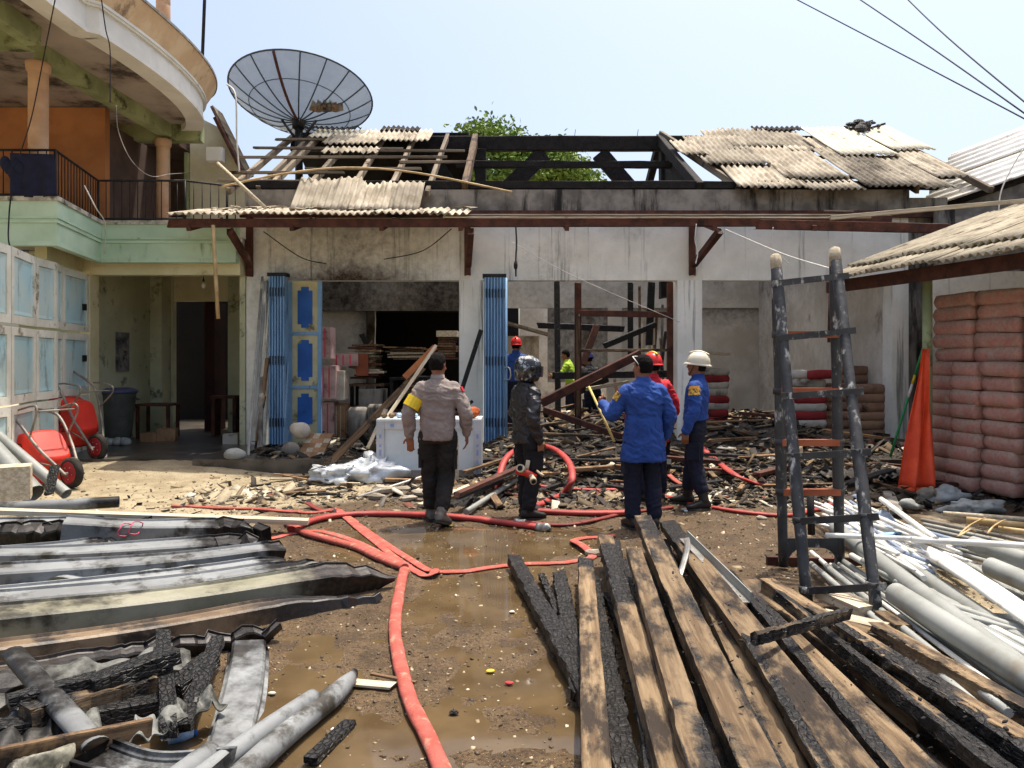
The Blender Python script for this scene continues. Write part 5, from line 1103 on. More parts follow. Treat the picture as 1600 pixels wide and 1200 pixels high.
sd_ = Vector((-.187, .982, 0)); s0 = Vector((5.46, 8.35, .06)); sa = math.atan2(sd_.y, sd_.x)-math.pi/2; sn_ = Vector((sd_.y, -sd_.x, 0))
for ci, (s, nm, dep, wdt) in enumerate(((1.12, 'left', .03, .43), (.70, 'middle', .0, .41), (.24, 'right', .0, .47), (-.30, 'nearest', .1, .5))):
    for r in range(9 if ci < 3 else 13):
        loc = s0+sd_*(s+rnd.uniform(-.015, .015))+sn_*(.33+dep+rnd.uniform(-.03, .03)-.10*(1-r/9)*(ci < 2))+Vector((0, 0, .166*r))
        o = put_bag(rb[rnd.randrange(3)], loc, sa+rnd.uniform(-.05, .05), '%s red cement bag from below in the %s column of the shed stack' % (ORD[r].capitalize() if r else 'Bottom', nm), 'red cement bags in the shed'); o.scale = (1, wdt/.43, 1)
for ci, (s, nm) in enumerate(((1.02, 'left'), (.38, 'right'))):
    for r in range(5):
        loc = s0+sd_*(s+rnd.uniform(-.02, .02))+sn_*(.3+rnd.uniform(-.03, .03)+.05*ci)+Vector((0, 0, .166*(9+r)))
        put_bag(rbl[rnd.randrange(3)], loc, sa+rnd.uniform(-.06, .06)+.04*ci, '%s lengthwise red cement bag from the top in the upper %s column' % (['Topmost', 'Second', 'Third', 'Fourth', 'Fifth'][4-r], nm), 'red cement bags in the shed')
for ci, s in enumerate((1.12, .7, .24)):   # second rank that carries the upper courses
    for r in range(9):
        loc = s0+sd_*s+sn_*(1.0)+Vector((0, 0, .166*r)); 
        if r == 8: put_bag(rb[0], loc, sa, '%s red cement bag in the rear rank of the shed stack' % ['left', 'middle', 'right'][ci], 'red cement bags in the shed')
cr = bag_mesh('cement_bag', .55, .42, .15, m_bagcrm, 21); wh = bag_mesh('cement_bag', .55, .42, .15, m_bagwht, 22); br = bag_mesh('cement_bag', .62, .45, .16, m_bagbrn, 23)
for r in range(9):
    c = P(1113, 668, 15.2); put_bag((cr, cr, cr, wh, cr, wh, wh, cr, wh)[r], (c.x+rnd.uniform(-.02, .02), c.y, c.z-.05+.135*r), rnd.uniform(-.05, .05), '%s bag from below in the crimson and white stack at the third bay pillar' % ORD[r].capitalize(), 'bags in the third bay')
c = P(1114, 556, 15.1); mb = MB(); mb.obox((c.x, c.y, c.z+.05), (.3, 0, -.02), (0, .22, 0), (0, 0, .025)); mb.build('pallet_cover', m_pale, label='pale board on top of the crimson and white bag stack', cat='board')
for r in range(7):
    c = P(1258, 668, 13.1); put_bag((wh, cr, wh, cr, wh, wh, wh)[r], (c.x+rnd.uniform(-.02, .02), c.y, c.z+.0+.138*r), rnd.uniform(-.05, .05), '%s bag from below in the white and crimson stack behind the ladder' % ORD[r].capitalize(), 'bags in the third bay')
c = P(1280, 590, 13.0); put_bag(cr, (c.x, c.y, c.z-.02), .3, 'crimson bag leaning on top of the stack behind the ladder', 'bags in the third bay')
for ci, (px, Y, n, nm) in enumerate(((1305, 13.2, 6, 'left'), (1342, 13.6, 8, 'rear'), (1362, 12.95, 6, 'right front'))):
    for r in range(n):
        c = P(px, 694, Y); put_bag(br, (c.x+rnd.uniform(-.02, .02), c.y, .26+.15*r), rnd.uniform(-.06, .06), '%s brown bag from below in the %s pile of the third bay' % (ORD[r].capitalize(), nm), 'bags in the third bay')
# tarpaulin, pole and sacks at the shed post
def tarp_fn(a, b): return (.30*(a-.5)*b*1.2+.02*math.sin(14*a)*b, -.05*math.cos(11*a)*(.2+b), 0)
tb = P(1446, 545, 9.1); cloth('orange_tarpaulin', (tb.x-.03, tb.y, tb.z), (.06, 0, 0), P(1432, 762, 8.7)-P(1446, 545, 9.1), 22, 26, lambda a, b: ((a-.5)*(.02+.34*b)+.015*math.sin(6*b+9*a), -.06*math.sin(3+a*13)*(.15+b), .02*math.sin(a*9)*b), m_tarp, thick=.005, label='orange tarpaulin hanging from the shed post', cat='tarpaulin')
c = GG(1428, 772); lumpy('orange_tarpaulin', (c.x, c.y, .05), (.2, .14, .06), m_tarp, .4, 9, 12, 22, 12, floor=gz1(c.x, c.y), label='crumpled orange tarpaulin on the ground at the shed post', cat='tarpaulin')
t = thing('striped_pole', P(1390, 715, 9.9), 'thin green pole with white and yellow bands leaning at the shed', 'pole'); a, b = P(1445, 535, 9.6), P(1391, 714, 9.8)
for (t0, t1, mm, nm) in ((0, .28, m_green, 'green_section'), (.28, .36, m_yellow, 'yellow_band'), (.36, .47, m_pvcw, 'white_band'), (.47, 1, m_green, 'green_section')): MB().tube([lerp(a, b, t0), lerp(a, b, t1)], .016, 8).build(nm, mm, t)
for i, (px, py, r) in enumerate(((1450, 775, (.13, .1, .12)), (1485, 775, (.25, .14, .1)), (1520, 792, (.3, .12, .07)), (1425, 790, (.12, .1, .06)))):
    c = G(px, py, .06); lumpy('empty_sack', c, r, m_sack if i else m_stone, .75, 8, 50+i, 34, 22, floor=gz1(c.x, c.y), label=['grey stone lump at the foot of the shed post', 'crumpled grey sack at the left foot of the red bags', 'flattened grey sack before the red cement bags', 'flat grey sack left of the shed post'][i], cat='sack')
for i, (px, py, rz) in enumerate(((1385, 745, .2), (1360, 752, -.1))):
    c = G(px, py, .1); corrugated(c+Vector((-.5, 0, .03*i)), (math.cos(rz), math.sin(rz), .03), (-math.sin(rz), math.cos(rz), .05), (0, -.05, 1), 1.0, .6, jag=(.1, .15), seed=300+i).build('fallen_roof_sheet', m_asb, label=['fallen corrugated sheet left of the shed post', 'fallen corrugated sheet nearer the ladder'][i], cat='roof sheet', attr='burn')

# ------------------------------------------------------------------ hoses
def hose(pts, r, m_, label, flat=(1, .8), z=None, n=12, kink=0.0, couple=None, lift=None):
    r = r*.9; flat = (flat[0]*1.06, flat[1]*.8)
    t = None; P3 = []
    for k, p in enumerate(pts):
        q_ = GG(p[0], p[1], 0) if len(p) < 3 or p[2] < .1 else G(*p); q_.z += r*flat[1]+(p[2] if len(p) > 2 and p[2] < .1 else 0); P3.append(q_)
    path_ = bez(P3, 8); rr = [r*(1+kink*math.sin(i*.9)*math.sin(i*.37)) for i in range(len(path_))]
    for i, q_ in enumerate(path_): q_.z = max(q_.z, max(gz1(q_.x, q_.y), WATER_Z)+r*flat[1]*.9)
    h = MB().tube(path_, rr, n, flat=flat, up=(0, 0, 1)).build('fire_hose', m_, label=label, cat='fire hose', group='red fire hoses')
    if couple is not None:
        k = 0 if couple == 0 else len(path_)-1; d = (path_[0]-path_[1] if k == 0 else path_[-1]-path_[-2]).normalized(); a = path_[k]
        MB().tube([a-d*.02, a+d*.01, a+d*.05, a+d*.055, a+d*.10, a+d*.10], [r*1.1, r*1.15, r*1.15, r*1.4, r*1.4, r*.9], 14).build('coupling', m_alu, h)
    return h
hose([(700, 1235), (668, 1160), (640, 1100), (624, 1040), (617, 985), (624, 930), (632, 895)], .040, m_hose, 'thick faded red hose running up the middle foreground', (1, .85), kink=.05)
hose([(632, 892), (605, 882), (560, 862), (515, 848), (480, 838), (455, 826), (450, 819)], .042, m_hose, 'thick faded hose going left from the bend in the mud', (1, .9), kink=.05)
hose([(400, 846), (430, 841), (460, 834), (500, 836, .03), (555, 856, .05), (610, 878, .02), (640, 887)], .040, m_hose, 'flat dusty hose lying over the thick one at left', (1, .22))
hose([(528, 797), (560, 822), (600, 850), (640, 875), (668, 892), (679, 896, .02), (676, 903, .03), (660, 900), (625, 878), (585, 848), (550, 818), (530, 800)], .038, m_hose, 'flat folded red hose with a loop in the middle', (1, .3))
hose([(455, 832), (485, 819), (525, 810), (580, 807), (640, 808), (700, 811), (770, 819), (842, 829)], .045, m_hosew, 'thick wet red hose under the policeman boot', (1, .9), kink=.03, couple=1)
hose([(270, 792), (330, 795), (400, 797), (450, 801), (490, 803), (525, 797)], .036, m_hose, 'thin dusty hose along the sand from the left plank', (1, .5))
hose([(480, 793, .04), (500, 798), (520, 800)], .036, m_hosed, 'short dark hose end crossing the dusty hose', (1, .4))
hose([(672, 896), (720, 895), (770, 892), (830, 886), (890, 880), (925, 872), (912, 861, .03), (897, 852, .03), (905, 845), (935, 841), (960, 838)], .040, m_hose, 'pinkish flat hose running behind the charred timber ends', (1, .35))
hose([(778, 770), (781, 745, .16), (792, 718, .32), (818, 702, .38), (858, 702, .40), (886, 722, .34), (894, 752, .2), (876, 778), (842, 793), (822, 800), (845, 803), (900, 806), (960, 806), (1000, 803)], .045, m_hosew, 'bright red hose looping round the man in black', (1, .9))
hose([(819, 819), (850, 822), (890, 822), (930, 815), (965, 807), (1010, 800), (1050, 795)], .032, m_hosed, 'dark red hose with silver coupling behind the timber', (1, .7), couple=0)
hose([(822, 758), (860, 764), (920, 768), (975, 769), (1030, 776), (1075, 789), (1140, 800), (1215, 808), (1262, 803), (1305, 789)], .034, m_hosew, 'long straight red hose running right to the ladder', (1, .8))
hose([(1095, 700, .3), (1120, 722, .18), (1145, 742), (1180, 757), (1230, 764)], .05, m_hosew, 'flat red hose right of the white helmeted man', (1, .55))
hose([(1052, 715, .2), (1040, 725, .18), (1042, 738, .12), (1055, 752), (1085, 770)], .036, m_hose, 'small red hose bend behind the blue uniformed men', (1, .5))

# ------------------------------------------------------------------ wheelbarrows
def text_mesh(txt, size, m_, name, parent, mtx):
    cu = bpy.data.curves.new(name, 'FONT'); cu.body = txt; cu.size = size; cu.align_x = 'CENTER'; cu.align_y = 'CENTER'; cu.extrude = .0015
    tmp = bpy.data.objects.new('tmp', cu); COL.objects.link(tmp); me_ = bpy.data.meshes.new_from_object(tmp.evaluated_get(bpy.context.evaluated_depsgraph_get())); bpy.data.objects.remove(tmp)
    me_.materials.clear(); me_.materials.append(m_); o = bpy.data.objects.new(name, me_); COL.objects.link(o); o.matrix_local = mtx; o.parent = parent; WORG[o.name] = mtx.translation; return o
def make_barrow(label):
    t = thing('wheelbarrow', (0, 0, 0), label, 'wheelbarrow', 'red wheelbarrows'); W = .24
    wh_ = MB().tube([(.0, -.045, 0), (0, -.03, 0), (0, .03, 0), (0, .045, 0)], [.145, .185, .185, .145], 24, up=(0, 0, 1)).build('wheel', m_rubber, t)
    MB().tube([(.0, -.05, 0), (0, -.046, 0), (0, .046, 0), (0, .05, 0)], [.10, .135, .135, .10], 20, up=(0, 0, 1)).build('rim', mat('dark_red_rim', '#a8242a', '#8f1d24', 5, .5, rand=0), wh_)
    MB().tube([(0, -.12, 0), (0, .12, 0)], .014, 8).build('axle', m_alu, wh_)
    for k in range(5):
        a = 6.28*k/5; MB().ball((.075*math.cos(a), -.051, .075*math.sin(a)), .008, 6, 4).build('bolt', m_alu, wh_)
    for s in (-1, 1):
        MB().tube(bez([(-.06, s*.11, -.03), (.1, s*.13, 0), (.45, s*.22, .02), (.85, s*.27, .03), (1.08, s*.28, .14), (1.38, s*.28, .42)], 5), .018, 8).build('shaft', m_barrowst, t)
        MB().tube(bez([(.62, s*.24, -.01), (.70, s*.26, -.28), (.80, s*.25, -.33), (.95, s*.26, -.1), (1.0, s*.27, .02)], 5), .013, 7).build('leg', m_barrowst, t)
        MB().tube([(.1, s*.13, 0), (.35, s*.22, .18)], .01, 6).build('stay', m_barrowst, t)
    MB().tube([(.74, -.25, -.30), (.74, .25, -.30)], .012, 7).build('leg_stretcher', m_barrowst, t)
    mb = MB(); 
    def ring(x0, x1, w0, w1, n, z):
        R = []
        for k in range(24):
            a = 2*math.pi*k/24; cx, cy = math.cos(a), math.sin(a); ex = abs(cx)**.45*(1 if cx > 0 else -1); ey = abs(cy)**.45*(1 if cy > 0 else -1)
            x = (x0+x1)/2+(x1-x0)/2*ex; w = (w0+w1)/2+(w1-w0)/2*ex; R.append((x, w*ey, z))
        return R
    R = [ring(.30, .70, .16, .19, 0, .05), ring(.24, .76, .20, .23, 0, .10), ring(.16, .90, .26, .30, 0, .33), ring(.13, .93, .28, .32, 0, .34), ring(.15, .91, .26, .30, 0, .335), ring(.25, .75, .19, .22, 0, .11), ring(.31, .69, .15, .18, 0, .065)]
    tr_ = mb.rings(R, 0, True, True, None, True).build('tray', m_redtray, t)
    for s in (-1, 1):
        R3 = Matrix(((1, 0, 0, 0), (0, 1, 0, 0), (0, 0, 1, 0), (0, 0, 0, 1)))
        ax = Vector((1, 0, 0)); nrm = Vector((0, -1, -.33)).normalized(); up_ = nrm.cross(ax).normalized()
        M_ = Matrix.Translation(Vector((.50, -.262, .22)) - tr_.location) @ Matrix((( ax.x, up_.x, nrm.x, 0), (ax.y, up_.y, nrm.y, 0), (ax.z, up_.z, nrm.z, 0), (0, 0, 0, 1)))
    text_mesh('ARTCO', .10, m_rail, 'lettering', tr_, M_)
    return t
def place_barrow(t, p, tilt, yaw):
    # handles rise to the left, seen from the side
    ex = Vector((-math.cos(tilt), 0, math.sin(tilt))); ez = Vector((-math.sin(tilt), 0, -math.cos(tilt))); ey = ez.cross(ex)
    R = Matrix(((ex.x, ey.x, ez.x), (ex.y, ey.y, ez.y), (ex.z, ey.z, ez.z)))
    R = Matrix.Rotation(yaw, 3, 'Z') @ R; t.matrix_world = Matrix.Translation(p) @ R.to_4x4()
b1 = make_barrow('upright red wheelbarrow leaning on the garage door, farther of the two')
b2 = copy_tree(b1); b2['label'] = 'red wheelbarrow tipped on its nose behind the grey pipes, nearer of the two'
p = P(152, 694, 11.0); place_barrow(b1, (p.x, p.y, gz1(p.x, p.y)+.19), math.radians(66), math.radians(-24))
p = P(112, 752, 9.3); place_barrow(b2, (p.x, p.y, gz1(p.x, p.y)+.19), math.radians(47), math.radians(-26))
p = GG(156, 716); t = thing('plastic_cup', p, 'small light blue plastic cup on the ground by the wheelbarrow', 'cup'); MB().tube([p+Vector((0, 0, .035)), p+Vector((.08, 0, .04))], [.03, .04], 12).build('body', m_clearpl, t); MB().tube([p+Vector((.08, 0, .04)), p+Vector((.085, 0, .04))], [.044, .044], 12).build('rim', m_pvcw, t)

# ------------------------------------------------------------------ burnt gutters and pipes on the left
def gutter(a, b, w_, h_, m_, label, burn=.16, name='burnt_gutter', crumple=1.0, seed=0, roll=0.0, lip=True, bow=0.0, drop=0.0, up=(0, 0, 1), taper=.55, start_burn=0.0):
    rg = random.Random(seed+5); N = 40; th = .006; a, b = Vector(a), Vector(b); pts = []; at = []; sc = []; tw = []
    side = (b-a).cross(Vector((0, 0, 1))).normalized()
    for k in range(N+1):
        t = k/N; e = max(0, (t-(1-burn*1.6))/(burn*1.6)) if burn else 0
        p = lerp(a, b, t)+Vector((0, 0, -.03*math.sin(math.pi*t)+bow*math.sin(math.pi*t)))+side*(.010*math.sin(t*5+seed)+e*e*.05*math.sin(seed))
        p += Vector((rg.uniform(-1, 1), rg.uniform(-1, 1), rg.uniform(-1, 1)))*.02*e*crumple; p.z -= drop*e*e
        pts.append(p); at.append(min(1, .12+max(0, (t-(1-burn*2.2))/(burn*1.4)))if burn else start_burn); at[-1] = max(at[-1], start_burn*(1-t)*2-.2)
        s = 1-taper*e*e; sc.append((s*(1+.015*math.sin(t*11+seed)+.22*e*rg.uniform(-1, 1)), s*(1+.03*math.sin(t*8+seed*2)+.3*e*rg.uniform(-1, 1)))); tw.append(roll+.05*math.sin(t*4+seed)+e*.5*math.sin(seed*3))
    W, H = w_/2, h_
    prof = [(-W-.02, H), (-W, H), (-W*1.02, H*.5), (-W, .012), (-W+.012, 0), (W-.012, 0), (W, .012), (W*1.02, H*.5), (W, H), (W+.02, H), (W+.02, H-th), (W+.004, H-th*2), (W-th, H*.5), (W-th, .016), (W-.016, th), (-W+.016, th), (-W+th, .016), (-W+th, H*.5), (-W-.004, H-th*2), (-W-.02, H-th)]
    return MB().sweep(pts, prof[::-1], up, 0, at, sc, tw).build(name, m_, label=label, cat='gutter' if name == 'burnt_gutter' else 'pipe', attr='burn')
def pile(*a, **k): return gutter(*a, **k)
GUT = (
 ((-60, 838, 6.3), (385, 822, 6.9), .19, .13, m_gut, 'dark grey gutter right under the pale plank', .35, 9, 1.35, .5, 1.6),
 ((-60, 850, 6.0), (255, 832, 6.5), .20, .14, m_gut, 'melted black gutter tied with pink string', .65, 2, 1.2, .5, 2.6),
 ((95, 838, 6.05), (412, 838, 6.6), .22, .16, m_gut, 'grey box gutter with curled burnt end below the pale plank', .2, 1, 1.45, .45, 1.8),
 ((-60, 880, 5.6), (192, 852, 6.05), .13, .11, m_gut, 'short pale gutter with pointed end at the left pile', .14, 3, 1.5, .8, 1.0),
 ((-60, 890, 5.35), (420, 862, 6.15), .21, .16, m_gut, 'grey gutter with a torn drooping end over the lettered one', .16, 14, 1.5, .35, 2.4),
 ((-80, 922, 4.9), (445, 873, 5.9), .19, .15, m_gut, 'long grey gutter with printed lettering', .04, 4, 1.5, .1, .5),
 ((-80, 950, 4.62), (440, 888, 5.65), .12, .10, m_gut, 'narrow grey gutter under the lettered one', .05, 15, 1.4, .1, .5),
 ((-80, 972, 4.4), (515, 896, 5.5), .19, .15, m_gut, 'long grey gutter with blackened rounded end', .12, 5, 1.5, .35, 1.0),
 ((-90, 1010, 4.0), (618, 908, 5.35), .24, .19, m_gutol, 'olive scorched gutter pointing to the red hose', .16, 6, 1.5, .9, 1.0),
 ((-90, 1050, 3.7), (596, 932, 5.1), .16, .12, m_gutbr, 'brown scorched gutter lowest of the long ones', .22, 7, 1.6, .75, 1.2),
 ((-90, 1080, 3.5), (430, 985, 4.4), .12, .08, m_gutbr, 'dark burnt gutter in the shadow under the brown one', .5, 8, 1.5, .5, 1.5))
for (A_, B_, w_, h_, mm, lab, bu, sd0, ro, ta, cr_) in GUT:
    gutter(P(*A_), P(*B_), w_, h_, mm, lab, bu, seed=sd0, roll=ro, taper=ta, crumple=cr_)
gutter(P(388, 1000, 4.05), P(350, 1230, 2.8), .17, .07, m_gut, 'pale grey gutter with black specks pointing at the camera', 0, seed=10, roll=3.24, start_burn=.42)
gutter(P(140, 1190, 2.85), P(345, 1212, 2.8), .2, .05, m_gut, 'pale gutter piece with black specks at the bottom edge', 0, seed=13, roll=.1, start_burn=.5)
pipe_later = True
# printed lines on the lettered gutters
for (a, b, Y0, Y1, n) in (((30, 917), (150, 898), 4.55, 4.75, 16), ((170, 893), (215, 886), 4.8, 4.9, 8)):
    for k in range(0): pass
plk = rough_bar(P(-60, 797, 6.55), P(482, 815, 7.0), .11, .045, m_pale, 'long_plank', None, 20, .002, label='long pale plank across the left pile', cat='plank')
def pipe(pts, r, m_, label, group=None, burn=None, name='plastic_pipe', hollow=True, n=14, flat=None, cat='pipe'):
    path_ = bez(pts, 6) if len(pts) > 2 else [lerp(pts[0], pts[1], k/8) for k in range(9)]
    mb = MB(); at = [burn(k/(len(path_)-1)) if burn else 0 for k in range(len(path_))]
    if hollow:
        R = []; ri = r*.86
        d0, d1 = path_[0], path_[-1]
        seq = [(d0, ri), (d0, r)] if False else []
        mb.tube(path_, r, n, 0, False, flat, at); mb.tube(path_[::-1], ri, n, 0, False, flat, at[::-1])
        b = len(mb.v); N = len(path_)
        # end rims
        for (o1, o2) in ((0, N*n+(N-1)*n), ((N-1)*n, N*n)):
            for i in range(n):
                j = (i+1) % n; i2, j2 = (-i) % n, (-j) % n
                pass
    else: mb.tube(path_, r, n, 0, True, flat, at)
    return mb.build(name, m_, label=label, cat=cat, group=group, attr='burn' if burn else None)
pipe([P(-60, 796, 7.1), P(80, 790, 7.3), P(186, 784, 7.5)], .055, m_gut, 'grey round pipe with scorched end above the pale plank', burn=lambda t: 0 if t < .5 else (t-.5)*2.2)
pipe([P(-70, 640, 8.4), P(52, 772, 7.9)], .11, m_pvcg, 'thick grey pipe leaning at the left picture edge')
pipe([P(-40, 650, 8.8), P(104, 772, 8.3)], .06, m_pvcg, 'thinner grey pipe leaning behind the thick one')
rough_bar(P(86, 728, 8.4), P(76, 772, 8.2), .1, .03, m_char, 'burnt_strap', None, 5, .006, (0, 1, 0), label='charred strip hanging before the nearer wheelbarrow', cat='strip')
c = P(12, 772, 7.6); carton((c.x, c.y, max(0, c.z-.05)), .4, .3, .32, .5, 'ribbed cream carton at the left edge behind the pipes', m_pale)
for (x, y) in ((195, 826), (212, 823)):
    c = P(x, y-4, 6.2); MB().tube([c+Vector((.02*math.cos(a)+.012*math.sin(3*a), .07*math.cos(a), -.03+.05*math.sin(a))) for a in [k*.5 for k in range(13)]], .005, 5).build('pink_string', m_pinkst, label=['left pink string loop on the melted gutter', 'right pink string loop on the melted gutter'][x > 200], cat='string')
for i, (a, b, w_, mm, lab) in enumerate((
    (P(15, 1098, 3.15), P(150, 1062, 3.35), .08, m_char, 'greyish charred log under the brown gutter'), (P(140, 1072, 3.3), P(275, 1022, 3.6), .10, m_char, 'black cracked log right of the greyish charred log'),
    (P(255, 990, 4.0), P(264, 1142, 3.1), .065, m_char, 'charred stick pointing at the camera beside the bottle'), (P(340, 1000, 4.0), P(286, 1136, 3.15), .07, m_char, 'slanting charred stick beside the pale gutter'),
    (P(40, 1120, 3.1), P(240, 1068, 3.5), .12, m_timber, 'half burnt plank with tan core in the dark'), (P(-40, 1150, 3.0), P(250, 1100, 3.4), .10, m_char, 'black plank lowest in the left pile'), (P(270, 1080, 3.5), P(330, 1030, 3.8), .1, m_char, 'short black plank behind the charred sticks'))):
    rough_bar(a, b, w_, w_*.7, mm, 'charred_log', None, 16, .012, (0, 0, 1), i, (lambda t: .35+.3*math.sin(9*t)) if mm is m_timber else None, label=lab, cat='log')
rough_bar(P(-40, 1196, 2.68), P(236, 1140, 3.05), .03, .09, m_debris, 'brown_board', None, 10, .002, label='brown board on edge at the bottom left', cat='board')
pipe([P(352, 1235, 2.75), P(450, 1145, 3.2), P(520, 1088, 3.55), P(556, 1052, 3.8)], .05, m_gut, 'grey pipe with shrivelled black tip over the puddle', burn=lambda t: max(0, (t-.78)*4.2), hollow=False, flat=[(1, 1)]*13+[(.9, .9), (.8, .9), (.7, .8), (.55, .7), (.4, .6), (.25, .5)])
pipe([P(300, 1225, 2.75), P(400, 1150, 3.1), P(490, 1090, 3.45)], .04, m_gut, 'second grey pipe beside the black tipped one', burn=lambda t: max(0, (t-.9)*6))
pipe([P(255, 1235, 2.7), P(330, 1178, 2.95)], .05, m_gut, 'short grey pipe end at the bottom edge')
cloth('crumpled_gutter', P(-20, 1195, 2.75), (.24, .1, .02), (.05, -.2, -.02), 22, 12, lambda a_, b_: (.02*math.sin(9*b_), .03*math.sin(7*a_), .05*math.sin(9*a_+5*b_)*math.sin(3*b_)), m_gutol, thick=.008, label='crumpled olive plastic piece at the bottom left corner', cat='plastic piece')
pipe([P(20, 1020, 3.55), P(90, 1100, 3.15), P(150, 1165, 2.9)], .05, m_gut, 'flattened bluish grey pipe in the dark at the bottom left', flat=(1, .6), burn=lambda t: .62 if t < .6 else .2)  # burn tone on its upper part stands in for shade under the heap
m_sheet = mat('scorched_plastic_sheet', '#6f706c', '#57584f', 3, .6, bump=.3, bscale=14, dirt='#191714', damt=.62, dscale=3, rand=.2, spec=.4)
for i, (A_, B_, w_, lab) in enumerate((
    ((-60, 1068, 3.5), (300, 1018, 4.0), .16, 'scorched grey sheet sagging below the brown gutter'), ((-60, 1100, 3.3), (240, 1050, 3.7), .14, 'crumpled dark sheet strip over the charred logs'),
    ((-60, 1140, 3.1), (200, 1092, 3.4), .13, 'dark plastic strip lowest among the charred logs'), ((-60, 1172, 2.9), (150, 1120, 3.2), .15, 'grey melted strip above the brown board'), ((180, 1150, 3.0), (330, 1085, 3.4), .1, 'short melted strip beside the charred sticks'),
    ((-60, 905, 5.1), (330, 878, 5.7), .2, 'pale warped sheet lying between the long gutters'), ((-60, 985, 4.2), (380, 925, 5.0), .18, 'warped grey sheet on the olive gutter'))):
    A3, B3 = P(*A_), P(*B_); uu = B3-A3; vv = uu.cross(Vector((0, 0, 1))).normalized()*w_+Vector((0, 0, -.03))
    cloth('melted_sheet', A3, uu, vv, 60, 8, lambda s_, t_, i=i: (.01*math.sin(30*s_+i), .012*math.sin(23*s_+2*i)*t_, .018*math.sin(17*s_+3*t_+i)+.012*math.sin(41*s_+5*t_)+.04*abs(t_-.5)-.05*max(0, s_-.85)*t_), m_sheet if i < 5 else m_gut, thick=.006, label=lab, cat='plastic sheet')
c = GG(280, 1166); t = thing('plastic_bottle', c, 'crushed clear bottle with blue cap in the mud', 'bottle'); MB().tube([c+Vector((-.05, 0, .03)), c+Vector((0, .03, .035)), c+Vector((.04, .05, .03))], [.025, .032, .016], 10).build('body', m_clearpl, t); MB().tube([c+Vector((.04, .05, .03)), c+Vector((.05, .06, .03))], .014, 8).build('cap', m_deepblue, t)

# ------------------------------------------------------------------ timber fan in the right foreground
def timber(f_, n_, w_, h_, burn, label, m_=None, seed=0, roll=0.0, segs=26):
    return rough_bar(G(*f_), G(*n_), w_*.84, h_*1.05, m_ or m_timber, 'timber_beam', None, 44, .006, (math.sin(roll), 0, math.cos(roll)), seed, burn, label=label, cat='beam', group='timber beams in the foreground')
def far(k, s=.12): return lambda t: max(0.0, min(1.0, .5+(k-t)/s))
timber((803, 874, .05), (935, 1115, .05), .13, .07, lambda t: 1.0, 'black charred beam leftmost in the timber fan', seed=1)
timber((874, 900, .05), (910, 1090, .04), .12, .06, lambda t: 1.0, 'short black beam second from left in the timber fan', seed=2)
timber((846, 900, .03), (872, 960, .02), .05, .04, lambda t: 1.0, 'thin charred stick between the leftmost beams', seed=3)
timber((915, 880, .13), (936, 1275, .13), .125, .07, far(.12), 'tan beam with black tip standing leftmost of the tan ones', seed=4)
timber((925, 905, .05), (990, 1275, .05), .12, .07, lambda t: 1.0, 'charred beam in the gap right of the first tan beam', seed=5)
timber((945, 842, .20), (1072, 1275, .20), .14, .07, lambda t: .15 if t < .07 else far(.48, .2)(t), 'beam black in its upper half and tan below', seed=6, roll=.1)
timber((990, 862, .29), (1120, 1275, .28), .12, .06, lambda t: .05+.55*(t > .75), 'pale broken topped beam lying over the black one', seed=7)
timber((1004, 812, .26), (1215, 1275, .22), .17, .08, lambda t: .62 if t < .16 else .3, 'wide greyish beam behind the blue uniformed man', seed=8)
timber((1045, 822, .20), (1385, 1275, .20), .16, .08, far(.16, .1), 'long tan beam with charred head next to the angle iron', seed=9, roll=-.15)
timber((1066, 850, .10), (1270, 1275, .10), .13, .07, lambda t: .25, 'tan beam lower in the fan between two long ones', seed=10)
timber((1035, 850, .10), (1160, 1275, .09), .13, .07, lambda t: .85, 'dark beam under the pale broken topped one', seed=11)
timber((1110, 880, .15), (1500, 1275, .16), .15, .08, lambda t: .3+.35*math.sin(7*t), 'orange tan beam right of the long tan beam', seed=12, roll=-.2)
timber((1170, 915, .08), (1640, 1275, .1), .15, .08, lambda t: .2+.6*(t > .75), 'tan beam running to the bottom right corner', seed=13, roll=-.1)
timber((1200, 915, .16), (1610, 1170, .14), .12, .08, lambda t: .4, 'weathered beam near the ladder foot', seed=14)
timber((1235, 945, .1), (1690, 1255, .08), .14, .07, lambda t: .95, 'black cracked beam right in the timber fan', seed=15)
timber((1370, 985, .12), (1620, 1125, .10), .11, .08, lambda t: .35, 'short grey weathered beam beside the pipes', seed=16)
timber((1180, 998, .33), (1326, 958, .30), .05, .05, lambda t: .7, 'short dark stick lying across the timber fan', seed=17)
timber((1290, 1010, .06), (1660, 1290, .06), .16, .07, lambda t: .9, 'charred beam deep under the right of the fan', seed=18)
timber((1010, 905, .03), (1300, 1290, .03), .2, .06, lambda t: .8, 'charred plank at the bottom of the fan', seed=19)
timber((1130, 930, .03), (1540, 1290, .03), .2, .06, lambda t: .7, 'dark plank at the bottom right of the fan', seed=20)
timber((960, 930, .02), (1110, 1290, .02), .18, .05, lambda t: .9, 'charred plank on the mud under the fan', seed=21)
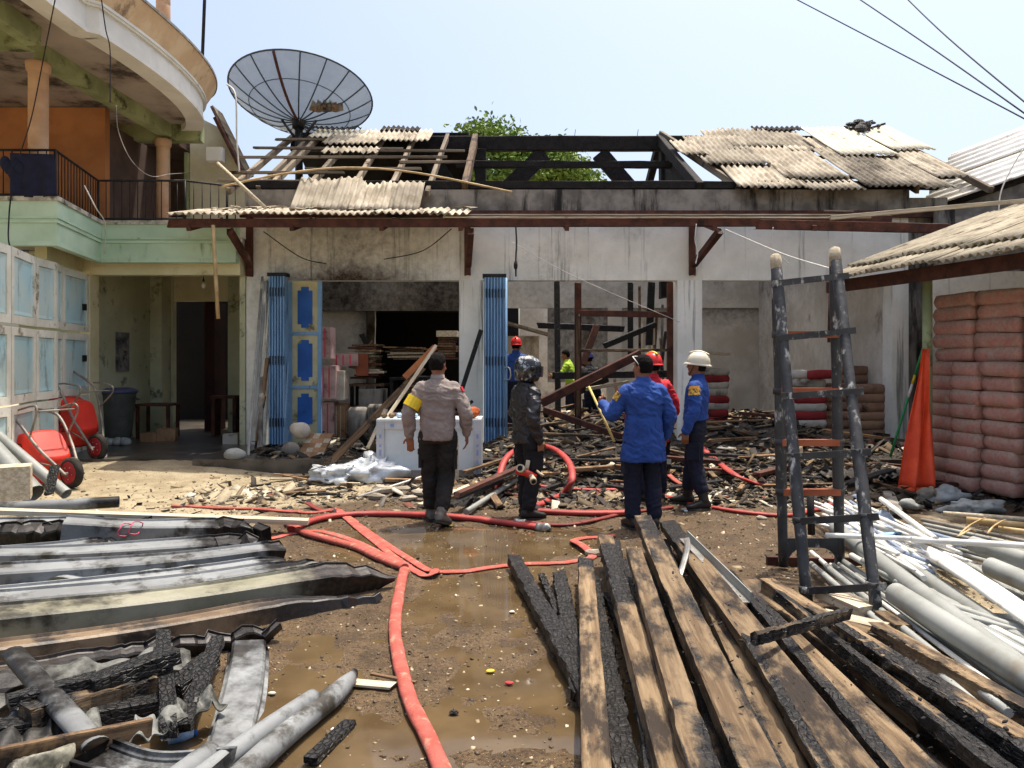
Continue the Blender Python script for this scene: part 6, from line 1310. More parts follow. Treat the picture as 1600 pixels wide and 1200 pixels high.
for k_, (f_, n_, w_, bu, lab) in enumerate((
    ((962, 846, .13), (1030, 1275, .13), .07, 1.0, 'narrow charred batten left of the half black beam'), ((1018, 836, .17), (1250, 1275, .14), .07, .95, 'narrow charred batten beside the wide greyish beam'),
    ((1085, 862, .21), (1330, 1275, .2), .06, .8, 'narrow dark batten over the long tan beam'), ((1140, 900, .19), (1455, 1275, .2), .07, .9, 'black batten between the orange tan beams'),
    ((1215, 930, .2), (1560, 1215, .17), .06, .75, 'dark batten beside the weathered beam'), ((1300, 975, .17), (1660, 1215, .14), .08, 1.0, 'black batten right of the cracked black beam'),
    ((1180, 940, .12), (1480, 1275, .1), .1, .5, 'dirty brown plank low in the right of the fan'), ((980, 880, .1), (1045, 1275, .1), .1, .7, 'dark plank seen between the middle beams'))):
    timber(f_, n_, w_, .06, (lambda t, bu=bu: bu), lab, seed=40+k_, roll=.12*math.sin(k_*2))
scatter('char_flakes', 900, lambda r, n: ((lambda q: (r.uniform(.4, 1.9, n), q))(r.uniform(2.7, 5.0, n))), lambda x, y: x*0+.02+.30*np.random.default_rng(2).random(len(x))*sstep(.4, .8, x-.0*y), .003, .013, chip_mat('char_flake', [(0, '#0f0e0d'), (.6, '#24211e'), (.9, '#4a4038')]), 'black char flakes between the foreground beams', .5, .5, 15)
a, b = G(1068, 842, .26), G(1166, 942, .22); t = thing('angle_iron', a, 'grey angle iron lying on the timber fan', 'angle iron')
d = (b-a).normalized(); sdv = d.cross(Vector((0, 0, 1))).normalized()
MB().obox((a+b)/2, d*(b-a).length/2, sdv*.03, (0, 0, .003)).build('flat_flange', m_alu, t); MB().obox((a+b)/2-sdv*.03+Vector((0, 0, .03)), d*(b-a).length/2, sdv*.003, (0, 0, .03)).build('upright_flange', m_pvcg, t)
c = G(1068, 842, .3); cloth('metal_strip', c, (.04, 0, .01), G(1055, 905, .22)-c, 3, 10, lambda a_, b_: (.03*math.sin(3*b_), 0, .05*math.sin(3*b_)), m_alu, label='thin bent metal strip hanging on the beam heads', cat='metal strip')
for i, (x0, y0, x1, y1, w_, mm) in enumerate(((1285, 962, 1385, 985, .12, m_pale), (1310, 978, 1400, 1005, .1, m_timber), (1380, 962, 1412, 985, .1, m_timber), (1290, 925, 1360, 955, .16, m_pale))):
    rough_bar(G(x0, y0, .09), G(x1, y1, .09), w_, .06, mm, 'wood_block', None, 4, .003, label=['pale wood block under the ladder foot', 'tan wood block before the ladder foot', 'squared tan wood end beside the ladder', 'pale flat board under the ladder'][i], cat='wood block', attr=(lambda t: 0.0) if mm is m_timber else None)
# litter in the mud
for i, (px, py, mm, lab) in enumerate(((765, 1052, m_yellow, 'small yellow wrapper in the puddle'), (795, 1072, m_bagcrm, 'small red wrapper in the puddle'), (705, 823, m_yellow, 'yellow scrap by the policeman boot'), (710, 1120, m_char, 'black lump in the puddle'), (800, 960, m_bagwht, 'pale pink scrap by the black beam'), (425, 1088, m_bagwht, 'white scrap by the puddle at left'), (895, 1078, m_clearpl, 'bluish plastic scrap against the tan beam'), (1072, 800, m_clearpl, 'bluish crumpled plastic at the helmeted man boots'), (655, 690+35, m_green, 'green scrap on the planks'), (745, 735, m_green, 'green plastic scrap beside the cabinet'))):
    c = GG(px, py); lumpy('litter', (c.x, c.y, max(c.z, WATER_Z)+.012), (.022, .016, .007), mm, .6, 40, 60+i, 12, 8, label=lab, cat='litter')
# charred reflection-less scrap near the bottom
rough_bar(GG(485, 1200, .03), GG(548, 1135, .02), .06, .03, m_char, 'burnt_plank', None, 8, .01, label='charred flat piece lying in the puddle at the bottom', cat='plank')
rough_bar(GG(545, 1072, .02), GG(615, 1078, .02), .07, .012, m_pale, 'burnt_plank', None, 6, .004, label='pale flat splinter left of the thick hose', cat='plank'); rough_bar(GG(580, 1062, .03), GG(650, 1076, .03), .02, .012, m_debris, 'burnt_plank', None, 6, .003, label='thin brown splinter crossing under the thick hose', cat='plank')

# ------------------------------------------------------------------ ladder
lad = thing('step_ladder', G(1290, 950, 0), 'tall black painted double ladder with orange rungs', 'ladder')
FL0, FL1 = P(1212, 408, 5.75), G(1262, 950, .0); FR0, FR1 = P(1305, 397, 5.75), G(1372, 975, .02)
BL0, BL1 = P(1213, 412, 5.87), G(1224, 885, .02); BR0, BR1 = P(1304, 402, 5.87), G(1312, 888, .02)
for nm, (a, b) in (('front_rail', (FL0, FL1)), ('front_rail', (FR0, FR1)), ('rear_rail', (BL0, BL1)), ('rear_rail', (BR0, BR1))):
    a2 = a+(a-b).normalized()*.02; r_ = MB().tube([a2]+[lerp(a, b, k/12) for k in range(13)], [.034]+[.039+.003*math.sin(k) for k in range(13)], 14).build(nm, m_steelblk, lad)
    c = MB().tube([a2-(a-b).normalized()*.09, a2+(a-b).normalized()*.02, a2+(a-b).normalized()*.03], [.041, .040, .028], 12).build('bare_wood_tip', m_pale, r_)
def at_y(a, b, py):
    lo, hi = 0.0, 1.0
    for _ in range(40):
        m_ = (lo+hi)/2; q_ = lerp(a, b, m_); y = HOR-(q_.z-EYE)*FPX/q_.y
        if y < py: lo = m_
        else: hi = m_
    return lerp(a, b, lo)
for py in (437, 522, 612, 706, 806, 914):
    a, b = at_y(FL0, FL1, py+6), at_y(FR0, FR1, py-4 if py < 600 else py); d = (b-a).normalized(); o_ = Vector((0, -.044, 0))
    r_ = MB().bar(a-d*.06+o_, b+d*.06+o_, .012, .045).build('rung', m_steelblk, lad)
    for e in (a, b): MB().tube([e+Vector((0, 0, -.02)), e+Vector((0, 0, .02))], .046, 12).build('clamp', m_steelblk, r_)
for py in (523, 611, 691, 768):
    a, b = at_y(BL0, BL1, py), at_y(BR0, BR1, py); MB().bar(a+Vector((0, -.03, 0)), b+Vector((0, -.03, 0)), .035, .05).build('orange_rung', m_rungor, lad)
    for e in (a, b): MB().tube([e+Vector((0, 0, -.025)), e+Vector((0, 0, .025))], .047, 12).build('clamp', m_steelblk, lad)
a, b = at_y(BL0, BL1, 850), at_y(BR0, BR1, 850)
mb = MB(); n = 14; prof = []
for k in range(n+1): 
    t_ = k/n; p = lerp(a, b, t_); prof.append(p+Vector((0, -.03, -.02-.16*(abs(2*t_-1)**4))))
mb.prism([a+Vector((0, -.03, .05)), b+Vector((0, -.03, .05))]+prof[::-1], (0, .008, 0)); mb.build('brace_plate', m_steelblk, lad)
MB().bar(P(1198, 878, 5.95), P(1345, 882, 5.9), .05, .09).build('foot_board', m_brown, lad)
MB().tube([P(1266, 772, 6.05), P(1268, 835, 6.05)], .03, 8).build('hanging_strap', m_rail, lad)

# ------------------------------------------------------------------ plastic pipes on the right
def ppipe(a, b, r, m_, label, group=None, za=None): return pipe([a, b], r, m_, label, group, hollow=False if r < .03 else True, name='plastic_pipe', n=10 if r < .03 else 20)
ppipe(G(1306, 826, .22), G(1660, 1095, .16), .058, m_pvcg, 'longest thick grey pipe running to the right edge')
ppipe(G(1400, 928, .20), G(1680, 1105, .18), .066, m_pvcg, 'thickest grey pipe with open end beside the ladder')
ppipe(G(1350, 838, .15), G(1620, 1020, .12), .05, m_pvcg, 'thick grey pipe half hidden under the longest one')
ppipe(G(1548, 886, .20), G(1700, 950, .18), .065, m_pvcg, 'thick grey pipe end at the right edge')
ppipe(G(1530, 862, .16), G(1700, 915, .15), .03, m_pvcg, 'dark grey pipe above the thick end at the right edge')
ppipe(G(1520, 850, .2), G(1700, 905, .18), .06, m_pvcg, 'thick pale pipe farthest at the right edge')
pipe([G(1452, 862, .26), G(1500, 890, .27), G(1560, 930, .25), G(1660, 1000, .22)], .075, m_pvcw, 'white plastic sleeve, wide and flattened, among the pipes', hollow=False, flat=[(.25, .5), (.55, .5), (.7, .45)]+[(1.05, .42+.05*math.sin(i)) for i in range(16)], cat='plastic sleeve')
ppipe(G(1290, 836, .30), G(1432, 842, .30), .018, m_pvcw, 'white pipe lying level behind the ladder'); ppipe(G(1424, 843, .31), G(1690, 857, .30), .022, m_pvcw, 'white pipe lying level to the right edge')
ppipe(G(1377, 780, .28), G(1462, 843, .32), .024, m_pvcw, 'white pipe with open end pointing at the tarpaulin'); ppipe(G(1335, 792, .22), G(1455, 845, .3), .02, m_pvcw, 'white pipe crossing towards the level ones')
for i in range(44):
    a = (rnd.uniform(1262, 1350), rnd.uniform(778, 822), rnd.uniform(.03, .2)); b = (rnd.uniform(1420, 1520), rnd.uniform(850, 905), rnd.uniform(.08, .22))
    mm = m_pvcw if i % 5 else m_pvcb; ppipe(G(*a), G(*b), rnd.choice((.012, .014, .018)), mm, ('thin white pipe behind the ladder, from %s to %s' if i % 5 else 'thin bluish pipe behind the ladder, from %s to %s') % ('left' if a[0] < 1290 else 'amid the legs' if a[0] < 1320 else 'right', 'the level pipes' if b[1] < 868 else 'below the level pipes' if b[1] < 888 else 'the white sleeve'), 'thin pipes fanned behind the ladder')
for i in range(18):
    a = (1265+8*i+rnd.uniform(-8, 8), 868+2.2*i+rnd.uniform(-6, 18), rnd.uniform(.02, .10)); b = (1560+9*i+rnd.uniform(-15, 15), 1125-5*i+rnd.uniform(-10, 10), rnd.uniform(.02, .12))
    ppipe(G(*a), G(*b), rnd.choice((.014, .018, .022)), m_pvcg if i % 4 else m_pvcw, '%s thin %s pipe beneath the thick pipes, counted from the timber' % ((ORD+['sixteenth', 'seventeenth', 'eighteenth'])[i].replace('bottom', 'first'), 'grey' if i % 4 else 'white'), 'thin pipes beneath the thick ones')
for i in range(7):
    ppipe(G(1440+3*i, 812+7*i, .06+.02*(i % 2)), G(1660+5*i, 858+10*i, .06), .018, m_pvcg if i else m_bandc, ('%s thin grey pipe from the back in the row before the red cement bags' % ORD[i].replace('bottom', 'first')) if i else 'dark grey pipe in the row before the red cement bags', 'row of pipes before the cement bags')
for i in range(16):
    ppipe(G(1470+8*i+rnd.uniform(-5, 5), 862+3*i, .06+.008*(i % 3)), G(1720, 960+11*i, .06), rnd.choice((.016, .02)), m_pvcg if i % 3 else m_pvcw, '%s thin %s pipe of the lowest row at the right edge, from the bags' % ((ORD+['sixteenth'])[i].replace('bottom', 'first'), 'grey' if i % 3 else 'white'), 'lowest pipes at the right edge')
for i in range(12):
    ppipe(G(1330+14*i+rnd.uniform(-5, 5), 868+8*i, .17+.01*(i % 3)), G(1690+8*i, 1075-4*i+rnd.uniform(-12, 12), .15), rnd.choice((.014, .018, .022)), m_pvcg if i % 3 else m_pvcw, '%s dusty thin %s pipe lying on the thick pipes, from the ladder' % (ORD[i].replace('bottom', 'first'), 'grey' if i % 3 else 'white'), 'thin pipes lying on the thick ones')
for i in range(15):
    ppipe(G(1375+9*i+rnd.uniform(-8, 8), 878+6*i, .10+.012*(i % 4)), G(1665+5*i, 1120-10*i+rnd.uniform(-8, 8), .10), rnd.choice((.02, .024, .03)), m_pvcg if i % 4 else m_pvcw, '%s mid sized %s pipe packed among the thick pipes, from the ladder' % (ORD[i].replace('bottom', 'first'), 'grey' if i % 4 else 'white'), 'mid sized pipes packed among the thick ones')
for i, (a, b, r) in enumerate(((G(1474, 802, .12), G(1690, 818, .14), .022), (G(1510, 812, .1), G(1690, 830, .1), .03), (G(1560, 825, .12), G(1690, 842, .12), .02))):
    pipe([a, b], r, m_bamboo if i else m_pale, ['pale bamboo pole topmost before the cement bags', 'thick bamboo pole tied with straw', 'thin bamboo pole tied with straw'][i], hollow=False, n=10, name='bamboo_pole', cat='pole')
for i, (x0, y0, x1, y1) in enumerate(((1540, 808, 1500, 838), (1570, 812, 1545, 835), (1495, 838, 1525, 832))):
    cloth('straw_tie', G(x0, y0, .17), (.03, .01, .0), G(x1, y1, .12)-G(x0, y0, .17), 2, 8, lambda a_, b_: (.02*math.sin(5*b_), 0, .04*math.sin(3*b_)), m_bamboo, label=['straw tie round the bamboo poles', 'second straw tie round the bamboo poles', 'loose straw end on the thin pipes'][i], cat='straw tie')
cloth('blue_plastic_sheet', G(1330, 775, .12), G(1395, 812, .16)-G(1330, 775, .12), G(1360, 830, .1)-G(1330, 775, .12), 14, 10, lambda a_, b_: (.02*math.sin(9*b_), 0, .05*math.sin(9*a_+4*b_)), m_pvcb, label='blue grey plastic sheet tucked among the thin pipes', cat='plastic sheet')
cloth('blue_plastic_sheet', G(1365, 842, .16), G(1395, 832, .2)-G(1365, 842, .16), (.12, -.05, .02), 8, 6, lambda a_, b_: (0, 0, .03*math.sin(5*a_)), m_bluesteel, label='small dark blue plastic flap on the level white pipe', cat='plastic sheet')
rough_bar(G(1385, 765, .02), G(1400, 800, .05), .12, .05, m_bandc, 'concrete_block', None, 4, .006, label='grey concrete piece left of the tarpaulin foot', cat='concrete piece')

# ------------------------------------------------------------------ wires and strings
def wire(pts, r, m_, label, cat='cable', name='power_cable', group=None, n=6): return MB().tube(bez(pts, 10), r, n).build(name, m_, label=label, cat=cat, group=group)
wire([P(1150, -50, 17), P(1400, 80, 13.5), P(1700, 238, 10.5)], .012, m_wire, 'lowest of the power cables in the upper right sky')
wire([P(1270, -50, 17), P(1460, 78, 13.5), P(1700, 248, 10.5)], .012, m_wire, 'middle power cable in the upper right sky'); wire([P(1370, -50, 17), P(1480, 58, 13.5), P(1700, 240, 10.5)], .012, m_wire, 'rightmost power cable in the upper right sky')
wire([P(1560, 345, 11), P(1564, 300, 11), P(1585, 255, 11), P(1605, 225, 11)], .01, m_wirew, 'pale cable hanging before the white roof')
wire([P(800, 378, 11.2), P(900, 433, 11.2), P(1062, 503, 12.3)], .005, m_wirew, 'thin white string slanting over the middle bay', 'string', 'white_string')
wire([P(1133, 358, 11.1), P(1220, 395, 9), P(1300, 420, 5.9)], .0045, m_wirew, 'thin white string from the canopy to the ladder', 'string', 'white_string')
wire([P(1088, 350, 11.05), P(1086, 375, 11.05), P(1090, 395, 11.05), P(1087, 412, 11.05)], .008, m_wirew, 'white cord hanging at the right canopy bracket', 'cord', 'white_string'); wire([P(1208, 355, 11.05), P(1206, 385, 11.05), P(1222, 402, 11.05), P(1232, 412, 11.05)], .006, m_wirew, 'white cord hanging above the ladder', 'cord', 'white_string')
wire([P(806, 355, 11.05), P(807, 380, 11.05), P(806, 405, 11.05), P(806, 432, 11.05)], .012, m_char, 'burnt black cord hanging from the canopy beam', 'cable', 'burnt_cable')
c = P(806, 415, 11.05); lumpy('burnt_lamp_holder', c, (.03, .03, .07), m_char, .3, 20, 3, 10, 8, label='burnt lamp holder on the black cord', cat='lamp holder')
wire([P(355, 132, 13.2), P(368, 150, 13.0), P(370, 220, 13.0), P(374, 268, 13.0)], .016, m_wirew, 'white cable running down beside the satellite dish'); wire([P(182, 165, 9.9), P(185, 205, 9.9), P(205, 250, 9.9), P(235, 275, 10.0), P(265, 272, 11.5), P(297, 270, 12.0)], .005, m_bandc, 'pale cable sagging from the balcony ceiling')
wire([P(88, -10, 8.6), P(70, 80, 9.6), P(50, 180, 9.7), P(30, 245, 9.8)], .007, m_wire, 'dark cable along the left balcony column'); wire([P(158, -5, 9.2), P(165, 45, 9.6), P(172, 80, 9.8), P(172, 160, 9.8)], .007, m_wire, 'dark cable over the white roof fascia')
wire([P(132, 290, 10.1), P(150, 325, 10.1), P(164, 350, 11.3), P(163, 395, 11.8)], .008, m_wirew, 'pale cable hanging over the mint fascia'); wire([P(18, 300, 9.9), P(14, 340, 9.9), P(16, 385, 9.5), P(45, 392, 9.6)], .010, m_wire, 'dark cable hanging before the mint fascia at left')
wire([P(412, 362, 11.6), P(470, 402, 12.3), P(510, 412, 12.4)], .008, m_wire, 'dark cable on the sooty wall over the left bay'); wire([P(600, 405, 12.4), P(660, 392, 12.3), P(705, 358, 11.5)], .008, m_wire, 'dark cable curving under the canopy to the middle bracket')
t = thing('bamboo_pole', P(340, 500, 11), 'bamboo stick hanging from the canopy corner', 'pole'); MB().tube([P(333, 352, 11.05), P(337, 430, 11.0), P(341, 498, 11.0)], .028, 9).build('cane', m_bamboo, t)
for k, (a, b, lab) in enumerate(((P(352, 302, 11.4), P(480, 282, 11.9), None), (P(340, 255, 12.0), P(415, 325, 11.5), 'pale stick slanting over the left canopy'),)):
    if lab: MB().tube([a, b], .028, 9).build('pale_stick', m_pale, label=lab, cat='stick')
MB().tube(bez([P(345, 292, 11.9), P(440, 272, 12.2), P(540, 262, 12.4), P(650, 270, 12.4), P(800, 300, 12.35)], 6), .017, 8).build('bamboo_lath', m_bamboo, label='long bent bamboo lath across the bare rafters', cat='lath')
# ------------------------------------------------------------------ people
def ring_e(c, ax, ay, hw, hd, n=20, p=2.3):
    c, ax, ay = Vector(c), Vector(ax), Vector(ay); out = []
    for k in range(n):
        a = 2*math.pi*k/n; ca, sa_ = math.cos(a), math.sin(a)
        out.append(c+ax*hw*math.copysign(abs(ca)**(2/p), ca)+ay*hd*math.copysign(abs(sa_)**(2/p), sa_))
    return out
def torso(mb, rings_, n=22):
    R = [ring_e((x, y, z), (1, 0, 0), (0, 1, 0), hw, hd, n) for (z, hw, hd, x, y) in rings_]; mb.rings(R, 0, True, True, None, True)
def limb(mb, pts, rad, n=14, sub=4):
    P_ = bez(pts, sub); rr = []
    for i in range(len(pts)-1):
        for k in range(sub): t = k/sub; t = t*t*(3-2*t); rr.append(rad[i]*(1-t)+rad[i+1]*t)
    rr.append(rad[-1]); mb.tube(P_, rr, n)
    mb.ball(pts[0], rad[0], n, 8); mb.ball(pts[-1], rad[-1], n, 8)
def fuse(mb, name, m_, parent, voxel, smooth=3, fold=None, S=1.0):
    """Join the overlapping shapes of mb into one continuous skin."""
    me_ = mb.mesh(name, (0, 0, 0), [m_], None); o = bpy.data.objects.new(name, me_); COL.objects.link(o)
    r = o.modifiers.new('r', 'REMESH'); r.mode = 'VOXEL'; r.voxel_size = voxel; r.use_smooth_shade = True
    s = o.modifiers.new('s', 'SMOOTH'); s.iterations = smooth; s.factor = .5
    dg = bpy.context.evaluated_depsgraph_get(); me2 = bpy.data.meshes.new_from_object(o.evaluated_get(dg)); o.modifiers.clear(); o.data = me2; bpy.data.meshes.remove(me_)
    n = len(me2.vertices); co = np.empty(n*3); me2.vertices.foreach_get('co', co); co = co.reshape(-1, 3); nr = np.empty(n*3); me2.vertices.foreach_get('normal', nr); nr = nr.reshape(-1, 3)
    if fold is not None: co = co+nr*fold(co)[:, None]
    me2.vertices.foreach_set('co', (co*S).ravel()); me2.polygons.foreach_set('use_smooth', np.ones(len(me2.polygons), bool)); me2.materials.clear(); me2.materials.append(m_); me2.update()
    o.parent = parent; WORG[o.name] = WORG[parent.name]; return o
def folds(amp, seed, slant=.6, f=11):
    def fn(co):
        x, y, z = co[:, 0], co[:, 1], co[:, 2]
        w = fbm(x*5+seed, y*5, z*5, 3, seed)
        a = fbm(x*f*.45+w*1.6+seed*3, y*f*.45+w, z*f*1.3+w*2.2+slant*x*f, 3, seed+3); b = np.maximum(1-np.abs(a)*3.0, -.6)
        return amp*(b*.7+.22*fbm(x*23, y*23, z*23, 2, seed+9))
    return fn
def hand(mb, wrist, dirv, palm, s=1.0, curl=.35, spread=.16, thumb=1):
    """Palm with five fingers; dirv points along the hand, palm is the way the palm faces, thumb = side of the thumb."""
    d = Vector(dirv).normalized(); n = Vector(palm); n = (n-d*n.dot(d)).normalized(); sd__ = d.cross(n).normalized()*thumb
    w0 = Vector(wrist); R = []
    for (t, hw, hd) in ((-.02, .026, .020), (.02, .030, .017), (.055, .040, .015), (.085, .040, .013), (.098, .036, .010)): R.append(ring_e(w0+d*t*s, sd__, n, hw*s, hd*s, 12))
    mb.rings(R, 0, True, True, None, True)
    for k, (off, l) in enumerate(((.028, .070), (.0095, .080), (-.0095, .074), (-.027, .058))):
        b = w0+d*.09*s+sd__*off*s; a = spread*(1.2-k*.8); p = [b-d*.015*s]; dd = (d+sd__*a*.5).normalized(); cur = 0
        for seg in (.45, .32, .23): cur += curl; dv = (dd*math.cos(cur)+n*math.sin(cur)).normalized(); p.append(p[-1]+dv*(l*seg+(.015 if len(p) == 1 else 0))*s)
        mb.tube(bez(p, 3), [.0088*s]*4+[.0082*s]*3+[.0074*s]*3, 8)
    b = w0+d*.03*s+sd__*.030*s; p = [b-sd__*.01*s, b+(d*.6+sd__*.75+n*.15)*.035*s, b+(d*.85+sd__*.62+n*.4)*.068*s]; mb.tube(bez(p, 4), [.0125*s]*4+[.011*s]*4+[.009*s], 8)
SKIN = mat('brown_skin', '#8f5f45', '#7d5039', 8, .5, bump=.08, bscale=90, rand=.05, spec=.4)
HAIR = mat('short_black_hair', '#0e0c0b', '#191513', 30, .85, bump=.9, bscale=90, rand=0, spec=.12)
m_eye = mat('eye_white', '#d8d2c8', '#c9c2b6', 10, .3, bump=0, rand=0)
def person(label, loc, rz, S, arms, legs, outfit, head=(0, 0), lean=(0, 0), hem=.84, gender=0):
    """Local frame: x to the person's right, y forward, z up, 1.70 m tall before S. arms / legs: joints by side."""
    t = thing('person', (0, 0, 0), label, 'person'); o = outfit
    lx, ly = lean
    def L(x, y, z): k = max(0, z-.95); return (x+lx*k, y+ly*k, z)
    hy, hp = head
    hc = Vector(L(0, .015, 1.565)); HR = Matrix.Rotation(hy, 3, 'Z') @ Matrix.Rotation(hp, 3, 'X')
    # body: one continuous surface from head to feet
    b = MB(); torso(b, [(.84, .15, .105, *L(0, 0, .84)[:2]), (.95, .148, .10, *L(0, 0, .95)[:2]), (1.08, .135, .09, *L(0, 0, 1.08)[:2]), (1.24, .155, .105, *L(0, 0, 1.24)[:2]), (1.36, .155, .085, *L(0, 0, 1.36)[:2]), (1.41, .10, .07, *L(0, -.005, 1.41)[:2]), (1.44, .06, .058, *L(0, 0, 1.44)[:2])])
    limb(b, [L(0, -.012, 1.38), L(0, -.002, 1.45), hc+HR @ Vector((0, -.01, -.05))], [.062, .054, .056], 14)
    Rh = []
    for (z, hw, yb, yf) in ((-.118, .030, .03, .062), (-.105, .045, -.005, .080), (-.08, .056, -.045, .086), (-.05, .064, -.072, .087), (-.01, .070, -.090, .088), (.03, .074, -.098, .090), (.07, .070, -.092, .078), (.10, .052, -.068, .052), (.115, .028, -.036, .024)):
        Rh.append([hc+HR @ (v-Vector((0, 0, 0))) for v in ring_e((0, (yb+yf)/2, z), (1, 0, 0), (0, 1, 0), hw, (yf-yb)/2, 20, 2.2)])
    b.rings(Rh, 0, True, True, None, True)
    def hb(c, r): b.ball(hc+HR @ Vector(c), r, 10, 7)
    b.tube([hc+HR @ Vector(v) for v in ((0, .080, .022), (0, .096, -.004), (0, .108, -.022), (0, .094, -.032))], [.009, .011, .014, .010], 8)     # nose
    hb((0, .085, -.052), (.026, .010, .010)); hb((0, .078, -.095), (.024, .016, .018)); hb((0, .086, .034), (.052, .010, .010))                       # lips, chin, brow
    for s in (-1, 1):
        hb((s*.074, -.012, -.005), (.010, .020, .032)); hb((s*.045, .068, -.025), (.022, .016, .020))
    for s in (-1, 1):
        sh = Vector(L(s*.150, -.005, 1.335)); el, wr, hd_, pn = arms[s]; el, wr = Vector(el), Vector(wr)
        limb(b, [sh, el, wr], [.056, .044, .030], 12)
        hand(b, wr, hd_, pn, 1.05, o.get('curl', {}).get(s, .38), thumb=o.get('thumb', {}).get(s, 1))
        hip = Vector((s*.088, 0, .88)); kn, an, toe = legs[s]; kn, an = Vector(kn), Vector(an)
        limb(b, [hip, kn, an], [.088, .058, .042], 14)
        limb(b, [an+Vector((0, 0, -.02)), an+Vector(toe).normalized()*.12+Vector((0, 0, -.05))], [.042, .034], 10)
    vx = o.get('vox', 1.0); bd = fuse(b, 'body', SKIN, t, .0085*vx, 3, None, S)
    def child(mb, name, m_, par=t):
        mb.v = [tuple(Vector(v)*S) for v in mb.v]; return mb.build(name, m_, par, org=(0, 0, 0)) if False else _ch(mb, name, m_, par)
    def _ch(mb, name, m_, par):
        ob = bpy.data.objects.new(name, mb.mesh(name, (0, 0, 0), m_ if isinstance(m_, list) else [m_], None)); COL.objects.link(ob); ob.parent = par; WORG[ob.name] = Vector((0, 0, 0)); return ob
    for s in (-1, 1): child(MB().ball(hc+HR @ Vector((s*.030, .079, .010)), (.014, .009, .009), 8, 6), 'eye', m_eye)
    for s in (-1, 1): child(MB().ball(hc+HR @ Vector((s*.030, .0865, .010)), (.006, .003, .006), 8, 6), 'pupil', HAIR)
    # shirt or jacket
    k = o.get('loose', 1.0); sh = MB(); hem_hw = o.get('hem_hw', .172)
    rows_ = [(hem, hem_hw*k, (.128 if hem > .75 else .156)*k), ((hem+1.06)/2, (.165 if hem > .75 else .182)*k, (.122 if hem > .75 else .142)*k), (1.08, .160*k, .118*k), (1.22, .176*k, .125*k), (1.31, .184*k, .112*k), (1.365, .165*k, .096), (1.405, .115*k, .082), (1.435, .076, .068), (1.455, .064, .064)]
    torso(sh, [(z, hw, hd, *L(0, -.004, z)[:2]) for z, hw, hd in rows_])
    for s in (-1, 1):
        p = Vector(L(s*.150, -.006, 1.332)); el, wr = Vector(arms[s][0]), Vector(arms[s][1]); limb(sh, [p, lerp(p, el, .5)+Vector((s*.012, 0, 0)), el, lerp(el, wr, .5), lerp(el, wr, .97)], [.072*k, .068*k, .063*k, .056*k, .048*k], 14, 3)
    jo = fuse(sh, o.get('top_name', 'shirt'), o['top'], t, .0095*vx, 4, folds(o.get('fold', .014), o.get('seed', 1)), S)
    # collar
    cr_ = MB(); cc = Vector(L(0, -.004, 1.45)); cr_.rings([ring_e(cc+Vector((0, 0, -.012)), (1, 0, 0), (0, 1, 0), .072, .070, 18), ring_e(cc+Vector((0, .0, .026)), (1, 0, 0), (0, 1, 0), .064, .064, 18), ring_e(cc+Vector((0, 0, .024)), (1, 0, 0), (0, 1, 0), .058, .058, 18), ring_e(cc+Vector((0, 0, -.012)), (1, 0, 0), (0, 1, 0), .062, .06, 18)], 0, False, True, None, True)
    child(cr_, 'collar', o['top'], jo)
    # trousers
    tr_ = MB(); torso(tr_, [(.80, .165, .118, 0, 0), (.88, .172, .126, 0, 0), (.97, .158, .115, 0, 0), (1.03, .150, .108, 0, 0)])
    for s in (-1, 1):
        kn, an, toe = legs[s]; kn, an = Vector(kn), Vector(an); hip = Vector((s*.09, 0, .86)); e = lerp(kn, an, o.get('cuff', .86))
        limb(tr_, [hip, lerp(hip, kn, .5), kn, lerp(kn, an, .45), e], [.104, .094, .082, .078, .074], 14, 3)
    trs = fuse(tr_, 'trousers', o['legs'], t, .0105*vx, 4, folds(.012, o.get('seed', 1)+20, .3, 9), S)
    for s in (-1, 1):                     # cargo pockets
        kn = Vector(legs[s][0]); hip = Vector((s*.09, 0, .86)); c = lerp(hip, kn, .62)+Vector((s*.088, 0, 0)); pk = MB(); pk.obox(c, (.016, 0, 0), (0, .065, 0), (0, 0, .085)); child(pk, 'cargo_pocket', o['legs'], trs)
        fl = MB(); fl.obox(c+Vector((s*.006, 0, .075)), (.016, 0, 0), (0, .069, 0), (0, 0, .025)); child(fl, 'pocket_flap', o['legs'], trs)
    # boots
    for s in (-1, 1):
        kn, an, toe = legs[s]; kn, an, toe = Vector(kn), Vector(an), Vector(toe).normalized(); bo = MB()
        limb(bo, [lerp(kn, an, .62), an+Vector((0, 0, .01))], [.060, .054], 12); fw = toe; sdv = fw.cross(Vector((0, 0, 1))).normalized(); upv = sdv.cross(fw).normalized()
        R = [ring_e(an+fw*x+upv*z, sdv, upv, hw, hh, 16, 2.6) for (x, z, hw, hh) in ((-.075, -.045, .026, .030), (-.06, -.04, .040, .042), (0, -.030, .044, .052), (.08, -.042, .047, .040), (.15, -.055, .049, .030), (.19, -.060, .040, .024), (.205, -.064, .022, .016))]
        bo.rings(R, 0, True, True, None, True); bt = fuse(bo, 'boot', o['boots'], t, .008, 2, None, S)
        so = MB(); pts_ = [an+fw*x+sdv*w*q_-upv*.079 for q_ in (1,) for x, w in ((-.08, .02), (-.065, .040), (0, .043), (.08, .050), (.16, .048), (.20, .028), (.21, 0))]+[an+fw*x-sdv*w-upv*.079 for x, w in ((.20, .028), (.16, .048), (.08, .050), (0, .043), (-.065, .040), (-.08, .02))]
        so.prism(pts_, upv*-.022); child(so, 'sole', m_rubber, bt)
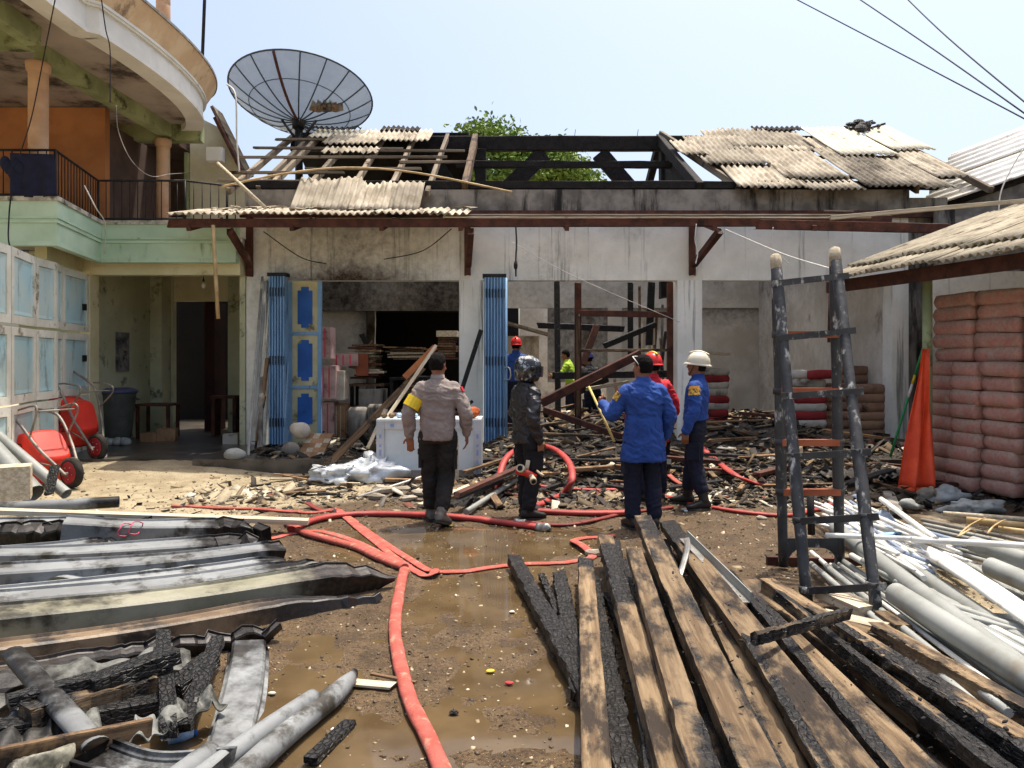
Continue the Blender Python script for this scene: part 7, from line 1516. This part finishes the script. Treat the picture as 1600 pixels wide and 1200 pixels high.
    # hair
    if o.get('hair', True):
        hr = MB()
        R = [[hc+HR @ v for v in ring_e((0, yc, z), (1, 0, 0), (0, 1, 0), hw, hd, 22, 2.2)] for (z, hw, yc, hd) in ((-.055, .060, -.045, .042), (-.02, .075, -.035, .065), (.02, .080, -.022, .084), (.06, .079, -.012, .092), (.095, .066, -.010, .076), (.12, .040, -.010, .048), (.128, .015, -.010, .018))]
        hr.rings(R, 0, True, True, None, True); fuse(hr, 'hair', HAIR, t, .008, 1, lambda co: .004*fbm(co[:, 0]*60, co[:, 1]*60, co[:, 2]*60, 3, 3), S)
    hm = o.get('helmet')
    if hm:
        def HV(x, y, z): return hc+HR @ Vector((x, y, z))
        if hm == 'full':
            h = MB(); R = [[hc+HR @ v for v in ring_e((0, yc, z), (1, 0, 0), (0, 1, 0), hw, hd, 26, 2.2)] for (z, hw, yc, hd) in ((-.115, .098, -.018, .105), (-.10, .112, -.01, .125), (-.04, .124, 0, .142), (.03, .128, 0, .150), (.09, .115, -.004, .136), (.135, .085, -.008, .10), (.158, .045, -.01, .055), (.164, .012, -.01, .015))]
            hh = child(h.rings(R, 0, True, True, None, True), 'helmet', o['helmet_mat'])
            v = MB(); Vv = []; f = []
            for j in range(6):
                for i in range(13): a = math.radians(-75+150*i/12); z = -.06+.115*j/5; r = .162-.1*max(0, z-.02)**1.2; Vv.append(HV(math.sin(a)*r*.84, math.cos(a)*r*.98+.01, z))
            for j in range(5):
                for i in range(12): q_ = j*13+i; f.append((q_, q_+1, q_+14, q_+13))
            child(v.add(Vv, f, 0, None, True), 'visor', o['visor_mat'], hh)
            for s in (-1, 1): child(MB().ball(HV(s*.128, .01, .02), (.012, .03, .03), 10, 6), 'visor_pivot', m_rail, hh)
        else:
            h = MB(); R = [[hc+HR @ v for v in ring_e((0, yc, z), (1, 0, 0), (0, 1, 0), hw, hd, 26, 2.2)] for (z, hw, yc, hd) in ((.018, .100, -.012, .128), (.03, .102, -.012, .130), (.07, .100, -.014, .124), (.115, .084, -.014, .104), (.145, .056, -.014, .072), (.158, .02, -.014, .028))]
            hh = child(h.rings(R, 0, True, True, None, True), 'helmet', o['helmet_mat'])
            br_ = MB(); R = [[hc+HR @ v for v in ring_e((0, -.006, z), (1, 0, 0), (0, 1, 0), hw, hd, 26, 2.2)] for (z, hw, hd) in ((.014, .104, .13), (.006, .112, .155), (.014, .112, .156), (.03, .104, .132))]
            child(br_.rings(R, 0, False, True, None, True), 'helmet_brim', o['helmet_mat'], hh)
            rg_ = MB(); rg_.tube([HV(0, .10-.22*k/8, .135+.03*math.sin(math.pi*k/8)) for k in range(9)], .010, 8, flat=(1.6, 1)); child(rg_, 'helmet_ridge', o.get('ridge_mat', o['helmet_mat']), hh)
            for s in (-1, 1): child(MB().tube([HV(s*.085, .02, .01), HV(s*.07, .045, -.06), HV(s*.02, .075, -.115)], .005, 6), 'chin_strap', o.get('strap_mat', m_rail), hh)
    for ex in o.get('extra', []): ex(child, jo, L, hc, HR, arms, S, t, trs)
    t.location = loc; t.rotation_euler = (0, 0, rz); WORG[t.name] = Vector(loc); return t
# cloths
m_police = mat('police_shirt_cloth', '#8f837b', '#827670', 6, .85, bump=.9, bscale=8, dirt='#7a6e66', damt=.2, rand=0)
m_ptrs = mat('dark_brown_trouser_cloth', '#26221f', '#1c1917', 6, .85, bump=.8, bscale=8, dirt='#4a433b', damt=.2, rand=0)
m_blackj = mat('black_jacket_nylon', '#1b1a1c', '#232224', 6, .42, bump=.8, bscale=8, rand=0, spec=.5)
m_blacktr = mat('black_trouser_cloth', '#131316', '#1a1a1d', 6, .8, bump=.15, rand=0)
m_blueu = mat('royal_blue_uniform', '#26498f', '#1f3d7c', 5, .8, bump=.8, bscale=8, rand=.03)
m_navy = mat('navy_trouser_cloth', '#171b2e', '#121626', 5, .85, bump=.8, bscale=8, rand=.05)
m_redj = mat('red_jacket_cloth', '#c8202b', '#b01a25', 5, .75, bump=.12, rand=0)
m_boot = mat('black_boot_leather', '#1c1a18', '#292622', 7, .45, bump=.2, dirt='#5c5142', damt=.3, rand=.1)
m_bootgr = mat('muddy_grey_boot', '#6c675f', '#57524a', 7, .65, bump=.25, dirt='#8a7c66', damt=.4, rand=0)
m_helmblk = mat('black_patterned_helmet', '#17181a', '#1f2022', 5, .22, bump=0, dirt='#b8bcbd', damt=.50, dscale=15, rand=0, spec=.6)
m_visor = mat('smoky_visor', '#2b2f33', '#25282c', 3, .08, bump=0, rand=0, spec=.7, trans=.35)
m_helmwht = mat('ivory_helmet', '#d7d0ba', '#c8c0a8', 4, .4, bump=.03, dirt='#9c927a', damt=.2, rand=0)
m_helmred = mat('red_helmet', '#cc2a28', '#b8211f', 4, .35, bump=.02, rand=0)
m_patch = mat('gold_black_patch', '#c79a3c', '#241d12', 60, .7, bump=.1, rand=0)
m_hivis = mat('green_yellow_vest', '#a5c83a', '#8db02e', 5, .75, rand=0)
m_purple = mat('blue_violet_cap', '#4a4f9c', '#3d4285', 5, .8, rand=0)
m_gold = mat('orange_badge', '#d9932e', '#c27f22', 9, .6, rand=0)
def sleeve_patch(side, m_, t0, h, nm, wrap=1.1, r=.088):
    def fn(child, jo, L, hc, HR, arms, S, t, trs):
        p = Vector(L(side*.150, -.006, 1.332)); el = Vector(arms[side][0]); d = (el-p).normalized(); c = lerp(p, el, t0); ox = Vector((side, 0, 0)); ox = (ox-d*ox.dot(d)).normalized(); oy = d.cross(ox); V = []; f = []
        for j in range(2):
            for i in range(13): a = (-wrap+2*wrap*i/12); V.append(c+(ox*math.cos(a)+oy*math.sin(a))*(r+.006)+d*h*(j-.5))
        for j in range(2):
            for i in range(13): a = (-wrap+2*wrap*i/12); V.append(c+(ox*math.cos(a)+oy*math.sin(a))*(r-.02)+d*h*(j-.5))
        for i in range(12): f += [(i, i+1, i+14, i+13), (26+i, 26+i+13, 26+i+14, 26+i+1), (i, 26+i, 26+i+1, i+1), (13+i, 13+i+1, 39+i+1, 39+i)]
        f += [(0, 13, 39, 26), (12, 38, 51, 25)]
        child(MB().add(V, f), nm, m_, jo)
    return fn
def yoke(child, jo, L, hc, HR, arms, S, t, trs):
    child(MB().tube([Vector(L(x, -.124+.25*abs(x)**1.6, 1.30+.02*math.cos(x*9))) for x in np.linspace(-.15, .15, 13)], .004, 5), 'yoke_seam', MATS['police_shirt_cloth'] if False else m_rail, jo)
def belt(child, jo, L, hc, HR, arms, S, t, trs):
    pass
ST = {1: ((.10, .03, .48), (.10, -.01, .10), (.15, 1, 0)), -1: ((-.10, .03, .48), (-.10, -.01, .10), (-.15, 1, 0))}
def put(px, Y, z=None): x = (px-800)*Y/FPX; return (x, Y, gz1(x, Y) if z is None else z)
# policeman walking away
person('man in grey brown police shirt walking away towards the shop', put(684, 7.5), math.radians(2), .985,
       {1: ((.275, -.03, 1.10), (.285, .05, .88), (0.05, .10, -1), (-1, .1, 0)), -1: ((-.285, -.05, 1.10), (-.275, .02, .87), (.02, .05, -1), (.2, 1, 0))},
       {1: ((.085, .03, .48), (.045, -.16, .13), (.38, .9, -.30)), -1: ((-.085, .07, .50), (-.075, .12, .10), (-.2, 1, 0))},
       {'top': m_police, 'legs': m_ptrs, 'boots': m_bootgr, 'loose': 1.05, 'seed': 3, 'fold': .014, 'curl': {1: .35, -1: .18}, 'thumb': {1: 1, -1: -1}, 'cuff': .8, 'extra': [sleeve_patch(-1, m_yellow, .60, .11, 'yellow_armband', 2.6, .086), sleeve_patch(1, m_redj, .18, .05, 'red_shoulder_patch', .6)]},
       head=(-.35, -.12), hem=.83)
# man in black with motorcycle helmet, seen from his right rear, holding the hose divider
person('man in black jacket and black patterned motorcycle helmet holding a hose divider', put(823, 7.75), math.radians(-58), .95,
       {1: ((.235, -.08, 1.08), (.215, .02, .83), (0, .2, -1), (-1, 0, 0)), -1: ((-.23, .0, 1.10), (-.21, .16, .90), (0, .3, -1), (1, 0, 0))},
       {1: ((.095, .02, .48), (.10, -.05, .10), (.2, 1, 0)), -1: ((-.10, .05, .48), (-.10, .05, .10), (-.15, 1, 0))},
       {'top': m_blackj, 'legs': m_blacktr, 'boots': m_boot, 'loose': 1.02, 'seed': 8, 'fold': .015, 'top_name': 'jacket', 'helmet': 'full', 'helmet_mat': m_helmblk, 'visor_mat': m_visor, 'curl': {1: .75}, 'thumb': {1: 1, -1: -1}}, head=(-.25, -.08), hem=.80)
# firefighter in blue seen from behind, left arm bent with a stick
person('man in royal blue uniform with sunglasses on his head seen from behind', put(1005, 7.25), math.radians(8), .97,
       {1: ((.26, -.02, 1.09), (.255, .10, .88), (0, .2, -1), (-1, 0, 0)), -1: ((-.30, .05, 1.10), (-.33, .28, 1.19), (-.2, .8, .45), (1, .2, 0))},
       {1: ((.10, .03, .48), (.11, -.02, .10), (.2, 1, 0)), -1: ((-.10, .03, .48), (-.11, -.01, .10), (-.15, 1, 0))},
       {'top': m_blueu, 'legs': m_navy, 'boots': m_boot, 'loose': 1.08, 'hem_hw': .205, 'seed': 12, 'curl': {-1: 1.0}, 'thumb': {1: 1, -1: -1}, 'extra': [sleeve_patch(-1, m_patch, .35, .08, 'sleeve_badge', .7), lambda child, jo, L, hc, HR, arms, S, t, trs: child(MB().tube([hc+HR @ Vector(v) for v in ((-.083, -.02, .03), (-.085, .04, .09), (-.05, .085, .105), (0, .09, .108), (.05, .085, .105), (.085, .04, .09), (.083, -.02, .03))], .005, 6), 'sunglasses', m_pvcw)]},
       head=(.55, .0), hem=.66)
# red jacket behind him
person('man in red jacket and red helmet mostly hidden behind the blue uniformed man', put(1019, 8.6), math.radians(12), .97,
       {1: ((.26, -.02, 1.09), (.24, .06, .86), (0, .15, -1), (-1, 0, 0)), -1: ((-.25, .0, 1.10), (-.22, .15, .90), (0, .3, -1), (1, 0, 0))}, ST,
       {'top': m_redj, 'legs': m_navy, 'boots': m_boot, 'loose': 1.08, 'seed': 15, 'helmet': 'rescue', 'helmet_mat': m_helmred, 'ridge_mat': m_yellow, 'top_name': 'jacket', 'thumb': {-1: -1}}, head=(.2, 0), hem=.70)
# firefighter with ivory helmet in profile, facing left
person('man in royal blue uniform and ivory helmet standing in profile', put(1086, 8.25), math.radians(68), .965,
       {1: ((.22, .02, 1.10), (.215, .08, .86), (0, .1, -1), (-1, 0, 0)), -1: ((-.235, -.03, 1.10), (-.24, .06, .86), (.02, .12, -1), (1, 0, 0))},
       {1: ((.095, .05, .48), (.12, .10, .10), (.1, 1, 0)), -1: ((-.10, -.02, .48), (-.16, -.12, .10), (-.55, .8, 0))},
       {'top': m_blueu, 'legs': m_navy, 'boots': m_boot, 'loose': 1.03, 'seed': 19, 'helmet': 'rescue', 'helmet_mat': m_helmwht, 'thumb': {1: 1, -1: -1}, 'cuff': .68, 'extra': [sleeve_patch(-1, m_patch, .30, .09, 'sleeve_badge', .75), sleeve_patch(-1, m_gold, .12, .03, 'shoulder_badge', .6)]},
       head=(.0, .10), lean=(0, -.06), hem=.97)
# background people
person('man in blue with red helmet half hidden behind the middle folding door', put(806, 13.9, .3), math.radians(-15), .98,
       {1: ((.25, .0, 1.10), (.22, .18, .95), (0, .4, -1), (-1, 0, 0)), -1: ((-.25, .0, 1.10), (-.22, .18, .95), (0, .4, -1), (1, 0, 0))}, ST,
       {'top': m_blueu, 'legs': m_navy, 'boots': m_boot, 'seed': 25, 'vox': 1.6, 'helmet': 'rescue', 'helmet_mat': m_helmred, 'thumb': {-1: -1}}, head=(.2, 0), hem=.9)
person('man in green yellow vest working deep inside the middle bay', put(893, 16.6, .15), math.radians(70), .97,
       {1: ((.20, .20, 1.20), (.15, .40, 1.15), (0, 1, -.2), (-1, 0, 0)), -1: ((-.25, .15, 1.15), (-.2, .35, 1.1), (0, 1, -.2), (1, 0, 0))}, ST,
       {'top': m_hivis, 'legs': m_navy, 'boots': m_boot, 'seed': 28, 'vox': 1.6, 'thumb': {-1: -1}}, head=(.2, -.2), lean=(0, .2), hem=.9)
person('man with blue violet cap and dark clothes bending in the middle bay rubble', put(926, 15.2, .12), math.radians(20), .93,
       {1: ((.25, .15, 1.05), (.2, .35, .9), (0, 1, -.5), (-1, 0, 0)), -1: ((-.25, .15, 1.05), (-.2, .35, .9), (0, 1, -.5), (1, 0, 0))}, ST,
       {'top': m_blackj, 'legs': m_navy, 'boots': m_boot, 'seed': 31, 'vox': 1.6, 'helmet': 'rescue', 'helmet_mat': m_purple, 'thumb': {-1: -1}}, head=(.2, -.3), lean=(0, .35), hem=.9)
# things they hold
a, b = P(920, 604, 7.75), P(960, 690, 7.45); MB().tube([a, lerp(a, b, .5), b], .012, 8).build('wooden_stick', mat('yellow_wood', '#d8c27a', '#c4aa5e', 5, .7, rand=0), label='pale yellow stick held by the blue uniformed man', cat='stick')
hd = P(822, 738, 7.5); t = thing('hose_divider', hd, 'red hose divider with white couplings held by the man in black', 'hose divider')
MB().tube([hd+Vector((-.10, -.02, .02)), hd+Vector((0, -.02, 0)), hd+Vector((.09, -.03, -.05))], .035, 12).build('body', m_redtray, t); MB().tube([hd+Vector((0, -.02, 0)), hd+Vector((.02, -.01, .12))], .02, 10).build('handle', m_pale, t)
for (d0, d1, r) in (((-.03, -.05, .035), (-.06, -.13, .06), .04), ((.05, -.05, -.03), (.07, -.14, -.07), .034), ((.10, -.02, .02), (.17, -.05, -.03), .014)):
    c = MB().tube([hd+Vector(d0), hd+lerp(d0, d1, .6), hd+lerp(d0, d1, .61), hd+Vector(d1)], [r*.8, r*.8, r, r], 14).build('coupling', m_pale, t)
    e = hd+Vector(d1); dv = (Vector(d1)-Vector(d0)).normalized(); MB().tube([e+dv*.001, e+dv*.003], r*.66, 12).build('bore', m_black, c)
